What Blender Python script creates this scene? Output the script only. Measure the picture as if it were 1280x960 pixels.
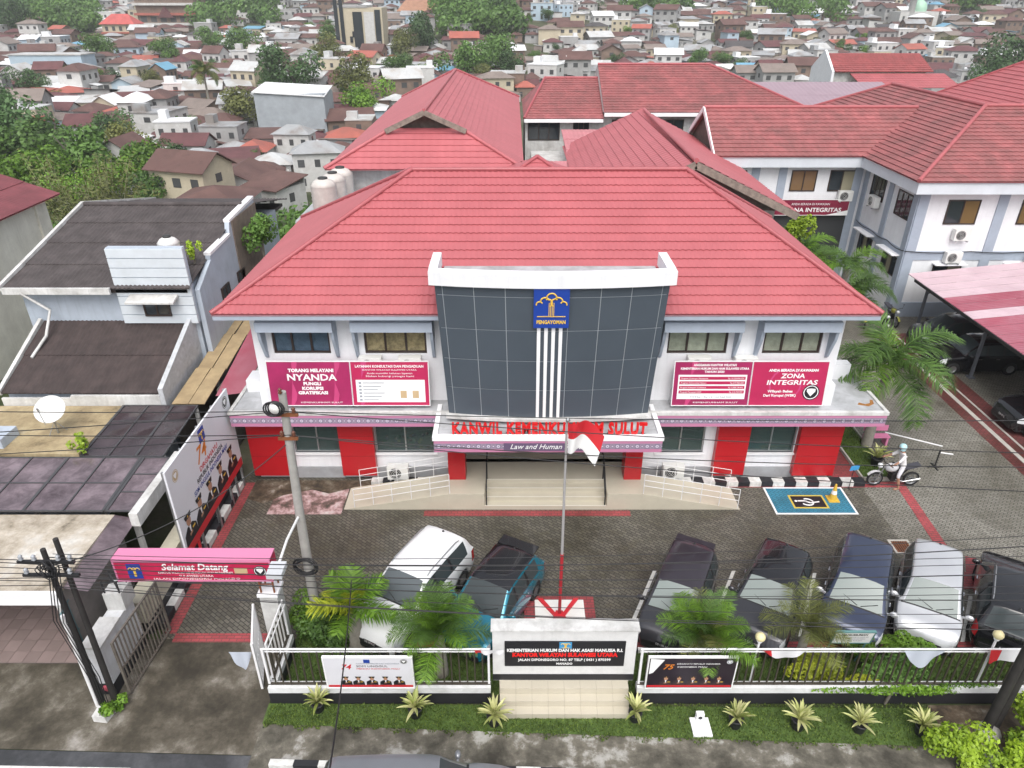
import bpy, bmesh, math, random
from mathutils import Vector, Matrix, noise
R = math.radians
PI = math.pi
random.seed(11)
sc = bpy.context.scene
for o in list(bpy.data.objects):
    bpy.data.objects.remove(o)
C = sc.collection

# ------------------------------------------------------------------ camera
CAM_H, PITCH, FOC = 16.5, R(28.7), 887.0
cam_d = bpy.data.cameras.new('camera')
cam = bpy.data.objects.new('camera', cam_d)
C.objects.link(cam)
cam.location = (0, 0, CAM_H)
cam.rotation_euler = (R(90) - PITCH, 0, 0)
cam_d.sensor_width = 36
cam_d.lens = FOC / 1280 * 36
cam_d.clip_end = 4000
cam_d.clip_start = 0.3
sc.camera = cam
sc.render.resolution_x, sc.render.resolution_y = 1024, 768

# ------------------------------------------------------------------ light
SUN_EL, SUN_AZ = 56, 178          # azimuth clockwise from +Y, where the light comes from
w = bpy.data.worlds.new('World')
sc.world = w
w.use_nodes = True
nt = w.node_tree
nt.nodes.clear()
sky = nt.nodes.new('ShaderNodeTexSky')
sky.sky_type = 'NISHITA'
sky.sun_disc = False
sky.sun_elevation = R(SUN_EL)
sky.sun_rotation = R(SUN_AZ)
sky.air_density, sky.dust_density, sky.ozone_density = 1.0, 4.0, 1.0
hs = nt.nodes.new('ShaderNodeHueSaturation')
hs.inputs['Saturation'].default_value = 0.32
bg = nt.nodes.new('ShaderNodeBackground')
bg.inputs['Strength'].default_value = 0.15
wo = nt.nodes.new('ShaderNodeOutputWorld')
nt.links.new(sky.outputs[0], hs.inputs['Color'])
nt.links.new(hs.outputs[0], bg.inputs[0])
nt.links.new(bg.outputs[0], wo.inputs[0])
sun_d = bpy.data.lights.new('sun', 'SUN')
sun_d.energy = 1.05
sun_d.angle = R(45)
sun_d.color = (1.0, 0.965, 0.91)
sun = bpy.data.objects.new('sun', sun_d)
C.objects.link(sun)
sun.location = (-30, -30, 60)
_d = Vector((math.sin(R(SUN_AZ)) * math.cos(R(SUN_EL)), math.cos(R(SUN_AZ)) * math.cos(R(SUN_EL)), math.sin(R(SUN_EL))))
sun.rotation_euler = _d.to_track_quat('Z', 'Y').to_euler()
vs = sc.view_settings
vs.view_transform = 'Standard'
vs.look = 'None'
vs.exposure = 0.68
vs.gamma = 1.0
vs.use_curve_mapping = False
sc.cycles.max_bounces = 6
sc.cycles.transparent_max_bounces = 6
sc.cycles.volume_bounces = 0

# ------------------------------------------------------------------ where a pixel of the photo meets a plane of the place
_c, _s = math.cos(PITCH), math.sin(PITCH)
def ray(x, y):
    u, v = (x - 640) / FOC, (y - 480) / FOC
    return u, _c - v * _s, -_s - v * _c
def G(x, y, z=0.0):
    a, b, d = ray(x, y)
    t = (z - CAM_H) / d
    return Vector((a * t, b * t, z))
def AY(x, y, Yv):
    a, b, d = ray(x, y)
    t = Yv / b
    return Vector((a * t, Yv, CAM_H + d * t))
def proj(X, Yv, Z):
    z = Z - CAM_H
    de = Yv * _c - z * _s
    return 640 + FOC * X / de, 480 - FOC * (Yv * _s + z * _c) / de

# ------------------------------------------------------------------ materials
MATS = {}
def _base(name):
    m = bpy.data.materials.new(name)
    m.use_nodes = True
    n = m.node_tree
    b = n.nodes['Principled BSDF']
    return m, n, b
def N(n, t, **kw):
    x = n.nodes.new('ShaderNode' + t)
    for k, v in kw.items():
        setattr(x, k, v)
    return x
def rgb(c):
    return (c[0], c[1], c[2], 1)
def pos(n, scale=(1, 1, 1), rot=(0, 0, 0), obj=False):
    g = n.nodes.new('ShaderNodeTexCoord') if obj else n.nodes.new('ShaderNodeNewGeometry')
    mp = N(n, 'Mapping')
    mp.inputs['Scale'].default_value = scale
    mp.inputs['Rotation'].default_value = rot
    n.links.new(g.outputs['Object' if obj else 'Position'], mp.inputs[0])
    return mp.outputs[0]
def noise_n(n, vec, scale, detail=4, rough=.55, dist=0):
    t = N(n, 'TexNoise')
    t.inputs['Scale'].default_value = scale
    t.inputs['Detail'].default_value = detail
    t.inputs['Roughness'].default_value = rough
    t.inputs['Distortion'].default_value = dist
    n.links.new(vec, t.inputs['Vector'])
    return t.outputs['Fac']
def ramp(n, fac, stops):
    r = N(n, 'ValToRGB')
    e = r.color_ramp.elements
    while len(e) < len(stops):
        e.new(0.5)
    for i, (p, c) in enumerate(stops):
        e[i].position = p
        e[i].color = rgb(c) if not isinstance(c, float) else (c, c, c, 1)
    n.links.new(fac, r.inputs[0])
    return r.outputs[0]
def mix(n, fac, a, b, mode='MIX'):
    m = N(n, 'Mix', data_type='RGBA', blend_type=mode)
    for s, v in ((m.inputs[0], fac), (m.inputs[6], a), (m.inputs[7], b)):
        if isinstance(v, (int, float)):
            s.default_value = v
        elif isinstance(v, tuple):
            s.default_value = rgb(v)
        else:
            n.links.new(v, s)
    return m.outputs[2]
def bump(n, b, h, strength=.3, dist=.02):
    bp = N(n, 'Bump')
    bp.inputs['Strength'].default_value = strength
    bp.inputs['Distance'].default_value = dist
    n.links.new(h, bp.inputs['Height'])
    n.links.new(bp.outputs[0], b.inputs['Normal'])
def mat(name, col, rough=.7, var=.12, scale=2.0, grime=None, gamt=.45, gscale=.6, bmp=0.0, bscale=40, metal=0.0, spec=.5, coat=0.0, streak=0.0):
    if name in MATS:
        return MATS[name]
    m, n, b = _base(name)
    p = pos(n)
    dark = tuple(max(0, c * (1 - var)) for c in col)
    lite = tuple(min(1, c * (1 + var * .6)) for c in col)
    f = noise_n(n, p, scale, 5, .6)
    c = ramp(n, f, [(.3, dark), (.7, lite)])
    if grime:
        g = noise_n(n, p, gscale, 7, .68, .4)
        gm = ramp(n, g, [(.5 - .12, 0.0), (.5 + .2, 1.0)])
        mm = N(n, 'Math', operation='MULTIPLY')
        n.links.new(gm, mm.inputs[0])
        mm.inputs[1].default_value = gamt
        c = mix(n, mm.outputs[0], c, grime)
    if streak:
        q = pos(n, (7, 7, .35))
        g = noise_n(n, q, 1.0, 5, .6)
        gm = ramp(n, g, [(.5, 0.0), (.75, 1.0)])
        mm = N(n, 'Math', operation='MULTIPLY')
        n.links.new(gm, mm.inputs[0])
        mm.inputs[1].default_value = streak
        c = mix(n, mm.outputs[0], c, tuple(x * .45 for x in col))
    n.links.new(c, b.inputs['Base Color'])
    b.inputs['Roughness'].default_value = rough
    b.inputs['Metallic'].default_value = metal
    b.inputs['Specular IOR Level'].default_value = spec
    b.inputs['Coat Weight'].default_value = coat
    b.inputs['Coat Roughness'].default_value = .04
    if bmp:
        bump(n, b, noise_n(n, p, bscale, 3), bmp, .01)
    MATS[name] = m
    return m
def plain(name, col, rough=.5, metal=0, spec=.5, coat=0):
    if name in MATS:
        return MATS[name]
    m, n, b = _base(name)
    b.inputs['Base Color'].default_value = rgb(col)
    b.inputs['Roughness'].default_value = rough
    b.inputs['Metallic'].default_value = metal
    b.inputs['Specular IOR Level'].default_value = spec
    b.inputs['Coat Weight'].default_value = coat
    b.inputs['Coat Roughness'].default_value = .04
    MATS[name] = m
    return m
def leafmat(name, a, b_, rough=.55, clump=.8):
    """foliage: colour differs from leaf to leaf and clump to clump"""
    m, n, b = _base(name)
    oi = N(n, 'ObjectInfo')
    at = N(n, 'Attribute', attribute_name='leaf')
    f = noise_n(n, pos(n), clump, 3)
    mx = N(n, 'Math', operation='MULTIPLY_ADD')
    n.links.new(at.outputs['Fac'], mx.inputs[0])
    mx.inputs[1].default_value = .75
    n.links.new(f, mx.inputs[2])
    c = ramp(n, mx.outputs[0], [(.42, a), (1.0, b_)])
    hv = N(n, 'HueSaturation')
    mr = N(n, 'MapRange')
    mr.inputs[3].default_value, mr.inputs[4].default_value = .75, 1.25
    n.links.new(oi.outputs['Random'], mr.inputs[0])
    n.links.new(mr.outputs[0], hv.inputs['Value'])
    n.links.new(c, hv.inputs['Color'])
    n.links.new(hv.outputs[0], b.inputs['Base Color'])
    b.inputs['Roughness'].default_value = rough
    tr = N(n, 'BsdfTranslucent')
    n.links.new(hv.outputs[0], tr.inputs[0])
    ms = N(n, 'MixShader')
    ms.inputs[0].default_value = .25
    n.links.new(b.outputs[0], ms.inputs[1])
    n.links.new(tr.outputs[0], ms.inputs[2])
    n.links.new(ms.outputs[0], n.nodes['Material Output'].inputs[0])
    MATS[name] = m
    return m
def glassmat(name, col, see=.45, rough=.04):
    m, n, b = _base(name)
    b.inputs['Base Color'].default_value = rgb(col)
    b.inputs['Roughness'].default_value = rough
    b.inputs['Specular IOR Level'].default_value = .7
    tr = N(n, 'BsdfTransparent')
    tr.inputs[0].default_value = (.92, .96, .96, 1)
    ms = N(n, 'MixShader')
    ms.inputs[0].default_value = see
    n.links.new(b.outputs[0], ms.inputs[1])
    n.links.new(tr.outputs[0], ms.inputs[2])
    n.links.new(ms.outputs[0], n.nodes['Material Output'].inputs[0])
    MATS[name] = m
    return m
def paving(name, cols, mortar, bw, bh, rotz, moss=.5, offset=.5, wet=.35, msize=.012):
    m, n, b = _base(name)
    p = pos(n, (1, 1, 1), (0, 0, rotz))
    br = N(n, 'TexBrick')
    br.offset = offset
    br.inputs['Color1'].default_value = rgb(cols[0])
    br.inputs['Color2'].default_value = rgb(cols[1])
    br.inputs['Mortar'].default_value = rgb(mortar)
    br.inputs['Scale'].default_value = 1
    br.inputs['Mortar Size'].default_value = msize
    br.inputs['Mortar Smooth'].default_value = .2
    br.inputs['Bias'].default_value = 0
    br.inputs['Brick Width'].default_value = bw
    br.inputs['Row Height'].default_value = bh
    n.links.new(p, br.inputs['Vector'])
    w_ = pos(n)
    big = noise_n(n, w_, .22, 7, .66, .5)
    st = ramp(n, big, [(.36, 0.0), (.62, 1.0)])
    c = mix(n, st, mix(n, 1.0, br.outputs['Color'], (.50, .48, .42), 'MULTIPLY'), br.outputs['Color'])
    fine = noise_n(n, w_, 2.3, 6, .7)
    ms = ramp(n, fine, [(.52, 0.0), (.72, moss)])
    c = mix(n, ms, c, (.075, .068, .040))
    n.links.new(c, b.inputs['Base Color'])
    rr = ramp(n, big, [(.35, wet), (.65, .8)])
    n.links.new(rr, b.inputs['Roughness'])
    bump(n, b, br.outputs['Fac'], -.35, .01)
    MATS[name] = m
    return m
def stained(name, stops, scale=.5, rough=.8, bmp=.25, dist=.12):
    m, n, b = _base(name)
    p = pos(n)
    f = noise_n(n, p, scale, 9, .68, dist)
    c = ramp(n, f, stops)
    f2 = noise_n(n, p, 9, 5, .7)
    c = mix(n, .35, c, ramp(n, f2, [(.3, .25), (.7, 1.0)]), 'MULTIPLY')
    n.links.new(c, b.inputs['Base Color'])
    b.inputs['Roughness'].default_value = rough
    bump(n, b, f2, bmp, .02)
    MATS[name] = m
    return m

# ------------------------------------------------------------------ mesh building
class MB:
    def __init__(s):
        s.v, s.f, s.m, s.sm = [], [], [], []
        s.T = Matrix.Identity(4)
        s.leaf = None
    def add(s, vs_, fs, mi=0, smooth=False):
        k = len(s.v)
        s.v += [s.T @ Vector(p) for p in vs_]
        s.f += [tuple(i + k for i in f) for f in fs]
        s.m += [mi] * len(fs)
        s.sm += [smooth] * len(fs)
        return s
    def box(s, x0, x1, y0, y1, z0, z1, mi=0):
        vs_ = [(x0, y0, z0), (x1, y0, z0), (x1, y1, z0), (x0, y1, z0), (x0, y0, z1), (x1, y0, z1), (x1, y1, z1), (x0, y1, z1)]
        return s.add(vs_, [(0, 3, 2, 1), (4, 5, 6, 7), (0, 1, 5, 4), (1, 2, 6, 5), (2, 3, 7, 6), (3, 0, 4, 7)], mi)
    def bar(s, a, b, w_, h=None, mi=0):
        """a square bar from a to b"""
        h = h or w_
        a, b = Vector(a), Vector(b)
        d = (b - a).normalized()
        up = Vector((0, 0, 1)) if abs(d.z) < .95 else Vector((0, 1, 0))
        x = d.cross(up).normalized() * w_ / 2
        y = x.cross(d).normalized() * h / 2
        vs_ = [a - x - y, a + x - y, a + x + y, a - x + y, b - x - y, b + x - y, b + x + y, b - x + y]
        return s.add(vs_, [(0, 1, 2, 3), (7, 6, 5, 4), (0, 4, 5, 1), (1, 5, 6, 2), (2, 6, 7, 3), (3, 7, 4, 0)], mi)
    def tube(s, pts, r, n=8, mi=0, cap=True):
        pts = [Vector(p) for p in pts]
        rs = r if isinstance(r, (list, tuple)) else [r] * len(pts)
        vs_, fs = [], []
        prev = None
        for i, p in enumerate(pts):
            d = (pts[min(i + 1, len(pts) - 1)] - pts[max(i - 1, 0)])
            if d.length < 1e-9:
                d = Vector((0, 0, 1))
            d.normalize()
            if prev is None:
                up = Vector((0, 0, 1)) if abs(d.z) < .9 else Vector((1, 0, 0))
                x = d.cross(up).normalized()
            else:
                x = (prev - d * prev.dot(d)).normalized()
            prev = x
            y = d.cross(x)
            for k in range(n):
                a = 2 * PI * k / n
                vs_.append(p + (x * math.cos(a) + y * math.sin(a)) * rs[i])
        for i in range(len(pts) - 1):
            for k in range(n):
                k2 = (k + 1) % n
                fs.append((i * n + k, i * n + k2, (i + 1) * n + k2, (i + 1) * n + k))
        s.add(vs_, fs, mi, True)
        if cap:
            L = (len(pts) - 1) * n
            s.add([vs_[k] for k in range(n)], [tuple(range(n - 1, -1, -1))], mi)
            s.add([vs_[L + k] for k in range(n)], [tuple(range(n))], mi)
        return s
    def lathe(s, prof, n=16, c=(0, 0, 0), mi=0):
        c = Vector(c)
        vs_, fs = [], []
        for r, z in prof:
            for k in range(n):
                a = 2 * PI * k / n
                vs_.append(c + Vector((r * math.cos(a), r * math.sin(a), z)))
        for i in range(len(prof) - 1):
            for k in range(n):
                k2 = (k + 1) % n
                fs.append((i * n + k, i * n + k2, (i + 1) * n + k2, (i + 1) * n + k))
        return s.add(vs_, fs, mi, True)
    def quad(s, a, b, c, d, mi=0):
        return s.add([a, b, c, d], [(0, 1, 2, 3)], mi)
    def poly(s, pts, mi=0):
        return s.add(pts, [tuple(range(len(pts)))], mi)
    def prism(s, pts, ext, mi=0):
        """polygon pts pushed along ext"""
        n = len(pts)
        e = Vector(ext)
        vs_ = [Vector(p) for p in pts] + [Vector(p) + e for p in pts]
        fs = [tuple(range(n)), tuple(range(2 * n - 1, n - 1, -1))]
        fs += [(i, i + n, (i + 1) % n + n, (i + 1) % n) for i in range(n)]
        return s.add(vs_, fs, mi)
    def mesh(s, name, mats):
        me = bpy.data.meshes.new(name)
        me.from_pydata([tuple(p) for p in s.v], [], s.f)
        for m in (mats if isinstance(mats, (list, tuple)) else [mats]):
            me.materials.append(m)
        me.polygons.foreach_set('material_index', s.m)
        me.polygons.foreach_set('use_smooth', s.sm)
        if s.leaf is not None:
            a = me.attributes.new('leaf', 'FLOAT', 'FACE')
            a.data.foreach_set('value', s.leaf)
        me.update()
        return me
    def build(s, name, mats, parent=None, loc=None, fix=True):
        me = s.mesh(name, mats)
        if fix and len(s.f) < 60000:
            bm = bmesh.new()
            bm.from_mesh(me)
            bmesh.ops.recalc_face_normals(bm, faces=bm.faces)
            bm.to_mesh(me)
            bm.free()
        return link(name, me, parent, loc)
def link(name, me, parent=None, loc=None, rot=None):
    o = bpy.data.objects.new(name, me)
    C.objects.link(o)
    o.parent = parent
    if loc is not None:
        o.location = loc
    if rot is not None:
        o.rotation_euler = rot
    return o
def tag(o, label, cat, group=None, kind=None):
    if label: o['label'] = label
    if cat: o['category'] = cat
    if group: o['group'] = group
    if kind: o['kind'] = kind
    return o
def thing(name, label, cat, loc=(0, 0, 0), rz=0, group=None, kind=None):
    o = bpy.data.objects.new(name, None)
    C.objects.link(o)
    o.empty_display_size = .3
    o.location = loc
    o.rotation_euler = (0, 0, rz)
    return tag(o, label, cat, group, kind)
def struct(name, mb, m, label=None):
    o = mb.build(name, m)
    o['kind'] = 'structure'
    if label: o['label'] = label
    return o
def stuff(o):
    o['kind'] = 'stuff'
    return o
KIDS = {}
def children(o):
    return [c for c in bpy.data.objects if c.parent == o]
def tree_of(o):
    return (o, [tree_of(c) for c in children(o)])
def copy_tree(t, parent=None):
    o, ch = t
    c = o.copy()
    C.objects.link(c)
    c.parent = parent
    for k in ch:
        copy_tree(k, c)
    return c
def text(s, size, m, parent, loc, rot=(PI / 2, 0, 0), align='CENTER', ext=.006, bold=0.0, shear=0.0, name='lettering', width=None, sp=1.0):
    cu = bpy.data.curves.new('lettering', 'FONT')
    cu.body = s
    cu.size = size
    cu.align_x = align
    cu.extrude = ext
    cu.offset = bold
    cu.shear = shear
    cu.resolution_u = 2
    cu.space_character = sp
    o = bpy.data.objects.new('lettering', cu)
    C.objects.link(o)
    dg = bpy.context.evaluated_depsgraph_get()
    me = bpy.data.meshes.new_from_object(o.evaluated_get(dg))
    bpy.data.objects.remove(o)
    me.materials.clear()
    me.materials.append(m)
    if width and me.vertices:
        xs = [v.co.x for v in me.vertices]
        k = width / max(1e-6, max(xs) - min(xs))
        for v in me.vertices:
            v.co.x *= k
    return link(name, me, parent, loc, rot)
def slope(p, course, wave, amp, step, name, m, parent, joined=True, seg=4, thick=None, start=0.0):
    """roof covering laid course by course over a planar slope p (eave left, eave right, then round); wavy sheets, each proud of the one above"""
    p = [Vector(q) for q in p]
    U = (p[1] - p[0]).normalized()
    W = p[2] - p[0]
    V = (W - U * W.dot(U)).normalized()
    Nn = U.cross(V).normalized()
    if Nn.z < 0:
        Nn = -Nn
    q2 = [((q - p[0]).dot(U), (q - p[0]).dot(V)) for q in p]
    vmax = max(q[1] for q in q2)
    def span(v):
        v = min(max(v, 1e-4), vmax - 1e-4)
        xs = []
        for i in range(len(q2)):
            (a, b), (c, d) = q2[i], q2[(i + 1) % len(q2)]
            if abs(b - d) > 1e-7 and min(b, d) <= v <= max(b, d):
                xs.append(a + (c - a) * (v - b) / (d - b))
        return (min(xs), max(xs)) if xs else (0, 0)
    nc = max(1, int(round(vmax / course)))
    cs = vmax / nc
    allmb = MB()
    out = []
    for k in range(nc):
        mb = allmb if joined else MB()
        v0, v1 = k * cs, (k + 1) * cs
        l0, h0 = span(v0)
        l1, h1 = span(v1)
        lo, hi = min(l0, l1), max(h0, h1)
        d = wave / seg
        i0, i1 = math.floor(lo / d), math.ceil(hi / d)
        us = [i * d for i in range(i0, i1 + 1)]
        A, B, D = [], [], []
        for u in us:
            wv = amp * math.cos(2 * PI * u / wave)
            ua, ub = min(max(u, l0), h0), min(max(u, l1), h1)
            A.append(p[0] + U * ua + V * v0 + Nn * (step + wv))
            B.append(p[0] + U * ub + V * (v1 + .01) + Nn * (wv * .9))
            D.append(p[0] + U * ua + V * v0 + Nn * (-.02))
        n = len(us)
        mb.add(A + B, [(i, i + 1, n + i + 1, n + i) for i in range(n - 1)], 0, True)
        mb.add(D + A, [(i, i + 1, n + i + 1, n + i) for i in range(n - 1)], 0, False)
        if not joined:
            out.append(mb.build(name, m, parent, fix=False))
    if joined:
        o = allmb.build(name, m, parent, fix=False)
        return o
    return out
def cells(mb, x0, x1, z0, z1, y0, y1, holes, mi=0):
    """a wall slab in the X-Z plane with rectangular openings (xa, xb, za, zb)"""
    xs = sorted({x0, x1, *[h[0] for h in holes], *[h[1] for h in holes]})
    zs = sorted({z0, z1, *[h[2] for h in holes], *[h[3] for h in holes]})
    for i in range(len(xs) - 1):
        for j in range(len(zs) - 1):
            cx, cz = (xs[i] + xs[i + 1]) / 2, (zs[j] + zs[j + 1]) / 2
            if any(h[0] < cx < h[1] and h[2] < cz < h[3] for h in holes):
                continue
            mb.box(xs[i], xs[i + 1], y0, y1, zs[j], zs[j + 1], mi)
    return mb
# ------------------------------------------------------------------ palette
ROOF = mat('red_roof_metal', (.42, .112, .126), .5, .10, .8, (.36, .09, .10), .4, .5)
ROOF_OLD = mat('weathered_red_roof', (.34, .110, .112), .6, .25, 1.6, (.15, .072, .068), .8, .6)
ROOF_MID = mat('faded_red_roof', (.41, .110, .120), .5, .14, .9, (.30, .08, .085), .5, .5)
RIDGE = mat('red_ridge_metal', (.36, .088, .10), .4, .1)
WHITE = mat('white_wall_paint', (.78, .79, .82), .75, .05, 1.5, (.50, .50, .50), .22, .8, streak=.12)
WHITE_CLEAN = mat('white_trim_paint', (.82, .82, .84), .6, .04)
WHITE_DIRTY = mat('dirty_white_paint', (.66, .66, .65), .8, .1, 2, (.22, .21, .19), .6, 1.2, streak=.35)
GREYBLUE = mat('grey_blue_paint', (.36, .41, .49), .7, .08, 2, (.22, .25, .29), .3, 1.0)
DARKPANEL = mat('charcoal_cladding', (.062, .078, .098), .42, .08, .7)
JOINT = plain('pale_joint_sealant', (.40, .43, .46), .7)
REDPAINT = mat('glossy_red_cladding', (.43, .010, .016), .28, .06, .7)
DARKFRAME = plain('dark_brown_frame', (.035, .022, .018), .5)
GLASS = glassmat('teal_window_glass', (.055, .095, .09), .42)
GLASSCLEAR = glassmat('clear_window_glass', (.04, .05, .055), .90)
GLASSDARK = plain('dark_window_glass', (.025, .032, .038), .06, 0, .7)
CURTAIN = mat('cream_curtain', (.62, .57, .44), .9, .25, 4)
CURTAINBLUE = mat('blue_tinted_blind', (.13, .18, .26), .3, .3, 4)
CURTAINAMBER = mat('amber_curtain', (.55, .38, .20), .8, .5, 5)
BEIGE = mat('cream_floor_tile', (.52, .48, .39), .35, .07, 1.2, (.40, .36, .28), .3, 1.0)
METAL = plain('galvanised_metal', (.42, .43, .44), .35, .8)
STEELWHITE = plain('white_painted_steel', (.75, .75, .76), .4)
BLACKMETAL = plain('black_metal', (.015, .015, .017), .5)
BLACKPAINT = mat('black_wall_paint', (.018, .018, .022), .6, .2)
ACWHITE = plain('appliance_white', (.70, .70, .68), .45)
ACDARK = plain('fan_grille_black', (.03, .03, .032), .5)
RUST = mat('rusty_metal', (.20, .07, .025), .8, .4, 6)
RED = plain('red_print', (.55, .02, .03), .5)
CRIMSON = mat('crimson_print', (.46, .018, .09), .45, .12, .7)
MAGENTA = mat('magenta_print', (.34, .018, .10), .45, .25, .8)
PINK = plain('pink_print', (.66, .22, .38), .5)
PINKFRIEZE = plain('pink_frieze_print', (.50, .20, .33), .5)
GREYFRIEZE = plain('grey_frieze_print', (.22, .19, .27), .5)
PRINTWHITE = plain('white_print', (.80, .80, .80), .5)
PRINTBLACK = plain('black_print', (.012, .012, .016), .5)
BLUE = plain('royal_blue_print', (.008, .045, .30), .45)
CYAN = plain('light_blue_print', (.05, .28, .55), .5)
YELLOW = plain('golden_yellow_print', (.72, .46, .06), .5)
SKIN = plain('printed_skin_tone', (.42, .22, .14), .7)
SLABGREY = mat('wet_ledge_concrete', (.46, .47, .49), .4, .12, 1.3, (.17, .17, .17), .6, 1.4)
CONC = stained('mossy_concrete', [(.36, (.045, .040, .030)), (.46, (.10, .092, .072)), (.53, (.17, .155, .125)), (.58, (.36, .35, .32)), (.68, (.45, .44, .42))], .8)
CONC_BROWN = stained('stained_brown_concrete', [(.36, (.032, .027, .018)), (.46, (.062, .053, .037)), (.54, (.11, .096, .072)), (.60, (.19, .172, .142)), (.68, (.33, .31, .28))], .6)
CONC_SLAB = stained('weathered_slab_concrete', [(.33, (.08, .065, .045)), (.42, (.36, .31, .24)), (.56, (.54, .48, .40)), (.7, (.66, .64, .60))], .9)
ASPHALT = stained('damp_asphalt', [(.38, (.040, .042, .046)), (.5, (.070, .073, .080)), (.62, (.11, .112, .12))], .5, .55)
PAVE = paving('herringbone_paver', ((.175, .162, .136), (.100, .094, .078)), (.026, .024, .019), .22, .11, R(38), .7)
PAVE2 = paving('light_paver', ((.270, .258, .225), (.185, .175, .150)), (.045, .042, .034), .22, .11, R(38), .4)
BRICKRED = paving('red_brick_paver', ((.42, .075, .085), (.33, .055, .065)), (.16, .055, .055), .22, .11, 0, .22, .5, .5)
BRICKPINK = stained('worn_pink_paving', [(.38, (.07, .055, .04)), (.47, (.22, .13, .12)), (.55, (.50, .33, .33)), (.66, (.62, .58, .56))], 1.6)
MATBLUE = paving('blue_painted_paver', ((.045, .24, .36), (.035, .20, .31)), (.02, .11, .17), .22, .11, R(45), .12)
GRASS = stained('lawn_soil', [(.3, (.035, .055, .012)), (.5, (.065, .115, .02)), (.7, (.10, .16, .035))], 2.2, .9)
SOIL = stained('brown_soil', [(.38, (.035, .025, .016)), (.5, (.085, .06, .038)), (.6, (.16, .13, .095)), (.66, (.30, .27, .23))], 1.7, .9)
LEAF = leafmat('leaf_green', (.022, .060, .010), (.11, .21, .04))
LEAF_DARK = leafmat('leaf_deep_green', (.020, .050, .014), (.075, .15, .045))
LEAF_BRIGHT = leafmat('leaf_bright_green', (.035, .095, .008), (.16, .30, .025))
LEAF_YELLOW = leafmat('leaf_yellow_green', (.10, .15, .010), (.38, .42, .03))
LEAF_OLIVE = leafmat('leaf_olive', (.045, .060, .014), (.19, .21, .055))
LEAF_LIME = leafmat('leaf_lime', (.09, .17, .01), (.32, .46, .03))
AGAVE = leafmat('variegated_leaf', (.26, .32, .07), (.62, .62, .30))
GRASSBLADE = leafmat('grass_blade', (.030, .060, .010), (.13, .19, .035), .7, 1.6)
BARK = mat('grey_bark', (.15, .135, .11), .9, .3, 5)
BARKPALE = mat('pale_palm_bark', (.30, .28, .24), .9, .25, 6)

# ------------------------------------------------------------------ the ground
def sm(a, b, x):
    t = min(1, max(0, (x - a) / (b - a)))
    return t * t * (3 - 2 * t)
VAL = [(-100, -2), (40, -5), (70, -8.5), (110, -12), (160, -12.5), (240, -9.5), (320, -3.5), (400, 5), (480, 15), (560, 25), (700, 40), (1000, 60), (1500, 70)]
def terrain(x, y):
    for (a, b), (c, d) in zip(VAL, VAL[1:]):
        if a <= y <= c:
            t = (y - a) / (c - a)
            v = b + (d - b) * t
            break
    else:
        v = VAL[0][1] if y < -100 else 70
    far = sm(150, 300, y)
    v += far * 9 * math.exp(-((x - 5) / 60) ** 2 - ((y - 380) / 60) ** 2)
    v += far * (2.5 * noise.noise((x * .012, y * .012, 3)) + 4 * noise.noise((x * .004, y * .004, 7)))
    v -= 3.0 * sm(-40, -140, x) * sm(220, 420, y)
    pl = max((1 - sm(30, 58, y)) * sm(-46, -24, x), (1 - sm(72, 92, y)) * sm(-30, -13, x) * (1 - sm(70, 100, x)), 1 - sm(10, 30, y))
    return v * (1 - pl) + (-.06) * pl
def axis(vals):
    out = []
    for a, b, n in vals:
        out += [a + (b - a) * i / n for i in range(n)]
    return out + [vals[-1][1]]
gx = axis([(-1100, -300, 16), (-300, -60, 40), (-60, 60, 48), (60, 340, 44), (340, 1100, 16)])
gy = axis([(-60, 10, 6), (10, 100, 48), (100, 560, 110), (560, 1500, 24)])
mb = MB()
mb.add([(x, y, terrain(x, y)) for y in gy for x in gx], [(j * len(gx) + i, j * len(gx) + i + 1, (j + 1) * len(gx) + i + 1, (j + 1) * len(gx) + i) for j in range(len(gy) - 1) for i in range(len(gx) - 1)], 0, True)
HILL = stained('valley_ground', [(.3, (.03, .045, .015)), (.45, (.055, .075, .025)), (.58, (.11, .10, .07)), (.7, (.20, .185, .16)), (.85, (.28, .27, .25))], .12, .95)
ground = struct('ground', mb, HILL)

def sheet(name, pts, z, m):
    b = MB()
    b.poly([(x, y, z) for x, y in pts])
    return struct(name, b, m)
sheet('yard_paving', [(-10.3, 14.62), (-4.2, 14.62), (-4.2, 14.2), (13.4, 14.2), (13.4, 22.9), (-10.3, 22.9)], 0.0, PAVE)
sheet('drive_paving', [(13.4, 12.6), (34, 12.6), (34, 40), (13.4, 40)], 0.004, PAVE2)
sheet('driveway_apron', [(-10.3, 11.1), (-6.45, 11.0), (-6.45, 14.62), (-10.3, 14.62)], 0.0, CONC_BROWN)
sheet('neighbour_forecourt', [(-34, 11.75), (-10.3, 11.1), (-10.3, 14.6), (-34, 15)], 0.002, CONC_BROWN)
sheet('pavement', [(-6.45, 10.62), (18, 10.3), (18, 12.0), (-6.45, 12.0)], 0.0, CONC)
sheet('road', [(-60, 2), (60, 2), (60, 9.9), (-5.9, 10.62), (-6.45, 11.0), (-10.3, 11.1), (-60, 12.4)], -0.02, ASPHALT)
b = MB()
b.poly([(-40, 11.25, -.014), (-40, 11.12, -.014), (-9.3, 10.55, -.014), (-9.3, 10.68, -.014)])
struct('road_edge_line', b, mat('worn_road_paint', (.62, .62, .60), .7, .25, 3))
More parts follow.
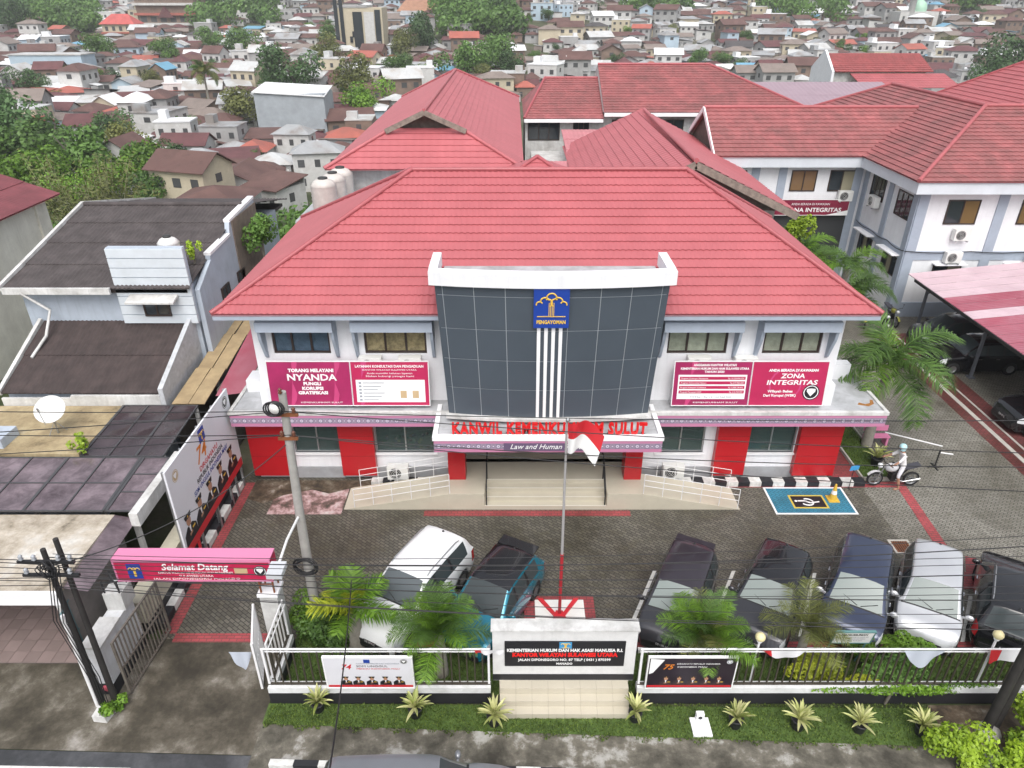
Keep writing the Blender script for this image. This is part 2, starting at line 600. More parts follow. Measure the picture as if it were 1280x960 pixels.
# brick bands in the paving
b = MB()
b.box(-9.9, -7.2, 14.5, 14.82, -.02, .006)
b.box(-10.24, -9.90, 14.82, 22.2, -.02, .006)
b.box(6.6, 15.0, 21.9, 22.25, -.02, .010)
b.box(-3.2, 4.3, 20.2, 20.5, -.02, .006)
b.poly([(14.75, 22.2, .012), (15.12, 22.2, .012), (14.72, 16.6, .012), (14.32, 16.6, .012)])
b.poly([(14.4, 16.6, .013), (14.72, 16.6, .013), (15.5, 18.0, .013), (15.2, 18.1, .013)])
b.box(-4.4, 18.0, 14.2, 14.52, -.02, .008)
b.box(12.5, 13.55, 22.25, 27.5, -.02, .012)
struct('red_brick_band', b, BRICKRED)
b = MB()
b.box(-8.9, -6.2, 20.3, 22.2, -.02, .007)
struct('worn_pink_paving', b, BRICKPINK)
b = MB()
b.poly([(x, y, .011) for x, y in ((-9.9, 22.35), (-9.9, 21.2), (-9.2, 20.9), (-8.6, 21.4), (-7.6, 21.75), (-6.9, 21.5), (-6.0, 21.9), (-5.4, 22.0), (-5.4, 22.35))][::-1])
struct('mud_patch', b, SOIL)
b = MB()
b.box(20.55, 20.75, 14, 36, -.02, .03)
b.box(21.15, 21.25, 14, 36, -.02, .03)
struct('drain_kerb', b, mat('pale_kerb_concrete', (.42, .40, .36), .8, .15, 2))
b = MB()
b.box(20.75, 21.15, 14, 36, -.04, .010)
b.box(20.05, 20.55, 14, 36, -.04, .008)
b.box(21.25, 21.95, 14, 36, -.04, .008)
struct('drain_brick_band', b, paving('dark_red_paver', ((.20, .05, .05), (.14, .04, .04)), (.05, .025, .02), .22, .11, 0, .5))
for i, (xa, ya, xb, yb) in enumerate(((4.66, 17.4, 3.5, 15.0), (7.24, 17.4, 5.9, 15.0), (9.85, 17.3, 8.45, 14.7), (12.3, 17.2, 10.65, 14.47), (14.36, 16.3, 13.1, 14.5))):
    b = MB()
    b.poly([(xa - .06, ya, .016), (xa + .06, ya, .016), (xb + .06, yb, .016), (xb - .06, yb, .016)][::-1])
    struct('stall_line', b, mat('stall_paint', (.66, .66, .63), .7, .2, 6))
# accessible bay
b = MB()
q = [G(958, 610), G(1055, 612), G(1062, 642), G(970, 642)]
cx, cy = 11.08, 21.08
b.box(9.65, 12.5, 20.36, 21.82, -.02, .014)
o = struct('accessible_bay', b, MATBLUE)
b = MB()
for a in ((9.58, 9.65, 20.29, 21.89), (12.5, 12.57, 20.29, 21.89), (9.65, 12.5, 20.29, 20.36), (9.65, 12.5, 21.82, 21.89)):
    b.box(*a, -.02, .016)
b.build('bay_border', PRINTWHITE, o)
b = MB()
b.box(10.35, 11.65, 20.62, 21.40, -.01, .019)
b.build('symbol_frame', plain('symbol_yellow', (.55, .42, .07), .6), o)
b = MB()
b.box(10.42, 11.58, 20.69, 21.33, -.01, .022)
b.build('symbol_panel', PRINTBLACK, o)
b = MB()
b.tube([(10.95 + .22 * math.cos(t), 20.98 + .19 * math.sin(t), .026) for t in [R(a) for a in range(-150, 121, 20)]], .03, 4)
b.bar((10.62, 21.05, .026), (10.95, 21.05, .026), .06, .01)
b.bar((10.88, 21.05, .026), (11.05, 20.93, .026), .06, .01)
b.bar((11.05, 20.93, .026), (11.4, 21.0, .026), .05, .01)
b.lathe([(0, .03), (.055, .03), (.055, .02)], 10, (10.55, 21.05, 0))
b.build('wheelchair_symbol', PRINTWHITE, o)
# lawns
b = MB()
b.poly([(-6.45, 12.45, .02), (-6.45, 11.85, .02), (11.0, 11.2, .02), (11.0, 12.3, .02)])
struct('verge_lawn', b, GRASS)
b = MB()
b.poly([(-6.3, 12.7, .03), (14.5, 12.7, .03), (14.5, 14.08, .03), (-4.4, 14.08, .03), (-4.4, 15.9, .03), (-6.3, 15.9, .03)])
struct('garden_lawn', b, GRASS)
b = MB()
b.box(13.62, 14.75, 22.4, 28.6, -.02, .06)
struct('side_lawn', b, GRASS)
b = MB()
b.box(13.55, 13.62, 22.4, 28.6, -.02, .14)
b.box(14.75, 14.82, 22.4, 28.6, -.02, .14)
b.box(13.62, 14.75, 22.33, 22.4, -.02, .14)
struct('side_lawn_kerb', b, MATS['pale_kerb_concrete'])
b = MB()
b.poly([(11.0, 11.2, .01), (14, 11.2, .01), (14, 12.4, .01), (11.0, 12.4, .01)])
struct('bare_soil', b, SOIL)
rnd = random.Random(5)
def blades(name, area, n, h, label):
    b = MB()
    lf = []
    for _ in range(n):
        x, y = area(rnd)
        a = rnd.uniform(0, PI * 2)
        hh = h * rnd.uniform(.5, 1.3)
        w_ = rnd.uniform(.012, .03)
        dx, dy = math.cos(a) * w_, math.sin(a) * w_
        lx, ly = rnd.uniform(-.5, .5) * hh, rnd.uniform(-.5, .5) * hh
        b.add([(x - dx, y - dy, .015), (x + dx, y + dy, .015), (x + lx, y + ly, hh)], [(0, 1, 2)])
        lf.append(rnd.random())
    b.leaf = lf
    o = b.build(name, GRASSBLADE, fix=False)
    return tag(o, label, 'grass', kind='stuff')
def verge(r):
    x = r.uniform(-6.4, 10.95)
    lo = 11.85 - (x + 6.45) / 17.45 * .65 + .06 * math.sin(x * 5) + .05 * math.sin(x * 13)
    return x, r.uniform(lo - .08, 12.42)
def bed(r):
    while True:
        x, y = r.uniform(-6.2, 14), r.uniform(12.75, 15.9)
        if y < 14.05 or x < -4.45:
            return x, y
blades('verge_grass', verge, 16000, .07, 'short green grass of the verge before the fence wall')
blades('garden_grass', bed, 22000, .10, 'short green grass of the bed behind the fence')
blades('side_grass', lambda r: (r.uniform(13.65, 14.72), r.uniform(22.45, 28.5)), 5000, .13, 'short green grass beside the office building wall')
# painted kerbs: each block of the kerb is a piece
def painted_kerb(name, label, p0, p1, n, w_, h, first=0):
    root = thing(name, label, 'kerb', p0)
    p0, p1 = Vector(p0), Vector(p1)
    L = (p1 - p0).length / n
    me = MB().box(0, L - .008, -w_ / 2, w_ / 2, -.02, h)
    a = me.mesh('kerb_block', MATS['black_wall_paint'])
    c = me.mesh('kerb_block', mat('kerb_white', (.72, .72, .70), .7, .15, 4, (.2, .2, .18), .5, 3))
    d = (p1 - p0).normalized()
    for i in range(n):
        o = link('kerb_block', c if (i + first) % 2 else a, root, d * L * i, (0, 0, math.atan2(d.y, d.x)))
    return root
painted_kerb('painted_kerb', 'black and white kerb along the right front of the office building', (6.0, 22.1, 0), (13.5, 22.1, 0), 17, .34, .22, 0)
painted_kerb('painted_kerb', 'dirty black and white kerb along the left front of the office building', (-5.4, 22.2, 0), (-3.2, 22.2, 0), 5, .3, .16, 1)
painted_kerb('painted_kerb', 'black and white kerb before the parked cars behind the fence', (-4.2, 14.14, 0), (18, 14.14, 0), 37, .12, .14, 0)
painted_kerb('painted_kerb', 'black and white kerb beside the driveway at the left wall', (-10.4, 15.0, 0), (-10.4, 22.0, 0), 10, .26, .22, 0)
painted_kerb('painted_kerb', 'black and white kerb at the road edge beside the passing car', (-5.9, 10.72, 0), (2.5, 10.45, 0), 14, .16, .16, 1)
# ------------------------------------------------------------------ the office building
B = thing('office_building', 'two-storey white office with pink-red hipped roof and charcoal curved entrance front', 'building', (1.25, 22.6, 0))
def inB(o):
    o.location = Vector(o.location) - Vector((1.25, 22.6, 0))
    return o
def part(mb_, name, m, parent=B, fix=True):
    o = mb_.build(name, m, parent, fix=fix)
    if parent is B:
        o.location = (-1.25, -22.6, 0)
    return o
def btext(s, size, m, loc, **k):
    return inB(text(s, size, m, B, loc, **k))
# ground floor
WIN = [(-8.3, -6.5), (-5.2, -2.9), (5.5, 7.3), (8.92, 10.76)]
b = MB()
cells(b, -9.8, 12.3, 0, 2.95, 22.6, 22.8, [(a, c, 1.15, 2.9) for a, c in WIN] + [(-2.2, 5.0, .7, 2.9)])
b.box(-9.8, -9.6, 22.8, 33, 0, 2.95)
b.box(12.1, 12.3, 22.8, 33, 0, 2.95)
part(b, 'ground_floor_wall', WHITE)
b = MB()
b.box(-9.6, 12.1, 24.9, 25.0, 0, 2.95)
b.box(-9.6, 12.1, 22.8, 24.9, .5, .68)
part(b, 'lobby', mat('lobby_paint', (.42, .42, .40), .8, .1))
for x0, x1 in ((-8.34, -6.5), (-5.2, -2.35), (4.75, 7.7), (8.9, 10.78)):
    part(MB().box(x0, x1, 22.54, 22.6, 0, .5), 'grey_plinth', mat('grey_plinth_paint', (.36, .37, .39), .7, .12, 2, (.2, .19, .18), .4, 1.5))
for a, c in WIN:
    o = part(MB().box(a, c, 22.68, 22.70, 1.15, 2.9), 'window', GLASS)
    f = MB()
    f.box(a, a + .06, 22.64, 22.72, 1.15, 2.9)
    f.box(c - .06, c, 22.64, 22.72, 1.15, 2.9)
    f.box((a + c) / 2 - .025, (a + c) / 2 + .025, 22.645, 22.715, 1.21, 2.84)
    f.box(a + .06, c - .06, 22.64, 22.72, 1.15, 1.21)
    f.box(a + .06, c - .06, 22.64, 22.72, 2.84, 2.9)
    f.build('window_frame', METAL, o)
    s = MB().box(a - .05, c + .05, 22.5, 22.66, 1.08, 1.15)
    s.build('window_sill', WHITE_CLEAN, o)
for x0, x1 in ((-9.9, -8.36), (-6.5, -5.2), (7.7, 8.9), (10.78, 12.36)):
    o = part(MB().box(x0, x1, 22.32, 22.6, .25, 2.95), 'red_pillar', REDPAINT)
    k = MB()
    k.box(x0 + .005, x1 - .005, 22.314, 22.33, 1.148, 1.16)
    k.box(x0 + .005, x1 - .005, 22.314, 22.33, 2.048, 2.06)
    k.build('panel_joint', plain('dark_red_joint', (.16, .006, .01), .6), o)
# flower boards seen through the left window
r5 = random.Random(3)
fb = MB()
for i in range(46):
    x, z = r5.uniform(-5.0, -3.0), r5.uniform(1.05, 1.6)
    fb.lathe([(0, z), (.06, z + .02), (.08, z + .07), (.05, z + .11), (0, z + .13)], 6, (x, r5.uniform(22.95, 23.2), 0), r5.randrange(4))
o = fb.build('flower_display', [plain('flower_yellow', (.75, .5, .02), .7), plain('flower_red', (.5, .02, .03), .7), plain('flower_green', (.05, .22, .03), .7), plain('flower_purple', (.25, .05, .3), .7)])
tag(o, 'yellow and red flower display behind the left lobby window', 'flowers', kind='stuff')
# ledge with the patterned band
def frieze(root, x0, x1, y, z0, z1, ob):
    """pink band with a grey woven band, rings and lozenges in relief on it"""
    p = MB().box(x0, x1, y, y + .04, z0, z1)
    p.build('frieze_band', PINKFRIEZE, root)
    MB().box(x0, x1, y - .002, y + .02, z0 + (z1 - z0) * .28, z0 + (z1 - z0) * .76).build('frieze_weave', plain('mauve_grey_print', (.33, .25, .33), .6), root)
    g = MB()
    h = z1 - z0
    g.box(x0, x1, y - .004, y + .02, z0 + h * .30, z0 + h * .34)
    g.box(x0, x1, y - .004, y + .02, z0 + h * .70, z0 + h * .74)
    n = int((x1 - x0) / .335)
    wst = (x1 - x0) / n
    q = MB()
    zc = z0 + h * .52
    for i in range(n):
        c = x0 + (i + .5) * wst
        g.box(c - .085, c + .085, y - .006, y + .02, zc - .085, zc + .085)
        q.poly([(c + .06 * math.cos(k * PI / 4 + .39), y - .010, zc + .06 * math.sin(k * PI / 4 + .39)) for k in range(8)])
        g.poly([(c + .028 * math.cos(k * PI / 2), y - .014, zc + .028 * math.sin(k * PI / 2)) for k in range(4)])
        for s in (-1, 1):
            g.poly([(c + s * wst * .5 - s * .07, y - .006, zc), (c + s * wst * .5, y - .006, zc + .07), (c + s * wst * .5, y - .006, zc - .07)])
            q.poly([(c + s * wst * .5 - s * .035, y - .009, zc), (c + s * wst * .5, y - .009, zc + .03), (c + s * wst * .5, y - .009, zc - .03)])
    stuff(g.build('frieze_motif', GREYFRIEZE, root))
    stuff(q.build('frieze_motif', plain('pale_lilac_print', (.62, .56, .66), .5), root))
led = MB()
led.box(-10.05, 13.35, 21.64, 22.6, 2.97, 3.46)
led.box(11.57, 13.35, 22.6, 31.5, 2.97, 3.46)
led.box(-10.05, -9.1, 22.6, 31.5, 2.97, 3.46)
ledge = part(led, 'ledge', SLABGREY)
lip = MB()
lip.box(-10.1, 13.4, 21.58, 21.72, 3.40, 3.53)
lip.box(13.28, 13.4, 21.72, 31.5, 3.40, 3.53)
lip.box(-10.1, -9.98, 21.72, 31.5, 3.40, 3.53)
lip.build('ledge_lip', WHITE_DIRTY, ledge)
st_ = MB()
st_.poly([(12.55 + a_, 22.25 + c_, 3.464) for a_, c_ in ((0, 0), (.35, -.12), (.62, .05), (.70, .34), (.60, .36), (.50, .12), (.30, .04), (.12, .16))])
st_.build('rust_stain', mat('rust_stain', (.30, .13, .03), .9, .4, 8), ledge)
frieze(ledge, -10.06, 13.36, 21.6, 2.93, 3.40, B)
for a_ in ((11.6, 13.0, 24.2, 24.6, 3.46, 4.1), (-9.9, -9.12, 23.2, 24.0, 3.46, 3.95), (11.2, 11.56, 22.2, 22.58, 3.46, 4.3), (-9.05, -8.6, 22.2, 22.58, 3.46, 4.2)):
    part(MB().box(*a_), 'ledge_upstand', WHITE)

# upper floor
UW = [(-8.43, -6.41), (-5.2, -3.01), (5.48, 7.59), (8.85, 10.9)]
b = MB()
cells(b, -9.1, 11.57, 3.3, 7.16, 22.6, 22.78, [(a, c, 5.35, 6.25) for a, c in UW])
b.box(-9.1, -8.92, 22.78, 32.8, 3.3, 7.16)
b.box(11.39, 11.57, 22.78, 32.8, 3.3, 7.16)
b.box(-9.1, 11.57, 32.6, 32.8, 0, 7.16)
part(b, 'upper_wall', WHITE)
curt = [CURTAINBLUE, CURTAINAMBER, CURTAIN, CURTAIN]
for i, (a, c) in enumerate(UW):
    o = part(MB().box(a + .02, c - .02, 22.70, 22.715, 5.37, 6.23), 'window', GLASSCLEAR)
    f = MB()
    for xa in (a, a + (c - a) / 3 - .035, a + (c - a) * 2 / 3 - .035, c - .07):
        f.box(xa, xa + .07, 22.66, 22.73, 5.35, 6.25)
    f.box(a + .07, c - .07, 22.662, 22.728, 5.35, 5.42)
    f.box(a + .07, c - .07, 22.662, 22.728, 6.18, 6.25)
    f.build('window_frame', DARKFRAME, o)
    MB().box(a, c, 22.725, 22.735, 5.36, 6.24).build('curtain', curt[i], o)
    h = MB()
    h.prism([(a - .3, 22.6, 6.92), (a - .3, 22.0, 6.80), (a - .3, 21.97, 6.46), (a - .3, 22.1, 6.46), (a - .3, 22.6, 6.58)], (c - a + .6, 0, 0))
    for xs in (a - .3, c + .2):
        h.prism([(xs, 22.6, 6.58), (xs, 22.1, 6.45), (xs, 22.15, 6.1), (xs, 22.48, 5.3), (xs, 22.6, 5.2)], (.1, 0, 0))
    hood = part(h, 'window_hood', GREYBLUE)
b = MB()
b.box(-9.9, 12.2, 21.78, 33.2, 7.06, 7.16)
part(b, 'soffit', WHITE)
# hipped roof, course by course
E0, E1, ZE = (-9.97, 21.7), (12.27, 33.35), 7.24
RA, RB = Vector((-3.79, 27.5, 10.68)), Vector((6.62, 27.5, 10.68))
base = MB()
c4 = [Vector((-9.97, 21.7, ZE - .06)), Vector((12.27, 21.7, ZE - .06)), Vector((12.27, 33.35, ZE - .06)), Vector((-9.97, 33.35, ZE - .06))]
d = Vector((0, 0, -.06))
base.poly([c4[0], c4[1], RB + d, RA + d]); base.poly([c4[1], c4[2], RB + d]); base.poly([c4[2], c4[3], RA + d, RB + d]); base.poly([c4[3], c4[0], RA + d])
base.poly(c4[::-1])
roof = part(base, 'roof', RIDGE)
c5 = [v + Vector((0, 0, .06)) for v in c4]
slope([c5[0], c5[1], RB, RA], .40, .21, .016, .045, 'roof_course', ROOF, roof, joined=False)
slope([c5[3], c5[0], RA], .40, .21, .012, .022, 'roof_course', ROOF, roof, joined=False)
slope([c5[1], c5[2], RB], .40, .21, .012, .03, 'roof_course', ROOF, roof, joined=False)
stuff(slope([c5[2], c5[3], RA, RB], .40, .42, .012, .04, 'rear_courses', ROOF, roof, joined=True))
for a, c in ((c5[0], RA), (c5[1], RB), (c5[2], RB), (c5[3], RA), (RA, RB)):
    MB().tube([a + Vector((0, 0, .04)), c + Vector((0, 0, .06))], .09, 8).build('ridge_cap', RIDGE, roof)
fas = MB()
fas.box(-9.95, 12.25, 21.72, 21.78, 7.02, 7.20)
fas.box(-9.95, -9.89, 21.78, 33.3, 7.02, 7.20)
fas.box(12.19, 12.25, 21.78, 33.3, 7.02, 7.20)
fas.build('fascia', GREYBLUE, roof)
# charcoal curved front
FC, FZ0, FZ1 = 1.27, 3.72, 8.56
def fpt(u, t, off=0.0):
    """u -1..1 across, t 0 at the top .. 1 at the foot"""
    hw = 3.72 - .25 * t
    z = FZ1 + (FZ0 - FZ1) * t
    return Vector((FC + u * hw, 21.12 + .12 * t - .30 * (1 - u * u) - off, z))
cols = [-1, -.937, -.668, -.4, -.124, .142, .414, .677, .94, 1]
rows = [0, .08, .32, .55, .78, 1]
bk = MB()
us = [-1 + i * .1 for i in range(21)]
for i in range(20):
    bk.quad(fpt(us[i], 1, -.02), fpt(us[i + 1], 1, -.02), fpt(us[i + 1], 0, -.02), fpt(us[i], 0, -.02))
front = part(bk, 'curved_front', JOINT)
for i in range(9):
    for j in range(5):
        gw, gh = .0032, .0026
        u0, u1, t0, t1 = cols[i] + gw * (i > 0), cols[i + 1] - gw * (i < 8), rows[j] + gh * (j > 0), rows[j + 1] - gh * (j < 4)
        k = MB()
        n = 4
        F_, K_ = [], []
        for a in range(n + 1):
            u = u0 + (u1 - u0) * a / n
            F_ += [fpt(u, t0), fpt(u, t1)]
            K_ += [fpt(u, t0, -.03), fpt(u, t1, -.03)]
        m_ = len(F_)
        fs = [(2 * a, 2 * a + 1, 2 * a + 3, 2 * a + 2) for a in range(n)]
        fs += [(2 * a, 2 * a + 2, m_ + 2 * a + 2, m_ + 2 * a) for a in range(n)] + [(2 * a + 1, m_ + 2 * a + 1, m_ + 2 * a + 3, 2 * a + 3) for a in range(n)]
        fs += [(0, m_, m_ + 1, 1), (2 * n, 2 * n + 1, m_ + 2 * n + 1, m_ + 2 * n)]
        k.add(F_ + K_, fs)
        k.build('cladding_panel', DARKPANEL, front)
sd = MB()
for s in (-1, 1):
    a, c = fpt(s, 0, -.004), fpt(s, 1, -.004)
    a.x -= s * .004; c.x -= s * .004
    sd.prism([a, c, Vector((c.x, 22.6, c.z)), Vector((a.x, 22.6, a.z))], (-s * .05, 0, 0))
sd.build('return_panel', DARKPANEL, front)
pp = MB()
def band(off0, off1, z0, z1, mbx, su=1.045):
    pts0 = [fpt(u * su, 0, off0) for u in us]
    pts1 = [fpt(u * su, 0, off1) for u in us]
    for i in range(20):
        a, c, e, f = pts0[i], pts0[i + 1], pts1[i + 1], pts1[i]
        q = [Vector((p_.x, p_.y, z0)) for p_ in (a, c, e, f)] + [Vector((p_.x, p_.y, z1)) for p_ in (a, c, e, f)]
        mbx.add(q, [(0, 1, 5, 4), (2, 3, 7, 6), (4, 5, 6, 7), (3, 2, 1, 0)] + ([(0, 4, 7, 3)] if i == 0 else []) + ([(1, 2, 6, 5)] if i == 19 else []))
band(.16, -.24, 8.54, 8.98, pp)
for s in (-1, 1):
    x = FC + s * 3.90
    pp.box(min(x, x - s * .28), max(x, x - s * .28), 21.32, 22.9, 8.543, 8.977)
pp.build('parapet', WHITE, front)
rf = MB()
rf.box(FC - 3.55, FC + 3.55, 21.3, 22.9, 8.40, 8.50)
rf.build('parapet_roof', SLABGREY, front)
ft = MB()
band(.05, -.25, FZ0 - .1, FZ0 + .01, ft, .955)
ft.build('front_foot', WHITE_DIRTY, front)
# emblem
em = part(MB().box(.68, 1.80, 20.70, 20.84, 7.20, 8.54), 'emblem_board', BLUE)
y = 20.69
k = MB()
for dx in (-.075, -.025, .025, .075):
    k.bar((1.24 + dx, y, 7.62), (1.24 + dx, y, 8.06), .022, .02)
k.bar((.79, y, 7.60), (1.69, y, 7.60), .03, .02)
for cx_, cz_, rr, a0, a1 in ((1.24, 8.22, .16, -10, 190), (1.03, 8.10, .14, 20, 190), (1.45, 8.10, .14, -10, 160), (.86, 8.0, .10, 30, 190), (1.62, 8.0, .10, -10, 150), (1.13, 8.06, .13, -60, 120), (1.35, 8.06, .13, 60, 240)):
    k.tube([(cx_ + rr * math.cos(R(a)), y, cz_ + rr * math.sin(R(a))) for a in range(a0, a1 + 1, 20)], .024, 5)
k.build('emblem_tree', YELLOW, em)
t = text('PENGAYOMAN', .17, YELLOW, em, (1.24, 20.694, 7.35), width=.92, bold=.006)
for i in range(4):
    x = .80 + i * .235
    pts = [(x, 7.20), (x + .115, 7.20), (x + .10 + .02, FZ0), (x + .02, FZ0)]
    k = MB()
    k.prism([(a, 20.80 + (0.10 if z < 5 else 0), z) for a, z in pts], (0, .05, 0))
    part(k, 'white_stripe', WHITE_CLEAN)
# entrance canopy
cn = MB()
cn.box(-2.62, 5.05, 20.06, 22.6, 2.95, 3.44)
canopy = part(cn, 'entrance_canopy', SLABGREY)
for i in range(8):
    for j in range(3):
        x0, y0 = -2.5 + i * .93, 20.22 + j * .36
        MB().box(x0, x0 + .918, y0, y0 + .348, 3.43, 3.452 + .004 * ((i * 7 + j * 3) % 3)).build('canopy_tile', SLABGREY, canopy)
lp = MB()
lp.box(-2.68, 5.11, 20.0, 20.2, 3.36, 3.52)
lp.box(-2.68, -2.52, 20.2, 22.2, 3.36, 3.52)
lp.box(4.95, 5.11, 20.2, 22.2, 3.36, 3.52)
lp.build('canopy_lip', WHITE_CLEAN, canopy)
frieze(canopy, -2.64, 5.07, 20.02, 2.90, 3.36, B)
pl = MB().box(-.28, 2.62, 19.985, 20.0, 2.98, 3.28)
pl.build('motto_plate', plain('motto_purple', (.13, .09, .16), .5), canopy)
text('Law and Human Rights', .27, PRINTWHITE, canopy, (1.17, 19.978, 3.06), shear=.35, width=2.5)
s = 'KANWIL KEMENKUMHAM SULUT'
me_w = 6.55
o = btext(s, .60, plain('red_letter', (.62, .01, .012), .35), (1.25, 20.22, 3.52), ext=.05, bold=.022, width=me_w, sp=1.12)
k = MB()
for i in range(12):
    x = -1.9 + i * .57
    k.bar((x, 20.22, 3.44), (x, 20.22, 3.56), .03, .03)
k.bar((-2.0, 20.22, 3.515), (4.5, 20.22, 3.515), .025, .025)
k.build('letter_frame', BLACKMETAL, o)
# the letter frame is built in world coordinates: undo its parent's placement
for c in children(o):
    c.matrix_parent_inverse = (Matrix.Translation(Vector((1.25, 22.6, 0)) + Vector(o.location)) @ o.rotation_euler.to_matrix().to_4x4()).inverted()
for x0, x1 in ((-2.35, -1.72), (4.15, 4.78)):
    part(MB().box(x0, x1, 21.45, 22.1, .7, 2.95), 'red_column', REDPAINT)
part(MB().box(.85, 1.75, 24.2, 24.6, .7, 2.95), 'red_column', REDPAINT)
b = MB()
for x in (-2.0, -.6, 3.2, 4.6):
    b.box(x, x + .08, 24.75, 24.85, .7, 2.9)
part(b, 'door_frame', METAL)
part(MB().box(-1.9, 4.6, 24.79, 24.81, .7, 2.9), 'entrance_door', GLASSDARK)
b = MB().box(1.05, 1.5, 24.1, 24.19, 1.75, 2.35)
part(b, 'notice_board', PRINTWHITE)
# platform, stair and ramps
pf = MB()
pf.box(-2.3, -1.0, 20.57, 24.9, 0, .70)
pf.box(3.45, 4.75, 20.57, 24.9, 0, .70)
pf.box(-1.0, 3.45, 21.47, 24.9, 0, .70)
plat = part(pf, 'entrance_platform', BEIGE)
for i in range(3):
    MB().box(-.998, 3.448, 20.57 + i * .30, 20.572 + (i + 1) * .30 + .0, 0, .175 * (i + 1)).build('step', BEIGE, plat)
nz = MB()
for i in range(4):
    nz.box(-.99, 3.44, 20.562 + i * .30, 20.60 + i * .30, .175 * (i + 1) - .004, .175 * (i + 1) + .004)
nz.build('step_nosing', mat('cream_nosing', (.68, .65, .58), .4, .05), plat)
rp = MB()
rp.prism([(-6.15, 20.57, 0), (-2.302, 20.57, .69), (-2.302, 20.57, 0)], (0, 1.3, 0))
part(rp, 'ramp', BEIGE)
rp = MB()
rp.prism([(8.34, 20.57, 0), (4.752, 20.57, 0), (4.752, 20.57, .69)], (0, 1.3, 0))
part(rp, 'ramp', BEIGE)
for sx in (-1, 1):
    for yy in (20.62, 21.82):
        b = MB()
        for i in range(6):
            t_ = i / 5
            x = 1.25 + sx * (3.5 + 3.5 * (t_)) * 1.0
            zb = .69 * (1 - t_) * .97
            b.tube([(x, yy, zb), (x, yy, zb + .85)], .014, 6)
        for h in (.35, .6, .85):
            b.tube([(1.25 + sx * 3.5, yy, .69 + h), (1.25 + sx * 7.0, yy, .02 + h)], .012, 6)
        part(b, 'ramp_railing', STEELWHITE)
b = MB()
for x in (-.93, 3.38):
    b.tube([(x, 20.62, 0), (x, 20.62, .85)], .025, 6)
    b.tube([(x, 21.5, .7), (x, 21.5, 1.55)], .025, 6)
    b.tube([(x, 20.62, .85), (x, 21.5, 1.55), (x, 22.2, 1.55)], .025, 6)
    b.tube([(x, 20.62, .5), (x, 21.5, 1.2)], .018, 6)
part(b, 'stair_handrail', BLACKMETAL)

# ------------------------------------------------------------------ air conditioners
def aircon(loc, label, rz=0, scale=1.0):
    t_ = thing('air_conditioner', label, 'air conditioner', loc, rz, 'outdoor air conditioner units')
    t_.scale = (scale,) * 3
    MB().box(-.4, .4, -.15, .15, .06, .62).build('casing', ACWHITE, t_)
    k_ = MB()
    k_.T = Matrix.Translation((-.1, -.152, .34)) @ Matrix.Rotation(PI / 2, 4, 'X')
    k_.lathe([(0, .0), (.22, 0), (.23, .012), (.23, -.03)], 20)
    k_.build('fan_grille', ACDARK, t_)
    k_ = MB()
    for a in range(3):
        k_.tube([(-.1 + (.06 + .07 * a) * math.cos(R(q)), -.17, .34 + (.06 + .07 * a) * math.sin(R(q))) for q in range(0, 361, 30)], .008, 4)
    k_.build('fan_guard', ACWHITE, t_)
    k_ = MB()
    k_.box(-.32, -.26, -.2, .2, 0, .06); k_.box(.26, .32, -.2, .2, 0, .06)
    k_.build('bracket', METAL, t_)
    return t_
for x, l in ((-5.0, 'white air conditioner on the ledge behind the left pink billboard, under the amber window'),
             (-3.6, 'white air conditioner on the ledge between the left pink billboard and the charcoal front'),
             (6.6, 'white air conditioner on the ledge behind the right pink billboard, beside the charcoal front'),
             (8.25, 'white air conditioner on the ledge between the two right upper windows')):
    a_ = aircon((x, 22.40, 4.72), l)
    k_ = MB()
    k_.box(-.45, -.38, -.2, .35, -.08, 0); k_.box(.38, .45, -.2, .35, -.08, 0)
    k_.box(-.45, .45, .28, .35, -1.05, -.08)
    k_.build('wall_bracket', METAL, a_)
aircon((-4.35, 22.2, 0.2), 'white air conditioner on the ground behind the left ramp railing')
aircon((6.15, 22.2, 0.24), 'white air conditioner on the ground behind the right ramp railing')

# ------------------------------------------------------------------ pink billboards on the ledge
def board(name, label, x0, x1, y, z0, z1, lean, mface, cat='billboard', group=None, frame=STEELWHITE):
    t_ = thing(name, label, cat, ((x0 + x1) / 2, y, z0), 0, group)
    t_.rotation_euler = (-lean, 0, 0)
    w_, h_ = (x1 - x0), (z1 - z0)
    MB().box(-w_ / 2, w_ / 2, 0, .05, 0, h_).build('panel', mface, t_)
    f_ = MB()
    for a in ((-w_ / 2 - .03, -w_ / 2, 0, h_), (w_ / 2, w_ / 2 + .03, 0, h_)):
        f_.box(a[0], a[1], -.012, .06, a[2] - .03, a[3] + .03)
    f_.box(-w_ / 2, w_ / 2, -.012, .06, -.03, 0)
    f_.box(-w_ / 2, w_ / 2, -.012, .06, h_, h_ + .03)
    f_.build('frame', frame, t_)
    return t_, w_, h_
def legs(t_, w_, drop, n=3, back=.9, m=METAL):
    for i in range(n):
        x = -w_ / 2 + .1 + i * (w_ - .2) / (n - 1)
        k_ = MB()
        k_.tube([(x, .08, -drop), (x, .08, 1.3)], .025, 6)
        k_.tube([(x, .08, 1.2), (x, back, -drop)], .018, 6)
        k_.build('leg', m, t_)
WAVE = plain('light_magenta_print', (.50, .05, .17), .5)
DEEPWAVE = plain('deep_magenta_print', (.20, .012, .09), .5)
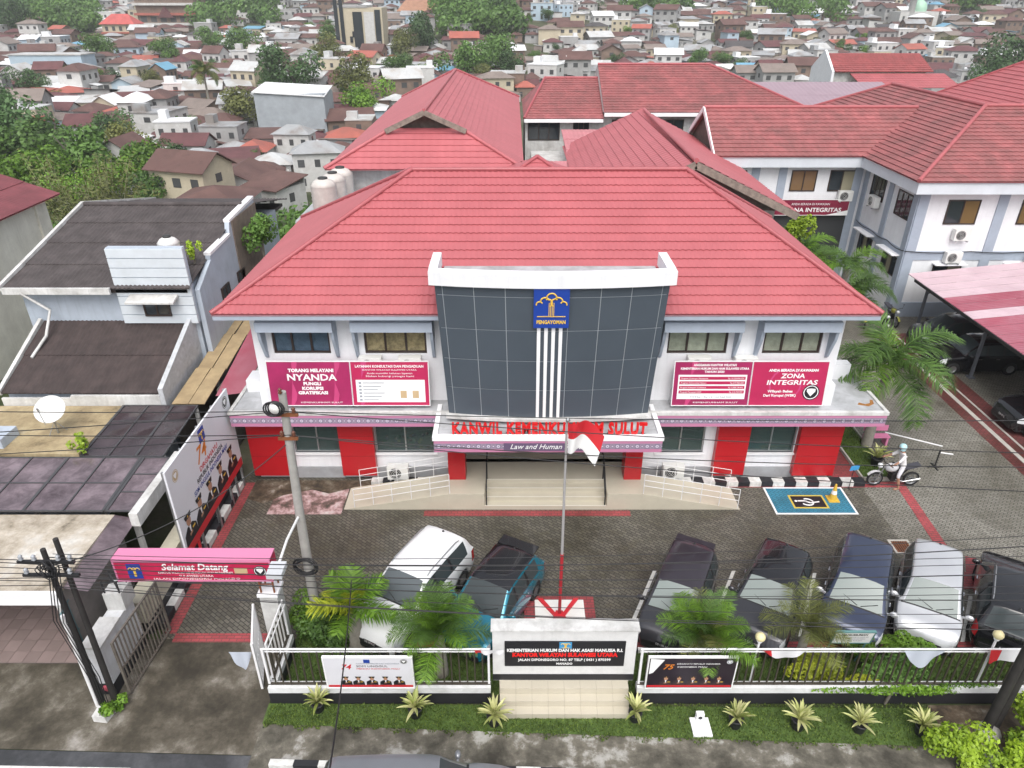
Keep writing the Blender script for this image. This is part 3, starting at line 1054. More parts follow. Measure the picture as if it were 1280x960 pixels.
def swash(t_, x, w_, h_, m):
    k_ = MB()
    pts = [(x + .35 * math.sin(a * 1.6) * w_, -.002, h_ * a) for a in [i / 8 for i in range(9)]]
    for i in range(8):
        a, c = pts[i], pts[i + 1]
        k_.quad((a[0], a[1], a[2]), (a[0] + .10 + .1 * math.sin(i), a[1], a[2]), (c[0] + .10 + .1 * math.sin(i + 1), c[1], c[2]), (c[0], c[1], c[2]))
    k_.build('printed_wave', m, t_)
t, w_, h_ = board('billboard', 'pink billboard reading TORANG MELAYANI NYANDA on the ledge', -8.6, -5.7, 21.95, 3.62, 5.28, R(6), MAGENTA)
swash(t, -.75, .5, h_, WAVE); swash(t, .75, .5, h_, WAVE)
for s_, sz, z, wd in (('TORANG MELAYANI', .17, 1.28, 1.6), ('NYANDA', .34, .96, 1.75), ('PUNGLI', .16, .78, .62), ('KORUPSI', .16, .60, .75), ('GRATIFIKASI', .16, .43, 1.05)):
    text(s_, sz, PRINTWHITE, t, (.08, -.004, z), width=wd, bold=.008, ext=.002)
text('KEMENKUMHAM SULUT', .08, PRINTWHITE, t, (.35, -.004, .08), width=1.5, ext=.002)
legs(t, w_, .1)
t, w_, h_ = board('billboard', 'pink billboard reading LAYANAN KONSULTASI with a white panel, on the ledge', -5.66, -2.95, 21.95, 3.62, 5.28, R(6), CRIMSON)
swash(t, -1.1, .3, h_, WAVE)
text('LAYANAN KONSULTASI DAN PENGADUAN', .13, PRINTWHITE, t, (0, -.004, 1.45), width=2.4, bold=.004, ext=.002)
text('KANTOR WILAYAH SULAWESI UTARA', .08, PRINTWHITE, t, (0, -.004, 1.33), width=1.9, ext=.002)
text('Anda memiliki keluhan layanan', .09, PRINTWHITE, t, (0, -.004, 1.2), width=1.6, ext=.002)
text('Silakan hubungi petugas kami', .09, PRINTWHITE, t, (0, -.004, 1.09), width=1.7, ext=.002)
MB().box(-1.22, 1.22, -.006, .01, .12, .98).build('white_panel', PRINTWHITE, t)
k = MB()
for i in range(6):
    z = .86 - i * .13
    k.box(-1.12, -1.03, -.012, 0, z - .03, z + .04)
    k.box(-.97, -.97 + .75 - .12 * (i % 3), -.012, 0, z - .008, z + .02)
k.build('printed_lines', plain('grey_print', (.30, .32, .36), .6), t)
k = MB()
for cx_ in (.45, .88):
    k.box(cx_ - .11, cx_ + .11, -.010, 0, .28, .56)
k.build('printed_figure', plain('tan_print', (.52, .38, .22), .6), t)
legs(t, w_, .1)
t, w_, h_ = board('billboard', 'pink billboard with a white budget table on the right ledge', 5.72, 8.42, 21.95, 3.62, 5.28, R(6), MAGENTA)
swash(t, -.9, .4, h_, WAVE)
for s_, sz, z, wd in (('ANGGARAN KANTOR WILAYAH', .12, 1.50, 1.5), ('KEMENTERIAN HUKUM DAN HAM SULAWESI UTARA', .11, 1.37, 2.4), ('TAHUN 2020', .11, 1.25, .7)):
    text(s_, sz, PRINTWHITE, t, (.05, -.004, z), width=wd, bold=.004, ext=.002)
MB().box(-1.2, 1.22, -.006, .01, .24, 1.17).build('white_panel', PRINTWHITE, t)
for i, (a_, c_) in enumerate((('Program Dukungan Manajemen', 'Rp 10.254.846.000'), ('Program Administrasi Hukum', 'Rp 615.900.000'), ('Program Kekayaan Intelektual', 'Rp 1.038.120.000'), ('Program Pemajuan HAM', 'Rp 215.700.000'))):
    z = 1.10 - i * .175
    MB().box(-1.15, 1.17, -.010, 0, z - .115, z).build('table_row', CRIMSON, t)
    text(a_, .075, PRINTWHITE, t, (-1.1, -.013, z - .085), align='LEFT', ext=.001)
    text(c_, .075, PRINTWHITE, t, (1.12, -.013, z - .085), align='RIGHT', ext=.001)
text('TOTAL : Rp 12.124.566.000', .09, plain('grey_print', (.3, .32, .36)), t, (0, -.013, .29), width=1.5, ext=.001)
text('KEMENKUMHAM SULUT', .08, PRINTWHITE, t, (.2, -.004, .08), width=1.6, ext=.002)
legs(t, w_, .1)
t, w_, h_ = board('billboard', 'pink billboard reading ZONA INTEGRITAS with a round crest on the ledge', 8.46, 11.1, 21.95, 3.62, 5.28, R(6), CRIMSON)
for s_, sz, z, wd in (('ANDA BERADA DI KAWASAN', .13, 1.30, 1.75), ('ZONA', .24, 1.05, .85), ('INTEGRITAS', .24, .80, 1.8)):
    text(s_, sz, PRINTWHITE, t, (.12, -.006, z), width=wd, bold=.006, ext=.002, shear=.1)
text('Wilayah Bebas', .13, PRINTWHITE, t, (-.25, -.006, .5), width=.9, bold=.004, ext=.002)
text('Dari Korupsi (WBK)', .13, PRINTWHITE, t, (-.25, -.006, .34), width=1.15, bold=.004, ext=.002)
k = MB()
for a in range(-40, 221, 20):
    c0, s0, c1, s1 = math.cos(R(a)), math.sin(R(a)), math.cos(R(a + 20)), math.sin(R(a + 20))
    k.quad((-.1 + .52 * c0, -.002, .8 + .57 * s0), (-.1 + .58 * c0, -.002, .8 + .63 * s0), (-.1 + .58 * c1, -.002, .8 + .63 * s1), (-.1 + .52 * c1, -.002, .8 + .57 * s1))
k.build('printed_ring', WAVE, t)
def crest(t_, x, z, r, y=-.008, dark=PRINTBLACK):
    k_ = MB()
    k_.poly([(x + r * math.cos(R(a)), y, z + r * math.sin(R(a))) for a in range(0, 360, 15)])
    c_ = k_.build('round_crest', dark, t_)
    k_ = MB()
    for i in range(24):
        a0, a1 = R(i * 15), R(i * 15 + 15)
        k_.quad((x + r * .88 * math.cos(a0), y - .003, z + r * .88 * math.sin(a0)), (x + r * .88 * math.cos(a1), y - .003, z + r * .88 * math.sin(a1)), (x + r * .78 * math.cos(a1), y - .003, z + r * .78 * math.sin(a1)), (x + r * .78 * math.cos(a0), y - .003, z + r * .78 * math.sin(a0)))
    k_.poly([(x, y - .003, z - r * .5), (x + r * .5, y - .003, z + .1 * r), (x + r * .5, y - .003, z + .45 * r), (x, y - .003, z + .5 * r), (x - r * .5, y - .003, z + .45 * r), (x - r * .5, y - .003, z + .1 * r)])
    k_.build('crest_shield', PRINTWHITE, c_)
crest(t, .85, .5, .30)
legs(t, w_, .1)
# ------------------------------------------------------------------ rear buildings of the compound
def V3(*a): return Vector(a)
def caps(root, segs, m=RIDGE, r=.1):
    for a, c in segs:
        MB().tube([Vector(a) + V3(0, 0, .05), Vector(c) + V3(0, 0, .05)], r, 6).build('ridge_cap', m, root)
def tiled(root, polys, m=ROOF_MID, course=.42, wave=.42, amp=.01, step=.04, name='roof'):
    """a roof part made of slopes of tiles; the roof board below, the tiles joined on it"""
    k = MB()
    for p in polys:
        k.poly([Vector(q) + V3(0, 0, -.05) for q in p])
    rf_ = k.build(name, RIDGE, root)
    for p in polys:
        stuff(slope(p, course, wave, amp, step, 'roof_tiles', m, rf_))
    return rf_
def rwin(root, x, y, z, w_, h_, axis='y', pane=GLASSDARK, frame=DARKFRAME, n=2, curtain=None, out=-1):
    """window set on a wall facing -Y (axis y) or -X (axis x)"""
    T = Matrix.Translation((x, y, z)) @ (Matrix.Identity(4) if axis == 'y' else Matrix.Rotation(-PI / 2, 4, 'Z'))
    k = MB(); k.T = T
    for xa in [-w_ / 2 + i * (w_ - .07) / n for i in range(n + 1)]:
        k.box(xa, xa + .07, -.05, .03, -h_ / 2, h_ / 2)
    k.box(-w_ / 2 + .07, w_ / 2 - .07, -.048, .03, -h_ / 2, -h_ / 2 + .07)
    k.box(-w_ / 2 + .07, w_ / 2 - .07, -.048, .03, h_ / 2 - .07, h_ / 2)
    o = k.build('window', frame, root)
    for i in range(n):
        a = -w_ / 2 + i * (w_ - .07) / n
        k = MB(); k.T = T
        k.box(a + .07, a + (w_ - .07) / n, -.028, .02, -h_ / 2 + .07, h_ / 2 - .07)
        k.build('pane', (curtain or [pane])[i % len(curtain or [1])], o)
    return o
DARKWALL = mat('weathered_gable_boards', (.13, .11, .095), .85, .3, 4)
AMB = plain('amber_curtain_glass', (.17, .105, .045), .08, 0, .6)
PALEG = plain('pale_curtain_glass', (.30, .28, .20), .08, 0, .6)
# hall with the gablet
H = thing('rear_hall', 'long hall with pink-red roof and brown gablet behind the office building', 'building', (-4.5, 52, 0))
H.location = (0, 0, 0)
MB().box(-9.2, .2, 37.9, 65.8, -3, 8.6).build('wall', WHITE_DIRTY, H)
x0, x1, zf, zg, zt = -9.6, .6, 8.7, 10.4, 11.3
xc = -4.5
gl, gr = V3(-6.25, 39.1, zg), V3(-2.75, 39.1, zg)
rf_ = tiled(H, [[(x0, 37.1, zf), (x1, 37.1, zf), gr, gl], [(x0, 66.5, zf), (x0, 37.1, zf), gl, (xc, 38.5, zt), (xc, 61.5, zt)], [(x1, 37.1, zf), (x1, 66.5, zf), (xc, 61.5, zt), (xc, 38.5, zt), gr], [(x1, 66.5, zf), (x0, 66.5, zf), (xc, 61.5, zt)]], ROOF, .36, .42, .012, .035)
caps(rf_, [((x0, 37.1, zf), gl), ((x1, 37.1, zf), gr), ((xc, 38.5, zt), (xc, 61.5, zt)), ((x0, 66.5, zf), (xc, 61.5, zt)), ((x1, 66.5, zf), (xc, 61.5, zt))], MATS['red_roof_metal'], .11)
k = MB()
k.poly([(-6.3, 39.3, zg - .1), (-2.7, 39.3, zg - .1), (xc, 39.3, zt - .05)])
k.build('gablet_wall', DARKWALL, rf_)
for s in (-1, 1):
    k = MB()
    k.bar((xc, 38.45, zt - .05), (xc + s * 2.1, 38.75, zg - .12), .08, .26)
    k.build('bargeboard', mat('grey_bargeboard', (.24, .20, .17), .9, .35, 5), rf_)
# blocks at the back
K = thing('rear_block', 'long rear block with red tiled roof behind the hall', 'building', (0, 0, 0))
MB().box(1.0, 21.2, 56.2, 66.5, -4, 8.6).build('wall', WHITE_DIRTY, K)
rf_ = tiled(K, [[(.9, 55.5, 8.5), (6.8, 55.5, 8.5), (6.8, 61.0, 10.75), (2.6, 61.0, 10.75)], [(6.8, 55.4, 8.95), (22.4, 55.4, 8.95), (15.6, 61.5, 11.7), (6.8, 61.5, 11.7)], [(22.4, 55.4, 8.95), (22.4, 67.5, 8.95), (15.6, 61.5, 11.7)], [(22.4, 67.5, 8.95), (6.8, 67.5, 8.95), (6.8, 61.5, 11.7), (15.6, 61.5, 11.7)], [(6.8, 66.5, 8.5), (.9, 66.5, 8.5), (2.6, 61.0, 10.75), (6.8, 61.0, 10.75)], [(.9, 66.5, 8.5), (.9, 55.5, 8.5), (2.6, 61.0, 10.75)]], ROOF_OLD, .36, .36, .014, .045)
caps(rf_, [((2.6, 61, 10.75), (6.8, 61, 10.75)), ((6.8, 61.5, 11.7), (15.6, 61.5, 11.7)), ((22.4, 55.4, 8.95), (15.6, 61.5, 11.7)), ((.9, 55.5, 8.5), (2.6, 61, 10.75))])
k = MB(); k.poly([(6.8, 55.4, 8.9), (6.8, 67.5, 8.9), (6.8, 61.5, 11.68)]); k.build('gable_wall', WHITE_DIRTY, rf_)
k = MB(); k.box(.9, 6.75, 55.36, 55.44, 8.25, 8.48); k.box(6.8, 22.3, 55.26, 55.34, 8.68, 8.93); k.build('fascia', WHITE_CLEAN, rf_)
for x, w_ in ((2.4, 2.4), (5.2, 1.2), (8.6, 2.2), (11.8, 2.2), (15.0, 2.2)):
    rwin(K, x, 56.2, 7.6, w_, 1.5, n=3)
# gable-roofed middle hall
Mh = thing('middle_hall', 'hall with pink-red gable roof and brown bargeboard behind the right end of the office', 'building', (0, 0, 0))
MB().box(4.2, 13.0, 34.9, 50.3, 0, 7.2).build('wall', WHITE_DIRTY, Mh)
rf_ = tiled(Mh, [[(3.5, 51, 7.3), (3.5, 34, 7.3), (8.6, 34, 9.7), (8.9, 51, 9.7)], [(13.8, 34, 7.3), (14.0, 51, 7.3), (8.9, 51, 9.7), (8.6, 34, 9.7)]], ROOF, .45, .42, .012, .035)
caps(rf_, [((8.6, 34, 9.7), (8.9, 51, 9.7))], MATS['red_roof_metal'], .13)
k = MB(); k.poly([(3.9, 34.8, 7.2), (13.4, 34.8, 7.2), (8.62, 34.8, 9.5)]); k.build('gable_wall', DARKWALL, rf_)
for s in (-1, 1):
    k = MB(); k.bar((8.6, 33.95, 9.55), (8.6 + s * 5.2, 33.95, 7.12), .08, .34); k.build('bargeboard', MATS['grey_bargeboard'], rf_)
k = MB(); k.poly([(3.9, 50.4, 7.2), (8.9, 50.4, 9.5), (13.4, 50.4, 7.2)]); k.build('gable_wall', DARKWALL, rf_)
# passage roofs between
P_ = thing('passage_pavilion', 'small hipped red roof just behind the office ridge', 'building', (0, 0, 0))
MB().box(-.6, 3.0, 34.6, 37.6, 0, 8.4).build('wall', WHITE_DIRTY, P_)
rf_ = tiled(P_, [[(-.9, 34.2, 8.45), (3.3, 34.2, 8.45), (1.25, 36.1, 9.5)], [(-.9, 38, 8.45), (-.9, 34.2, 8.45), (1.25, 36.1, 9.5)], [(3.3, 34.2, 8.45), (3.3, 38, 8.45), (1.25, 36.1, 9.5)], [(3.3, 38, 8.45), (-.9, 38, 8.45), (1.25, 36.1, 9.5)]], ROOF)
caps(rf_, [((-.9, 34.2, 8.45), (1.25, 36.1, 9.5)), ((3.3, 34.2, 8.45), (1.25, 36.1, 9.5))])
Q_ = thing('covered_walkway', 'pink metal sheet roof over the walkway between the rear halls', 'walkway', (0, 0, 0))
MB().box(1.4, 4.6, 40, 55, 0, 6.3).build('wall', WHITE_DIRTY, Q_)
rf_ = tiled(Q_, [[(1.0, 39.5, 6.5), (4.0, 39.5, 6.5), (4.0, 46.2, 7.3), (1.0, 46.2, 7.3)], [(3.6, 46.5, 7.2), (9.0, 46.5, 7.2), (9.0, 54.5, 7.9), (3.6, 54.5, 7.9)]], mat('pale_pink_sheet', (.52, .20, .22), .5, .15, 1, (.4, .15, .16), .5), 2.5, .3, .012, .02)
# flat annex and water tanks
A_ = thing('flat_annex', 'flat concrete roofed annex with blue edge behind the office', 'building', (0, 0, 0))
MB().box(-10.2, -.8, 33.5, 37.3, 0, 6.9).build('wall', WHITE_DIRTY, A_)
MB().box(-10.35, -.7, 33.45, 37.4, 6.9, 7.05).build('flat_roof', SLABGREY, A_)
MB().box(-8.2, -2.6, 36.6, 37.06, 7.05, 7.5).build('gutter_trough', mat('sky_blue_sheet', (.22, .50, .68), .5, .1), A_)
k = MB()
for i in range(4):
    k.tube([(-10.2, 34 + .15 * i, 7.12), (-6.0, 35.2 + .15 * i, 7.12)], .03, 5)
k.build('roof_pipe', WHITE_DIRTY, A_)
TANK = mat('cream_tank_plastic', (.58, .55, .52), .55, .1, 3, (.35, .31, .28), .4, 2)
def tank(loc, label, r=.5, h=1.5, m=TANK, cat='water tank'):
    t_ = thing('water_tank', label, cat, loc, 0, 'cylindrical rooftop water tanks')
    prof = [(r * .96, 0)]
    for i in range(9):
        z = h * .82 * (i + .5) / 9
        prof += [(r, z - .02), (r * .955, z + h * .045)]
    prof += [(r, h * .84), (r * .7, h * .95), (r * .36, h), (0, h)]
    MB().lathe(prof, 20).build('shell', m, t_)
    MB().lathe([(r * .38, h), (r * .38, h + .06), (r * .3, h + .08), (0, h + .08)], 14).build('lid', plain('tank_lid_black', (.03, .03, .03), .6), t_)
    return t_
for (x, y), ty, l in (((404, 249), 34.1, 'cream water tank foremost of three beside the office roof'), ((417, 240), 35.3, 'cream water tank between two others beside the office roof'), ((427, 231), 36.5, 'cream water tank nearest the rear hall of three beside the office roof')):
    tank((AY(x, 230, ty).x, ty, 7.05), l, .62, 1.85)
# grey sheet workshop and gabled house behind
W_ = thing('metal_workshop', 'low workshop with purple-grey metal sheet roof behind the annex wing', 'building', (0, 0, 0))
MB().box(24, 37, 74, 81, -6, 6.9).build('wall', WHITE_DIRTY, W_)
k = mat('purple_grey_sheet', (.33, .24, .28), .5, .12, .6, (.26, .19, .22), .4)
tiled(W_, [[(22.5, 73, 6.8), (39.5, 73, 6.8), (39.5, 82, 8.4), (22.5, 82, 8.4)]], k, 4, .5, .02, .02)
W2 = thing('gabled_house', 'house with white gable wall and maroon tiled roof behind the metal workshop', 'house', (0, 0, 0))
MB().box(41, 53, 98.8, 105.5, -10, 8.0).build('wall', WHITE_DIRTY, W2)
k = MB(); k.prism([(40.8, 98.4, 8.0), (40.8, 102, 10.3), (40.8, 105.6, 8.0), (40.8, 105.6, -8), (40.8, 98.4, -8)], (.3, 0, 0)); k.build('gable_wall', WHITE, W2)
rf_ = tiled(W2, [[(41.1, 98.2, 8.0), (53.6, 98.2, 8.0), (53.2, 102, 9.9), (41.1, 102, 9.9)], [(53.6, 105.8, 8.0), (41.1, 105.8, 8.0), (41.1, 102, 9.9), (53.2, 102, 9.9)]], mat('maroon_tile', (.30, .075, .075), .7, .2, 1.5, (.16, .05, .05), .5), .45, .4, .015, .05)
tiled(W2, [[(43, 93.5, 6.6), (55, 93.5, 6.6), (55, 98.2, 7.8), (43, 98.2, 7.8)]], ROOF_MID, .6, .4, .012, .03, 'porch_roof')
W3 = thing('tall_roof_house', 'building with steep red tiled roof behind the annex', 'building', (0, 0, 0))
MB().box(35.3, 49, 51, 62, 0, 9.0).build('wall', WHITE_DIRTY, W3)
rf_ = tiled(W3, [[(34, 50.2, 9.0), (50, 50.2, 9.0), (42, 56.5, 14)], [(34, 63, 9.0), (34, 50.2, 9.0), (42, 56.5, 14)], [(50, 50.2, 9), (50, 63, 9), (42, 56.5, 14)], [(50, 63, 9), (34, 63, 9), (42, 56.5, 14)]], ROOF_MID)
caps(rf_, [((34, 50.2, 9.0), (42, 56.5, 14)), ((34, 63, 9.0), (42, 56.5, 14))])

# ------------------------------------------------------------------ annex building on the right
A = thing('annex_building', 'white two-storey annex with grey-blue bands and red tiled roof', 'building', (0, 0, 0))
k = MB()
k.box(22, 46, 38.4, 49, 0, 7.5)
k.box(22, 32.6, 49, 59.4, 0, 7.5)
k.box(12.6, 22, 45, 51, 0, 7.5)
k.build('wall', WHITE, A)
gb = MB()
for x in (22.0, 26.3, 30.4, 34.5):
    gb.box(x, x + .55, 38.34, 38.4, 0, 7.3)
gb.box(22.55, 46, 38.345, 38.4, 3.45, 3.95)
gb.box(22.55, 46, 38.345, 38.4, 0, .9)
for y in (38.4, 41.2, 44.4):
    gb.box(21.94, 22.0, y, y + .5, 0, 7.3)
gb.box(21.945, 22.0, 38.9, 44.9, 3.45, 3.95)
for x in (14.9, 16.6, 21.3):
    gb.box(x, x + .5, 44.94, 45.0, 0, 7.3)
stuff(gb.build('grey_band', GREYBLUE, A))
fa = MB()
fa.box(21.3, 46, 37.6, 38.3, 7.3, 7.92)
fa.box(21.3, 22.0, 38.3, 44.3, 7.3, 7.92)
fa.box(12.2, 22.0, 44.3, 45.0, 7.3, 7.92)
fa.build('fascia', mat('pale_grey_fascia', (.62, .66, .71), .7, .08, 1, (.42, .45, .48), .3), A)
rf_ = tiled(A, [[(21.2, 37.5, 7.98), (47, 37.5, 7.98), (41, 43.6, 10.9), (27.3, 43.6, 10.9)],
                [(21.2, 60, 7.98), (21.2, 37.5, 7.98), (27.3, 43.6, 10.9), (27.3, 55, 10.9)],
                [(47, 37.5, 7.98), (47, 49.7, 7.98), (41, 43.6, 10.9)],
                [(47, 49.7, 7.98), (33.4, 49.7, 7.98), (27.3, 43.6, 10.9), (41, 43.6, 10.9)],
                [(33.4, 49.7, 7.98), (33.4, 60, 7.98), (27.3, 55, 10.9), (27.3, 43.6, 10.9)],
                [(33.4, 60, 7.98), (21.2, 60, 7.98), (27.3, 55, 10.9)],
                [(12.2, 44.2, 7.98), (22.6, 44.2, 7.98), (26.5, 48, 10.25), (12.2, 48, 10.25)],
                [(24, 51.8, 7.98), (12.2, 51.8, 7.98), (12.2, 48, 10.25), (26, 48, 10.25)]], ROOF_OLD, .36, .36, .014, .05)
caps(rf_, [((21.2, 37.5, 7.98), (27.3, 43.6, 10.9)), ((27.3, 43.6, 10.9), (27.3, 55, 10.9)), ((27.3, 43.6, 10.9), (41, 43.6, 10.9)), ((12.2, 48, 10.25), (25.8, 48, 10.25)), ((21.2, 60, 7.98), (27.3, 55, 10.9))], MATS['faded_red_roof'], .12)
k = MB(); k.poly([(12.5, 44.3, 7.9), (12.5, 51.7, 7.9), (12.5, 48, 10.15)]); k.build('gable_wall', DARKWALL, A)
for s in (-1, 1):
    k = MB(); k.bar((12.2, 48, 10.2), (12.2, 48 + s * 3.9, 7.9), .08, .3); k.build('bargeboard', WHITE_CLEAN, A)
for x, c in ((24.5, [GLASSDARK, AMB]), (28.5, [AMB, GLASSDARK]), (32.6, [GLASSDARK])):
    rwin(A, x, 38.4, 6.15, 1.75, 1.35, curtain=c)
    rwin(A, x + .1, 38.4, 2.55, 1.6, 1.2, curtain=[GLASSDARK, PALEG])
    k = MB(); k.box(x - .8, x + 1.0, 38.0, 38.4, 3.22, 3.29); k.build('window_ledge', WHITE_CLEAN, A)
for y, z in ((43.0, 6.4), (39.75, 6.2), (43.0, 2.9), (39.75, 2.8)):
    rwin(A, 22, y, z, 1.7, 1.4 if z > 4 else 1.1, 'x', n=3, curtain=[GLASSDARK, PALEG if z < 4 else GLASSDARK])
    if z < 4:
        k = MB(); k.box(21.5, 22, y - 1, y + 1, z + .75, z + .82); k.build('window_ledge', WHITE_CLEAN, A)
for x, c in ((15.4, [GLASSDARK]), (18.2, [AMB, AMB]), (20.6, [GLASSDARK, PALEG])):
    rwin(A, x if x > 16 else 14.0, 45, 6.35, 1.6 if x > 16 else 1.2, 1.3, curtain=c)
MB().box(15.6, 21.3, 44.9, 45.0, 0, 4.3).build('porch_shade_slab', plain('porch_shade_paint', (.035, .037, .04), .7), A)  # flat slab; the dark of the porch is put into its colour
for (x, y, z, rz, l) in ((20.9, 44.75, 5.1, 0, 'white air conditioner under the pale curtain window above the maroon banner'), (21.7, 42.6, 5.3, -PI / 2, 'white air conditioner on the annex side wall under the open window'), (24.7, 38.15, 4.6, 0, 'white air conditioner under the amber curtained annex window'), (24.6, 38.15, 3.32, 0, 'white air conditioner above the lower annex window beside the carport roof'), (29.2, 38.15, 3.32, 0, 'white air conditioner above the lower annex window farther from the corner')):
    aircon((x, y, z), l, rz, 1.1)
t, w_, h_ = board('banner', 'maroon banner reading ZONA INTEGRITAS over the annex porch', 16.2, 21.2, 44.6, 4.3, 5.25, 0, mat('maroon_print', (.20, .012, .04), .5, .2), 'banner')
text('ANDA BERADA DI KAWASAN', .20, PRINTWHITE, t, (.1, -.004, .62), width=2.4, ext=.002)
text('ZONA INTEGRITAS', .36, PRINTWHITE, t, (.3, -.004, .2), width=3.6, bold=.008, ext=.002)
k = MB(); k.poly([(1.2, -.003, 0), (2.5, -.003, 0), (2.5, -.003, .3)]); k.build('printed_wave', PRINTWHITE, t)
k = MB(); k.tube([(22.0 + .0, 44.9 - i * .65, 4.0 - .15 * math.sin(i * 1.1)) for i in range(11)], .03, 4)
k = MB(); k.tube([(21.9, 44.6 - i * .6, 3.98 - .12 * abs(math.sin(i * .9))) for i in range(11)] + [(22 + i * .9, 38.28, 3.98 - .1 * abs(math.sin(i * .8))) for i in range(0, 16)], .025, 4)
tag(k.build('wall_cable', BLACKMETAL), 'black cable sagging along the annex wall band', 'cable')

# ------------------------------------------------------------------ carport
Cp = thing('carport', 'open carport with maroon and pale striped sheet roof beside the annex', 'carport', (22, 30, 0))
Cp.location = (0, 0, 0)
sheetm = mat('maroon_sheet', (.33, .075, .11), .45, .12, .8, (.42, .22, .26), .5, .5)
palem = mat('pale_pink_roofsheet', (.56, .42, .46), .45, .12, .8, (.42, .28, .32), .5, .6)
y = 22.0
i = 0
while y < 36.4:
    pale = y > 33.6 or 30.55 < y < 31.4
    L = .9
    p = [(21.9, y + L - .02, 3.0), (21.9, y, 3.0), (28.6, y, 3.75), (28.6, y + L - .02, 3.75)]
    slope([Vector(q) for q in p], 7, .18, .014, .02, 'roof_sheet', palem if pale else sheetm, Cp)
    y += L
k = MB()
k.bar((21.88, 22, 2.93), (21.88, 36.5, 2.93), .08, .14)
k.bar((28.5, 22, 3.66), (28.5, 36.5, 3.66), .08, .14)
for y in (23, 25.6, 28.2, 30.8, 33.4, 36.2):
    k.bar((21.9, y, 2.9), (28.5, y, 3.6), .06, .1)
    k.bar((22.6, y, 2.3), (26, y, 3.25), .05, .05)
k.build('roof_frame', BLACKMETAL, Cp)
for y in (25.6, 30.8, 36.2):
    k = MB(); k.bar((22.55, y, 0), (22.55, y, 2.95), .12, .12, 0); k.box(22.4, 22.7, y - .15, y + .15, 0, .08); k.build('post', mat('grey_steel_post', (.12, .13, .15), .5, .1), Cp)
    k = MB(); k.bar((28.2, y, 0), (28.2, y, 3.6), .12, .12); k.build('post', MATS['grey_steel_post'], Cp)

MB().box(28.75, 28.9, 20, 37.5, 0, 3.7).build('added_shade_wall', mat('carport_shade_wall', (.16, .165, .175), .85, .2), Cp)  # unseen dark wall, added to keep light out of the carport
# ------------------------------------------------------------------ neighbour's house on the left
ASB = mat('dark_corrugated_sheet', (.085, .072, .072), .85, .3, 2.5, (.035, .028, .028), .7, 1.2)
ASB2 = mat('darker_corrugated_sheet', (.062, .045, .043), .85, .35, 2.5, (.030, .022, .022), .7, 1.3)
PALEBLUE = mat('pale_blue_wall', (.46, .52, .60), .75, .1, 1.2, (.30, .33, .37), .4, .7, streak=.25)
Hn = thing('neighbour_house', 'pale blue neighbour house with dark corrugated roofs left of the office', 'house', (0, 0, 0))
k = MB()
k.box(-19.6, -12.75, 26.6, 38, -3, 6.4)
k.box(-19.0, -13.1, 23.3, 26.6, 0, 3.45)
k.build('wall', PALEBLUE, Hn)
rf_ = MB().box(-19.5, -12.8, 26.3, 39.5, 6.2, 6.35).build('upper_roof', ASB, Hn)
for n_, p in (('f', [(-19.9, 26.1, 6.45), (-12.6, 26.1, 6.45), (-12.6, 33, 7.95), (-19.9, 33, 7.95)]), ('b', [(-12.6, 39.8, 6.5), (-19.9, 39.8, 6.5), (-19.9, 33, 7.95), (-12.6, 33, 7.95)])):
    slope(p, 1.65, .17, .022, .035, 'roof_sheet_row', ASB, rf_, joined=False)
k = MB(); k.tube([(-19.9, 33, 7.98), (-12.6, 33, 7.98)], .12, 6); k.build('ridge_cap', ASB, rf_)
k = MB(); k.bar((-19.98, 26.0, 6.48), (-19.98, 33, 8.0), .14, .22); k.bar((-19.98, 33, 8.0), (-19.98, 39.8, 6.5), .14, .22); k.build('verge_board', WHITE_DIRTY, rf_)
k = MB(); k.box(-19.9, -15.7, 25.98, 26.1, 6.25, 6.5); k.build('gutter', WHITE_DIRTY, rf_)
rf_ = MB().box(-19.0, -13.1, 23.4, 26.5, 3.3, 3.42).build('lower_roof', ASB2, Hn)
slope([(-19.0, 23.0, 3.5), (-13.1, 23.0, 3.5), (-13.1, 26.55, 4.9), (-19.0, 26.55, 4.9)], 1.9, .17, .022, .035, 'roof_sheet_row', ASB2, rf_, joined=False)
k = MB(); k.bar((-19.1, 23.0, 3.5), (-19.1, 26.5, 4.95), .14, .2); k.build('verge_board', WHITE_DIRTY, rf_)
k = MB(); k.prism([(-13.1, 22.9, 2.9), (-13.1, 22.9, 3.75), (-13.1, 26.6, 5.2), (-13.1, 26.6, 2.9)], (.18, 0, 0)); k.build('verge_wall', mat('mottled_wall', (.55, .57, .60), .85, .2, 2, (.22, .22, .22), .6, 2), Hn)
k = MB(); k.box(-16.4, -13.1, 22.88, 23.0, 2.85, 3.46); k.box(-19.0, -16.4, 22.9, 23.0, 2.9, 3.35); k.build('fascia', WHITE_DIRTY, Hn)
for i in range(8):
    z = 4.9 + i * .39
    MB().box(-15.62, -12.65, 26.30, 26.42 - .0, z, z + .355).build('cladding_board', mat('pale_cladding', (.60, .65, .70), .6, .08, 1.5, (.45, .48, .5), .4, 1), Hn)
MB().box(-15.60, -12.67, 26.35, 26.6, 4.88, 8.02).build('cladding_backing', PALEBLUE, Hn)
rwin(Hn, -14.15, 26.28, 5.55, 1.05, .65, n=2)
k = MB(); k.prism([(-15.1, 26.3, 6.15), (-15.1, 25.75, 6.0), (-15.1, 25.75, 5.93), (-15.1, 26.3, 6.02)], (1.9, 0, 0)); k.build('window_awning', WHITE_DIRTY, Hn)
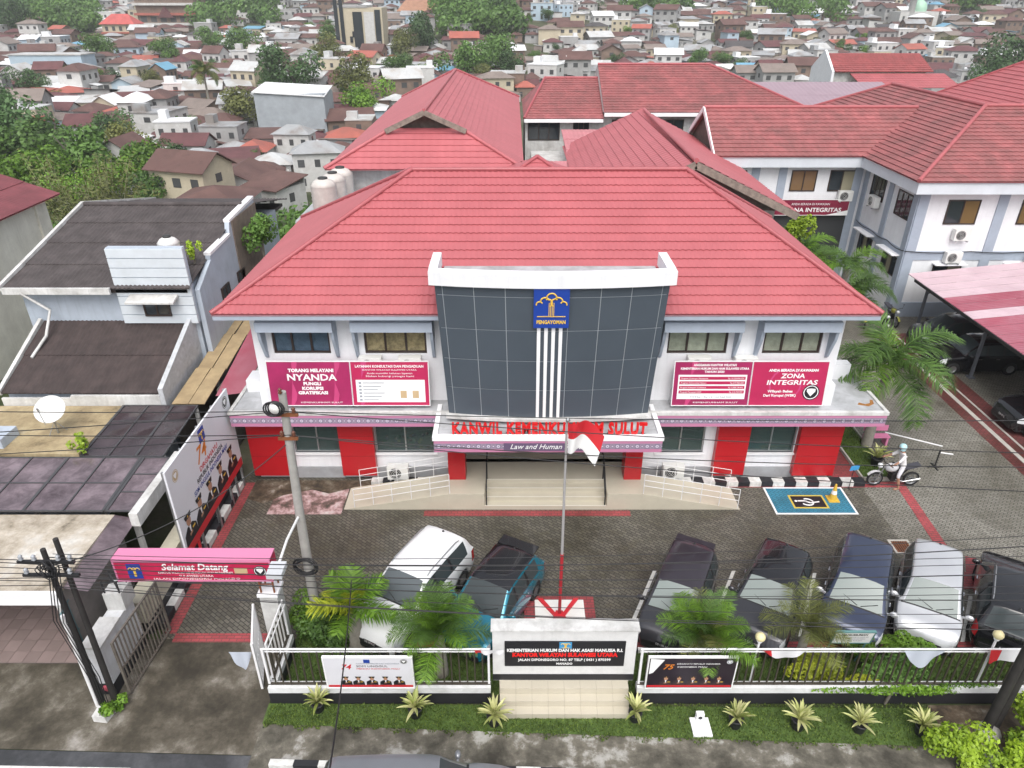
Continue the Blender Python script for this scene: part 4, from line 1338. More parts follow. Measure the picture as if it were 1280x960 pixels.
k = MB(); k.prism([(-12.66, 26.62, -1), (-12.66, 26.62, 6.2), (-12.66, 28.2, 6.9), (-12.66, 28.2, 7.1), (-12.66, 30.6, 7.2), (-12.66, 30.8, 7.75), (-12.66, 34.2, 7.95), (-12.66, 34.2, -1)], (.2, 0, 0)); k.build('side_wall', PALEBLUE, Hn)
k = MB(); k.bar((-12.56, 28.2, 7.16), (-12.56, 30.6, 7.26), .28, .12); k.bar((-12.56, 30.8, 7.81), (-12.56, 34.2, 8.01), .28, .12); k.build('coping', WHITE_CLEAN, Hn)
k = MB(); k.box(-12.46, -12.40, 31.0, 34.2, 0, 7.75); k.build('bare_render', mat('brown_render', (.20, .16, .13), .9, .3, 2.5, streak=.4), Hn)
for y in (29.0, 31.0):
    rwin(Hn, -12.42, y, 5.0, .9, 1.0, 'x', n=2)
k = MB(); k.tube([(-19.2, 26.0, 6.3), (-18.4, 26.2, 5.5), (-18.4, 25.5, 4.7), (-18.6, 24.6, 4.2)], .06, 6); k.build('drain_pipe', WHITE_DIRTY, Hn)
tank((-13.6, 27.3, 6.8), 'white water tank with black lid behind the cladding of the neighbour house', .42, 1.35, ACWHITE)
# plank cover over the alley
al = thing('alley_cover', 'ochre plank roofing over the alley between the two houses', 'roofing', (0, 0, 0))
for i, (y0, y1, z0, z1) in enumerate(((22.9, 25.3, 3.1, 3.35), (25.3, 28.0, 3.28, 3.6), (28.05, 31.0, 3.55, 3.8))):
    k = MB()
    for j in range(2):
        k = MB()
        k.prism([(-12.7 + .62 * j + .25 * i * .1, y0, z0), (-12.7 + .62 * j + .6, y0, z0), (-12.7 + .62 * j + .6, y1, z1), (-12.7 + .62 * j + .02, y1, z1)], (0, 0, .04))
        k.build('plank', mat('ochre_plank', (.40, .30, .17), .85, .2, 2, (.20, .14, .08), .5, 1.5), al)
k = MB(); k.box(-12.75, -12.68, 22.9, 31, 0, 3.1); k.box(-11.45, -11.38, 24, 31, 0, 3.1); k.build('support', DARKWALL, al)
MB().add([(-11.35, 23.6, 3.05), (-10.2, 23.6, 3.2), (-10.2, 30.5, 4.3), (-11.35, 30.5, 4.2)], [(0, 1, 2, 3)]).build('side_sheet', mat('maroon_sheet', (.33, .075, .11)), al)
# flat ochre roof with dish
Fl = thing('flat_roofed_shed', 'flat ochre stained roof slab before the neighbour house', 'shed', (0, 0, 0))
MB().box(-21, -14.6, 19.75, 22.85, 0, 2.9).build('wall', PALEBLUE, Fl)
MB().box(-21.1, -14.5, 19.7, 22.86, 2.9, 3.05).build('roof_slab', stained('ochre_slab', [(.3, (.06, .05, .03)), (.42, (.30, .23, .13)), (.6, (.46, .37, .22)), (.8, (.55, .50, .40))], .8), Fl)
MB().box(-21.0, -17.2, 20.0, 20.9, 3.05, 3.4).build('upstand', PALEBLUE, Fl)
D = thing('satellite_dish', 'round white satellite dish on the ochre flat roof', 'satellite dish', (-15.9, 21.0, 3.05))
k = MB(); k.T = Matrix.Translation((0, 0, .95)) @ Matrix.Rotation(R(42), 4, 'X') @ Matrix.Rotation(R(8), 4, 'Y')
k.lathe([(0, -.10), (.2, -.085), (.38, -.04), (.50, .03), (.505, .05), (.38, -.02), (.2, -.065), (0, -.08)], 24); k.build('dish', ACWHITE, D)
k = MB(); k.tube([(0, 0, 0), (0, 0, .8)], .03, 6); k.tube([(-.2, -.2, 0), (0, 0, .5), (.2, .2, 0)], .015, 5); k.build('mast', METAL, D)
k = MB(); k.tube([(0, -.45, .62), (0, -.55, 1.25)], .012, 5); k.bar((0, -.52, 1.2), (0, -.58, 1.33), .05); k.build('feed_arm', METAL, D)
# translucent canopies
POLY = mat('smoky_polycarbonate', (.20, .155, .175), .10, .35, 1.6, (.045, .03, .036), .9, 1.3, spec=.7)
POLYD = mat('dark_polycarbonate', (.060, .042, .048), .12, .4, 1.2, (.02, .012, .014), .7, 1.0, spec=.7)
def panes(root, x0, x1, y0, y1, z0, z1, nx, ny, m):
    for i in range(nx):
        for j in range(ny):
            xa, xb = x0 + (x1 - x0) * i / nx + .03, x0 + (x1 - x0) * (i + 1) / nx - .03
            ya, yb = y0 + (y1 - y0) * j / ny + .02, y0 + (y1 - y0) * (j + 1) / ny - .02
            za, zb = z0 + (z1 - z0) * (ya - y0) / (y1 - y0), z0 + (z1 - z0) * (yb - y0) / (y1 - y0)
            k_ = MB()
            n = 6
            vs_ = []
            for b_ in range(n + 1):
                for a_ in range(n + 1):
                    xx, yy = xa + (xb - xa) * a_ / n, ya + (yb - ya) * b_ / n
                    sag = -.05 * math.sin(PI * a_ / n) * math.sin(PI * b_ / n) * (.4 + .9 * abs(noise.noise((xx, yy, 1))))
                    vs_.append((xx, yy, za + (zb - za) * b_ / n + sag))
            k_.add(vs_, [(b_ * (n + 1) + a_, b_ * (n + 1) + a_ + 1, (b_ + 1) * (n + 1) + a_ + 1, (b_ + 1) * (n + 1) + a_) for b_ in range(n) for a_ in range(n)], 0, True)
            k_.build('pane', m, root, fix=False)
    k_ = MB()
    for i in range(nx + 1):
        x = x0 + (x1 - x0) * i / nx
        k_.bar((x, y0, z0 + .005), (x, y1, z1 + .005), .05 if i % 2 else .09, .05)
    for j in range(ny + 1):
        y_, z_ = y0 + (y1 - y0) * j / ny, z0 + (z1 - z0) * j / ny
        k_.bar((x0, y_, z_ - .002), (x1, y_, z_ - .002), .05, .04)
    k_.build('frame', plain('dark_grey_frame', (.06, .06, .065), .5), root)
Cn = thing('terrace_canopy', 'smoky translucent panel canopy over the neighbour terrace', 'canopy', (0, 0, 0))
panes(Cn, -22.0, -12.35, 16.95, 19.55, 2.85, 3.0, 8, 2, POLY)
panes(Cn, -12.25, -11.4, 16.95, 19.55, 2.85, 3.0, 1, 3, POLY)
k = MB()
for x in (-11.5, -16.5, -21.5):
    MB().bar((x, 17.0, 0), (x, 17.0, 2.8), .14).build('post', WHITE_DIRTY, Cn); MB().bar((x, 19.5, 0), (x, 19.5, 2.95), .14).build('post', WHITE_DIRTY, Cn)
k.box(-11.38, -11.12, 16.6, 19.9, 2.55, 3.02)
k.build('edge_beam', WHITE_DIRTY, Cn)
Cd = thing('dark_canopy', 'dark glossy panel canopy between the ochre roof and the white hoarding', 'canopy', (0, 0, 0))
panes(Cd, -14.45, -11.7, 19.7, 22.8, 2.95, 3.1, 3, 3, POLYD)
k = MB()
for x in (-14.4, -11.75):
    MB().bar((x, 19.8, 0), (x, 19.8, 2.9), .12).build('post', WHITE_DIRTY, Cd); MB().bar((x, 22.7, 0), (x, 22.7, 3.05), .12).build('post', WHITE_DIRTY, Cd)
# garage slab
Ga = thing('garage', 'neighbour garage with pale stained concrete slab roof', 'garage', (0, 0, 0))
MB().box(-26, -12.0, 13.75, 16.9, 2.55, 2.75).build('roof_slab', CONC_SLAB, Ga)
k = MB(); k.box(-26, -11.9, 13.62, 13.75, 2.38, 2.77); k.build('fascia', WHITE_CLEAN, Ga)
MB().add([(-12.0, 14.0, 2.62), (-11.35, 14.0, 2.5), (-11.35, 16.9, 2.6), (-12.0, 16.9, 2.74)], [(0, 1, 2, 3)]).build('side_awning', POLY, Ga)
k = MB(); k.box(-26, -12.1, 16.95, 17.1, 0, 2.55); k.box(-12.2, -12.05, 13.9, 16.95, 0, 2.5); k.build('wall', mat('garage_wall', (.22, .20, .19), .8, .2), Ga)
gf = MB().box(-26, -12.2, 13.75, 16.95, .005, .02).build('floor', plain('garage_grout', (.10, .08, .08), .8), Ga)
gtm = [MB().box(.006, .394, .006, .394, .0, .03).mesh('tile', mat('garage_tile_%s' % q_, c_, .35, .1, 1.5)) for q_, c_ in (('rose', (.26, .20, .19)), ('brown', (.225, .175, .165)))]
for i in range(13):
    for j in range(8):
        link('tile', gtm[(i * 5 + j * 3) % 2], gf, (-17.4 + .4 * i, 13.75 + .4 * j, .004))
k = MB(); k.bar((-12.05, 13.8, 0), (-12.05, 13.8, 2.4), .16); k.bar((-17.5, 13.8, 0), (-17.5, 13.8, 2.4), .16); k.build('post', WHITE_DIRTY, Ga)
TEAL = plain('teal_gate_paint', (.10, .20, .22), .5)
def leafgate(label, a, c, h, m, nbar, group=None, solid=.35):
    a, c = Vector(a), Vector(c)
    t_ = thing('gate', label, 'gate', a, 0, group)
    d_ = c - a
    k_ = MB()
    k_.bar((0, 0, .08), d_ + V3(0, 0, .08), .05, .05); k_.bar((0, 0, h), d_ + V3(0, 0, h), .05, .05); k_.bar((0, 0, h * .5), d_ + V3(0, 0, h * .5), .04, .04)
    k_.bar((0, 0, .05), (0, 0, h + .02), .06); k_.bar(d_ + V3(0, 0, .05), d_ + V3(0, 0, h + .02), .06)
    k_.build('gate_frame', m, t_)
    bm_ = MB(); bm_.box(-.016, .016, -.016, .016, .1, h)
    me_ = bm_.mesh('gate_bar', m)
    for i in range(1, nbar):
        link('gate_bar', me_, t_, d_ * (i / nbar))
    return t_
leafgate('teal barred garage gate leaf beside the leaning poles', (-11.95, 13.55, 0), (-12.25, 14.9, 0), 2.1, TEAL, 9)
leafgate('teal barred garage gate leaf folded open at the picture edge', (-16.9, 13.6, 0), (-15.4, 13.35, 0), 2.0, TEAL, 10)
# far-left maroon house
Fm = thing('maroon_roof_house', 'cream walled house with maroon sheet roof beyond the neighbour house', 'house', (0, 0, 0))
MB().box(-34, -25.2, 24, 38.3, -3, 6.9).build('wall', mat('cream_wall', (.80, .77, .68), .8, .08, 1, (.42, .38, .32), .4, .8, streak=.2), Fm)
tiled(Fm, [[(-24.7, 39, 7.0), (-24.7, 23.5, 7.0), (-30, 23.5, 8.9), (-30, 39, 8.9)], [(-35, 23.5, 7.0), (-35, 39, 7.0), (-30, 39, 8.9), (-30, 23.5, 8.9)]], mat('maroon_sheet_roof', (.20, .055, .065), .6, .25, 1.2, (.12, .035, .04), .5, .8), 2.2, .2, .015, .03)
k = MB(); k.box(-25.2, -25.08, 37.2, 37.35, -3, 6.9); k.build('wall_pipe', MATS['cream_wall'], Fm)
# ------------------------------------------------------------------ front fence and sign wall
FY = 12.58
BARM = plain('dark_bronze_bar', (.05, .042, .03), .5)
def fence(label, a, c, spacing=.2):
    a, c = Vector(a), Vector(c)
    t_ = thing('fence', label, 'fence', a, math.atan2((c - a).y, (c - a).x))
    L = (c - a).length
    MB().box(0, L, -.11, .11, .40, .60).build('base_wall', mat('white_base_wall', (.74, .75, .77), .7, .08, 2, (.32, .33, .28), .4, 2.5), t_)
    MB().box(0, L, -.12, .12, 0, .40).build('base_band', BLACKPAINT, t_)
    k_ = MB(); k_.tube([(0, 0, 1.93), (L, 0, 1.93)], .028, 6); k_.build('top_rail', STEELWHITE, t_)
    k_ = MB(); k_.tube([(0, .05, 1.78), (L, .05, 1.78)], .018, 6); k_.build('rail', STEELWHITE, t_)
    k_ = MB(); k_.box(0, L, -.03, .03, .62, .66); k_.build('rail', BARM, t_)
    me_ = MB().box(-.017, .017, -.017, .017, .58, 1.80).mesh('fence_bar', BARM)
    n = int(L / spacing)
    for i in range(1, n):
        link('fence_bar', me_, t_, (L * i / n, 0, 0))
    k_ = MB()
    np_ = 2
    pm = MB().box(-.028, .028, -.028, .028, .58, 1.93).mesh('post', STEELWHITE)
    for i in range(np_):
        link('post', pm, t_, (.04 + (L - .08) * i / (np_ - 1), 0, 0))
    return t_
fence('barred fence on white and black wall with the white officer banner', (-6.4, FY, 0), (-.56, FY, 0))
fence('barred fence on white and black wall with the dark officer banner', (3.28, FY, 0), (15.5, FY, 0))
fence('short barred fence between the gate post and the front corner', (-6.32, 14.25, 0), (-6.32, 12.72, 0))
S = thing('sign_wall', 'white sign wall with black name panel above beige steps', 'sign', (1.36, 12.75, 0))
MB().box(-1.86, 1.84, -.02, .30, .58, 2.42).build('wall', mat('sign_wall_white', (.70, .70, .70), .7, .06, 1.5, (.40, .40, .38), .4, 1.5, streak=.15), S)
MB().box(-1.863, 1.843, -.03, .303, .60, .82).build('black_band', BLACKPAINT, S)
MB().box(-1.9, 1.88, -.06, .34, 2.42, 2.47).build('coping', WHITE_DIRTY, S)
pn = MB().box(-1.55, 1.55, -.05, -.02, 1.16, 2.06).build('name_panel', PRINTBLACK, S)
MB().box(-.15, .17, -.056, -.048, 1.82, 2.05).build('emblem_tile', CYAN, S)
k = MB(); k.bar((.01, -.06, 1.85), (.01, -.06, 1.97), .05, .01)
for q in (-.06, .01, .08):
    k.tube([(q + .045 * math.cos(R(a)), -.06, 1.96 + .045 * math.sin(R(a))) for a in range(0, 181, 30)], .010, 4)
k.box(-.09, .11, -.064, -.058, 1.84, 1.855)
k.build('emblem_tree', YELLOW, S)
text('KEMENTERIAN HUKUM DAN HAK ASASI MANUSIA R.I.', .15, PRINTWHITE, S, (0, -.052, 1.70), width=2.98, bold=.006, ext=.002)
text('KANTOR WILAYAH SULAWESI UTARA', .19, plain('bright_red_letter', (.75, .012, .012), .4), S, (0, -.052, 1.52), width=2.72, bold=.012, ext=.003)
text('JALAN DIPONEGORO NO. 87 TELP ( 0431 ) 870399', .12, PRINTWHITE, S, (0, -.052, 1.36), width=2.4, bold=.003, ext=.002)
text('MANADO', .10, PRINTWHITE, S, (0, -.052, 1.22), width=.42, bold=.003, ext=.002)
for i in range(3):
    y0_, y1_, z1_ = -.03 - .24 * (3 - i), -.03 - .24 * (2 - i) + .001, .19 * (i + 1)
    st_ = MB().box(-1.68, 1.70, y0_ + .012, y1_, 0, z1_ - .012).build('step', plain('tile_grout', (.34, .31, .25), .8), S)
    tm_ = MB().box(.004, .418, 0, y1_ - y0_ - .004, -.19, 0).mesh('tile', BEIGE)
    for q_ in range(8):
        link('tile', tm_, st_, (-1.68 + .4225 * q_, y0_, z1_))
MB().box(-1.70, 1.72, -.03, .28, 0, .578).build('step_core', BEIGE, S)
# printed officers
def officers(t_, xs, z, s, y=-.006, jacket=PRINTBLACK):
    for x in xs:
        k_ = MB()
        k_.poly([(x - .5 * s, y, z), (x + .5 * s, y, z), (x + .46 * s, y, z + .42 * s), (x + .2 * s, y, z + .62 * s), (x - .2 * s, y, z + .62 * s), (x - .46 * s, y, z + .42 * s)], 0)
        k_.poly([(x - .07 * s, y - .002, z + .60 * s), (x, y - .002, z + .25 * s), (x + .07 * s, y - .002, z + .60 * s)], 1)
        k_.poly([(x + .17 * s * math.cos(R(a)), y - .002, z + .80 * s + .21 * s * math.sin(R(a))) for a in range(0, 360, 40)], 2)
        k_.poly([(x - .2 * s, y - .004, z + .90 * s), (x + .2 * s, y - .004, z + .90 * s), (x + .26 * s, y - .004, z + 1.08 * s), (x - .26 * s, y - .004, z + 1.08 * s)], 0)
        k_.poly([(x - .05 * s, y - .006, z + .95 * s), (x + .05 * s, y - .006, z + .95 * s), (x, y - .006, z + 1.05 * s)], 3)
        k_.poly([(x + .15 * s, y - .002, z + .36 * s), (x + .36 * s, y - .002, z + .36 * s), (x + .36 * s, y - .002, z + .43 * s), (x + .15 * s, y - .002, z + .43 * s)], 3)
        k_.poly([(x - .12 * s, y - .003, z + .22 * s), (x + .1 * s, y - .003, z + .26 * s), (x + .1 * s, y - .003, z + .36 * s), (x - .12 * s, y - .003, z + .32 * s)], 2)
        k_.build('printed_officer', [jacket, PRINTWHITE, SKIN, YELLOW], t_)
a0, a1 = AY(393, 812, 12.40), AY(508, 855, 12.40)
t, w_, h_ = board('banner', 'white banner with five officers tied to the front fence', -4.78, -2.55, 12.42, .68, 1.84, R(-2), mat('white_banner_print', (.66, .66, .70), .5, .05), 'banner', frame=PRINTWHITE)
MB().box(-w_ / 2 + .02, w_ / 2 - .02, -.004, .01, .03, .11).build('red_strip', RED, t)
officers(t, [-.62, -.30, .05, .40, .75], .12, .31)
text('74', .26, RED, t, (-.58, -.006, .74), shear=.3, bold=.004, ext=.001)
text('TAHUN KEMERDEKAAN INDONESIA', .07, plain('grey_print', (.3, .32, .36)), t, (.25, -.006, .93), width=1.1, ext=.001)
text('SDM UNGGUL', .10, PRINTBLACK, t, (.1, -.006, .82), width=.8, ext=.001)
text('MENUJU INDONESIA MAJU', .07, RED, t, (.25, -.006, .73), width=1.1, ext=.001)
crest(t, .92, 1.03, .09, -.006)
MB().box(-.10, .06, -.006, 0, .98, 1.10).build('printed_emblem', BLUE, t)
t, w_, h_ = board('banner', 'black banner with five officers tied to the front fence', 3.48, 5.70, 12.42, .68, 1.84, R(-2), mat('dark_banner_print', (.022, .014, .024), .4, .3), 'banner', frame=PRINTWHITE)
MB().box(-w_ / 2 + .02, w_ / 2 - .02, -.004, .01, .03, .10).build('red_strip', RED, t)
officers(t, [-.62, -.28, .08, .42, .75], .11, .33, jacket=plain('dark_brown_print', (.045, .028, .03), .5))
text('75', .26, plain('orange_print', (.65, .20, .02)), t, (-.62, -.006, .74), shear=.3, bold=.004, ext=.001)
text('DIRGAHAYU REPUBLIK INDONESIA', .07, PRINTWHITE, t, (.15, -.006, .92), width=1.1, ext=.001)
text('INDONESIA MAJU', .08, PRINTWHITE, t, (.0, -.006, .80), width=.75, ext=.001)
k = MB(); k.poly([(-1.08, -.005, .55), (-.98, -.005, .6), (-.72, -.005, 1.1), (-1.08, -.005, 1.14)]); k.build('folded_corner', PRINTWHITE, t)
crest(t, .93, 1.02, .08, -.006, plain('grey_print', (.3, .32, .36)))

# ------------------------------------------------------------------ white hoarding on the driveway side
t = thing('hoarding', 'large white hoarding with uniformed officers along the driveway wall', 'billboard', (-10.2, 17.0, .95), PI / 2)
w_, h_ = 5.15, 3.25
k = MB()
k.T = Matrix.Translation((w_ / 2, 0, 0))
o = k.box(-w_ / 2, w_ / 2, 0, .06, 0, h_).build('panel', mat('hoarding_white', (.70, .71, .75), .5, .05, .8), t)
def moved(o_, dx):
    o_.location.x += dx
n0 = len(C.objects)
MB().box(.02, w_ - .02, -.004, .01, .0, .34).build('red_strip', RED, t)
officers(t, [.55, 1.45, 2.35, 3.3, 4.3], .3, .92, y=-.008)
text('74', .8, plain('orange_print', (.65, .20, .02)), t, (2.3, -.006, 2.15), shear=.3, bold=.01, ext=.001)
text('DIRGAHAYU', .26, RED, t, (2.75, -.006, 1.86), width=1.5, ext=.001, bold=.004)
text('REPUBLIK INDONESIA', .24, PRINTBLACK, t, (2.75, -.006, 1.62), width=2.2, ext=.001, bold=.003)
text('SDM UNGGUL INDONESIA MAJU', .24, BLUE, t, (2.75, -.006, 1.38), width=2.9, ext=.001, bold=.003)
MB().box(2.4, 2.85, -.008, 0, 2.68, 3.16).build('printed_emblem', BLUE, t)
k = MB()
for q in (2.5, 2.62, 2.74):
    k.tube([(q + .07 * math.cos(R(a)), -.010, 2.95 + .07 * math.sin(R(a))) for a in range(0, 181, 30)], .014, 4)
k.bar((2.62, -.01, 2.74), (2.62, -.01, 2.95), .07, .004)
k.build('emblem_tree', YELLOW, t)
crest(t, 4.75, 2.9, .22, -.008)
crest(t, .5, 2.8, .2, -.008, plain('tan_print', (.52, .38, .22)))
k = MB()
for x in (0.05, 1.3, 2.6, 3.9, 5.1):
    k.bar((x, .09, -.95), (x, .09, h_), .07)
for z in (.1, 1.2, 2.2, 3.1):
    k.bar((.05, .09, z), (w_ - .05, .09, z), .04)
k.build('frame', METAL, t)
k = MB()
for x in (0.9, 2.6, 4.4):
    k = MB(); k.bar((x, .05, -.93), (x, .05, .02), .07); k.build('leg', RED if x == .9 else METAL, t)

# ------------------------------------------------------------------ driveway wall and gate
Bw = thing('boundary_wall', 'low cream topped boundary wall with black base along the driveway', 'wall', (-10.8, 14.6, 0))
MB().box(-.28, .22, .2, 8.0, .45, 1.25).build('wall', mat('cream_boundary', (.58, .55, .44), .8, .1, 1, (.34, .31, .24), .5, 1, streak=.2), Bw)
MB().box(-.27, .24, .2, 8.0, 0, .45).build('black_base', BLACKPAINT, Bw)
k = MB(); k.T = Matrix.Translation((.245, 1.9, .85)) @ Matrix.Rotation(PI / 2, 4, 'Y'); k.lathe([(0, .005), (.16, .005), (.16, 0)], 20); k.build('blue_disc', CYAN, Bw)
Gp = thing('gate_wall', 'white gate wall with black foot beside the open sliding gate', 'wall', (-10.75, 12.75, 0))
MB().box(-.32, .14, 0, 1.75, .42, 1.75).build('wall', mat('gate_wall_white', (.68, .70, .73), .75, .1, 1.5, (.36, .34, .30), .5, 1.2, streak=.3), Gp)
MB().box(-.325, .15, -.01, 1.76, 0, .42).build('black_foot', BLACKPAINT, Gp)
MB().box(-.36, .18, -.03, 1.0, 1.75, 1.82).build('coping', WHITE_DIRTY, Gp)
MB().box(-.30, .20, 1.30, 1.85, 1.75, 2.35).build('pillar', WHITE_DIRTY, Gp)
k = MB(); k.T = Matrix.Translation((-.08, -.015, .25)) @ Matrix.Rotation(PI / 2, 4, 'X'); k.lathe([(0, .006), (.12, .006), (.12, 0)], 18); k.build('red_disc', plain('pink_red_print', (.55, .10, .14)), Gp)
k = MB()
for x in (-.25, .15):
    for y in (1.35, 1.75):
        k.bar((x, y, 2.35), (x, y, 2.75), .035)
k.bar((-.25, 1.35, 2.7), (.15, 1.75, 2.4), .03); k.bar((-.25, 1.75, 2.7), (.15, 1.35, 2.4), .03)
k.build('bracket', BLACKMETAL, Gp)
BRONZE = mat('weathered_bronze_bars', (.16, .14, .12), .5, .3, 5)
leafgate('barred sliding gate leaf leaning open by the white gate wall', (-10.25, 12.75, 0), (-10.1, 14.9, 0), 1.95, BRONZE, 15)
leafgate('white framed gate leaf swung open beside the fence corner', (-7.15, 14.25, 0), (-6.75, 12.9, 0), 1.75, STEELWHITE, 10)
Gr = thing('gate_post', 'grey and white gate post beside the hedge holding the welcome sign', 'post', (-6.62, 14.35, 0))
MB().box(-.24, .24, -.24, .24, 0, 2.2).build('pillar', WHITE_DIRTY, Gr)
MB().box(-.28, .28, -.28, .28, 2.2, 2.3).build('cap', WHITE_CLEAN, Gr)
k = MB()
for x in (-.18, .18):
    for y in (-.18, .18):
        k.bar((x, y, 2.3), (x, y, 2.95), .04)
k.bar((-.18, -.18, 2.6), (.18, -.18, 2.6), .03)
k.build('bracket', RUST, Gr)
t = thing('welcome_sign', 'crimson sign box reading Selamat Datang over the driveway gate', 'sign', (-8.35, 13.95, 2.92))
MB().box(-2.05, 2.05, 0, .42, 0, .72).build('box', mat('crimson_sign', (.50, .012, .07), .45, .2, 2.5), t)
MB().box(-2.06, 2.06, -.01, .43, .72, .76).build('top_sheet', PINK, t)
k = MB()
for a in ((-2.06, 2.06, 0, .04), (-2.06, 2.06, .66, .72)):
    k.box(a[0], a[1], -.012, .0, a[2], a[3])
k.box(-2.06, -2.02, -.012, 0, .04, .66); k.box(2.02, 2.06, -.012, 0, .04, .66)
k.build('border', PINK, t)
text('Selamat Datang', .30, PRINTWHITE, t, (.05, -.006, .40), shear=.2, width=1.75, bold=.006, ext=.002)
text('KANTOR WILAYAH KEMENTERIAN HUKUM DAN HAM', .10, PRINTWHITE, t, (.05, -.006, .27), width=1.95, ext=.002)
text('SULAWESI UTARA', .10, PRINTWHITE, t, (.05, -.006, .16), width=.9, ext=.002)
text('JALAN DIPONEGORO MANADO', .09, PRINTWHITE, t, (.05, -.006, .06), width=2.3, ext=.002)
MB().box(-1.72, -1.35, -.006, 0, .10, .60).build('printed_emblem', BLUE, t)
k = MB(); k.bar((-1.535, -.012, .18), (-1.535, -.012, .42), .06, .01)
for q in (-1.63, -1.535, -1.44):
    k.tube([(q + .055 * math.cos(R(a)), -.012, .42 + .055 * math.sin(R(a))) for a in range(0, 181, 30)], .012, 4)
k.build('emblem_tree', YELLOW, t)
crest(t, 1.75, .36, .17, -.006)
MB().box(1.08, 1.42, -.006, 0, .28, .46).build('printed_badge', plain('tan_print', (.52, .38, .22)), t)

# ------------------------------------------------------------------ poles
CONPOLE = mat('pole_concrete', (.36, .35, .33), .85, .15, 3, (.2, .19, .18), .4, 2)
P0 = thing('utility_pole', 'grey concrete utility pole with coiled cable by the hedge', 'utility pole', (-5.85, 15.3, 0))
k = MB(); k.tube([(0, 0, 0), (.05, 0, 4), (.16, 0, 7.9)], [.15, .125, .10], 12); k.build('shaft', CONPOLE, P0)
for z, L in ((7.3, .7), (6.6, .5)):
    k = MB(); k.bar((-L / 2 + .15, -.1, z), (L / 2 + .15, -.1, z), .08, .08); k.build('crossarm', RUST, P0)
k = MB()
for x, z in ((-.1, 7.36), (.4, 7.36), (.0, 6.66), (.3, 6.66), (.15, 7.9)):
    k.lathe([(.03, 0), (.06, .04), (.03, .07), (.055, .11), (.02, .16), (0, .16)], 8, (x, -.1, z))
stuff(k.build('insulator', mat('brown_ceramic', (.13, .05, .03), .3), P0))
k = MB()
for i in range(3):
    k.tube([(.02 - .05 * i + .20 * math.cos(R(a)), -.22 - .02 * i, 7.55 + .20 * math.sin(R(a))) for a in range(0, 361, 24)], .022, 5)
k.build('cable_coil', BLACKMETAL, P0)
k = MB(); k.T = Matrix.Translation((.0, -.25, 7.55)) @ Matrix.Rotation(PI / 2, 4, 'X'); k.lathe([(0, .03), (.13, .02), (.15, -.03)], 14); k.build('floodlight', ACWHITE, P0)
k = MB()
rr = random.Random(2)
for i in range(7):
    ph, q = rr.uniform(0, 6), rr.uniform(.26, .36)
    k.tube([(.02 + q * math.cos(R(a)), -.2 + .05 * math.sin(R(a) + ph), 2.35 + q * .85 * math.sin(R(a)) + .03 * math.sin(3 * R(a) + ph)) for a in range(0, 361, 24)], .018, 4)
k.build('cable_coil', BLACKMETAL, P0)
k = MB(); k.tube([(.03, -.1, 4.05), (.05, -1.2, 4.2), (.07, -2.0, 4.15)], .035, 7); k.build('lamp_arm', STEELWHITE, P0)
k = MB(); k.box(-.12, .26, -2.45, -1.98, 4.05, 4.2); k.build('lamp_head', plain('lamp_grey', (.55, .57, .60), .4), P0)
BP = mat('black_tarred_pole', (.028, .025, .024), .7, .3, 4)
P1 = thing('utility_pole', 'black twin utility poles with white footing beside the garage gate', 'utility pole', (-10.75, 12.3, 0))
for x, y, z in ((0, 0, 5.5), (.28, .12, 5.7)):
    k = MB(); k.tube([(x, y, 0), (x + .12, y, z)], [.085, .06], 10); k.build('shaft', BP, P1)
k = MB(); k.tube([(-.22, .1, 0), (-.25, .2, 3.2)], .05, 8); k.build('conduit', STEELWHITE, P1)
for z in (5.2, 4.8):
    k = MB(); k.bar((-.5, -.08, z), (.8, -.08, z), .07, .07); k.build('crossarm', BLACKMETAL, P1)
k = MB()
for x, z in ((-.4, 5.24), (-.1, 5.24), (.45, 5.24), (.72, 5.24), (-.4, 4.84), (.6, 4.84)):
    k.lathe([(.03, 0), (.06, .04), (.03, .07), (.055, .11), (.02, .16), (0, .16)], 8, (x, -.08, z))
stuff(k.build('insulator', mat('grey_ceramic', (.35, .37, .40), .3), P1))
k = MB()
for i in range(8):
    ph, q = rr.uniform(0, 6), rr.uniform(.10, .24)
    k.tube([(.15 + q * math.cos(R(a)), -.12 + .08 * math.sin(2 * R(a) + ph), 5.0 + q * math.sin(R(a)) + .06 * math.sin(3 * R(a) + ph)) for a in range(0, 361, 30)], .014, 4)
for i in range(5):
    k.tube([(.15 + .06 * i, -.1, 5.0), (-.2 + .09 * i, -.15 - .02 * i, 3.4), (.05 + .07 * i, -.13, 1.4), (.05 + .05 * i, -.12, .1)], .014, 4)
k.build('hanging_cables', BLACKMETAL, P1)
k = MB(); k.prism([(-.08, -.38, 0), (.28, -.42, 0), (.36, -.08, 0), (-.06, .0, 0)], (0, 0, .22)); k.build('footing', WHITE_DIRTY, P1)
P2 = thing('utility_pole', 'black utility poles in a pale footing on bare soil', 'utility pole', (12.05, 11.62, 0))
for x, y in ((0, 0), (.3, .12)):
    k = MB(); k.tube([(x, y, 0), (x + .1, y, 7.6)], [.12, .08], 10); k.build('shaft', BP, P2)
k = MB(); k.lathe([(.30, 0), (.28, .16), (.14, .24), (0, .24)], 9, (.05, -.05, 0)); k.build('footing', CONPOLE, P2)
P3 = thing('sign_post', 'slim grey post rising beside the twin poles at the fence end', 'post', (13.6, 12.1, 0))
k = MB(); k.tube([(0, 0, 0), (.05, 0, 3.2)], .05, 8); k.build('shaft', METAL, P3)
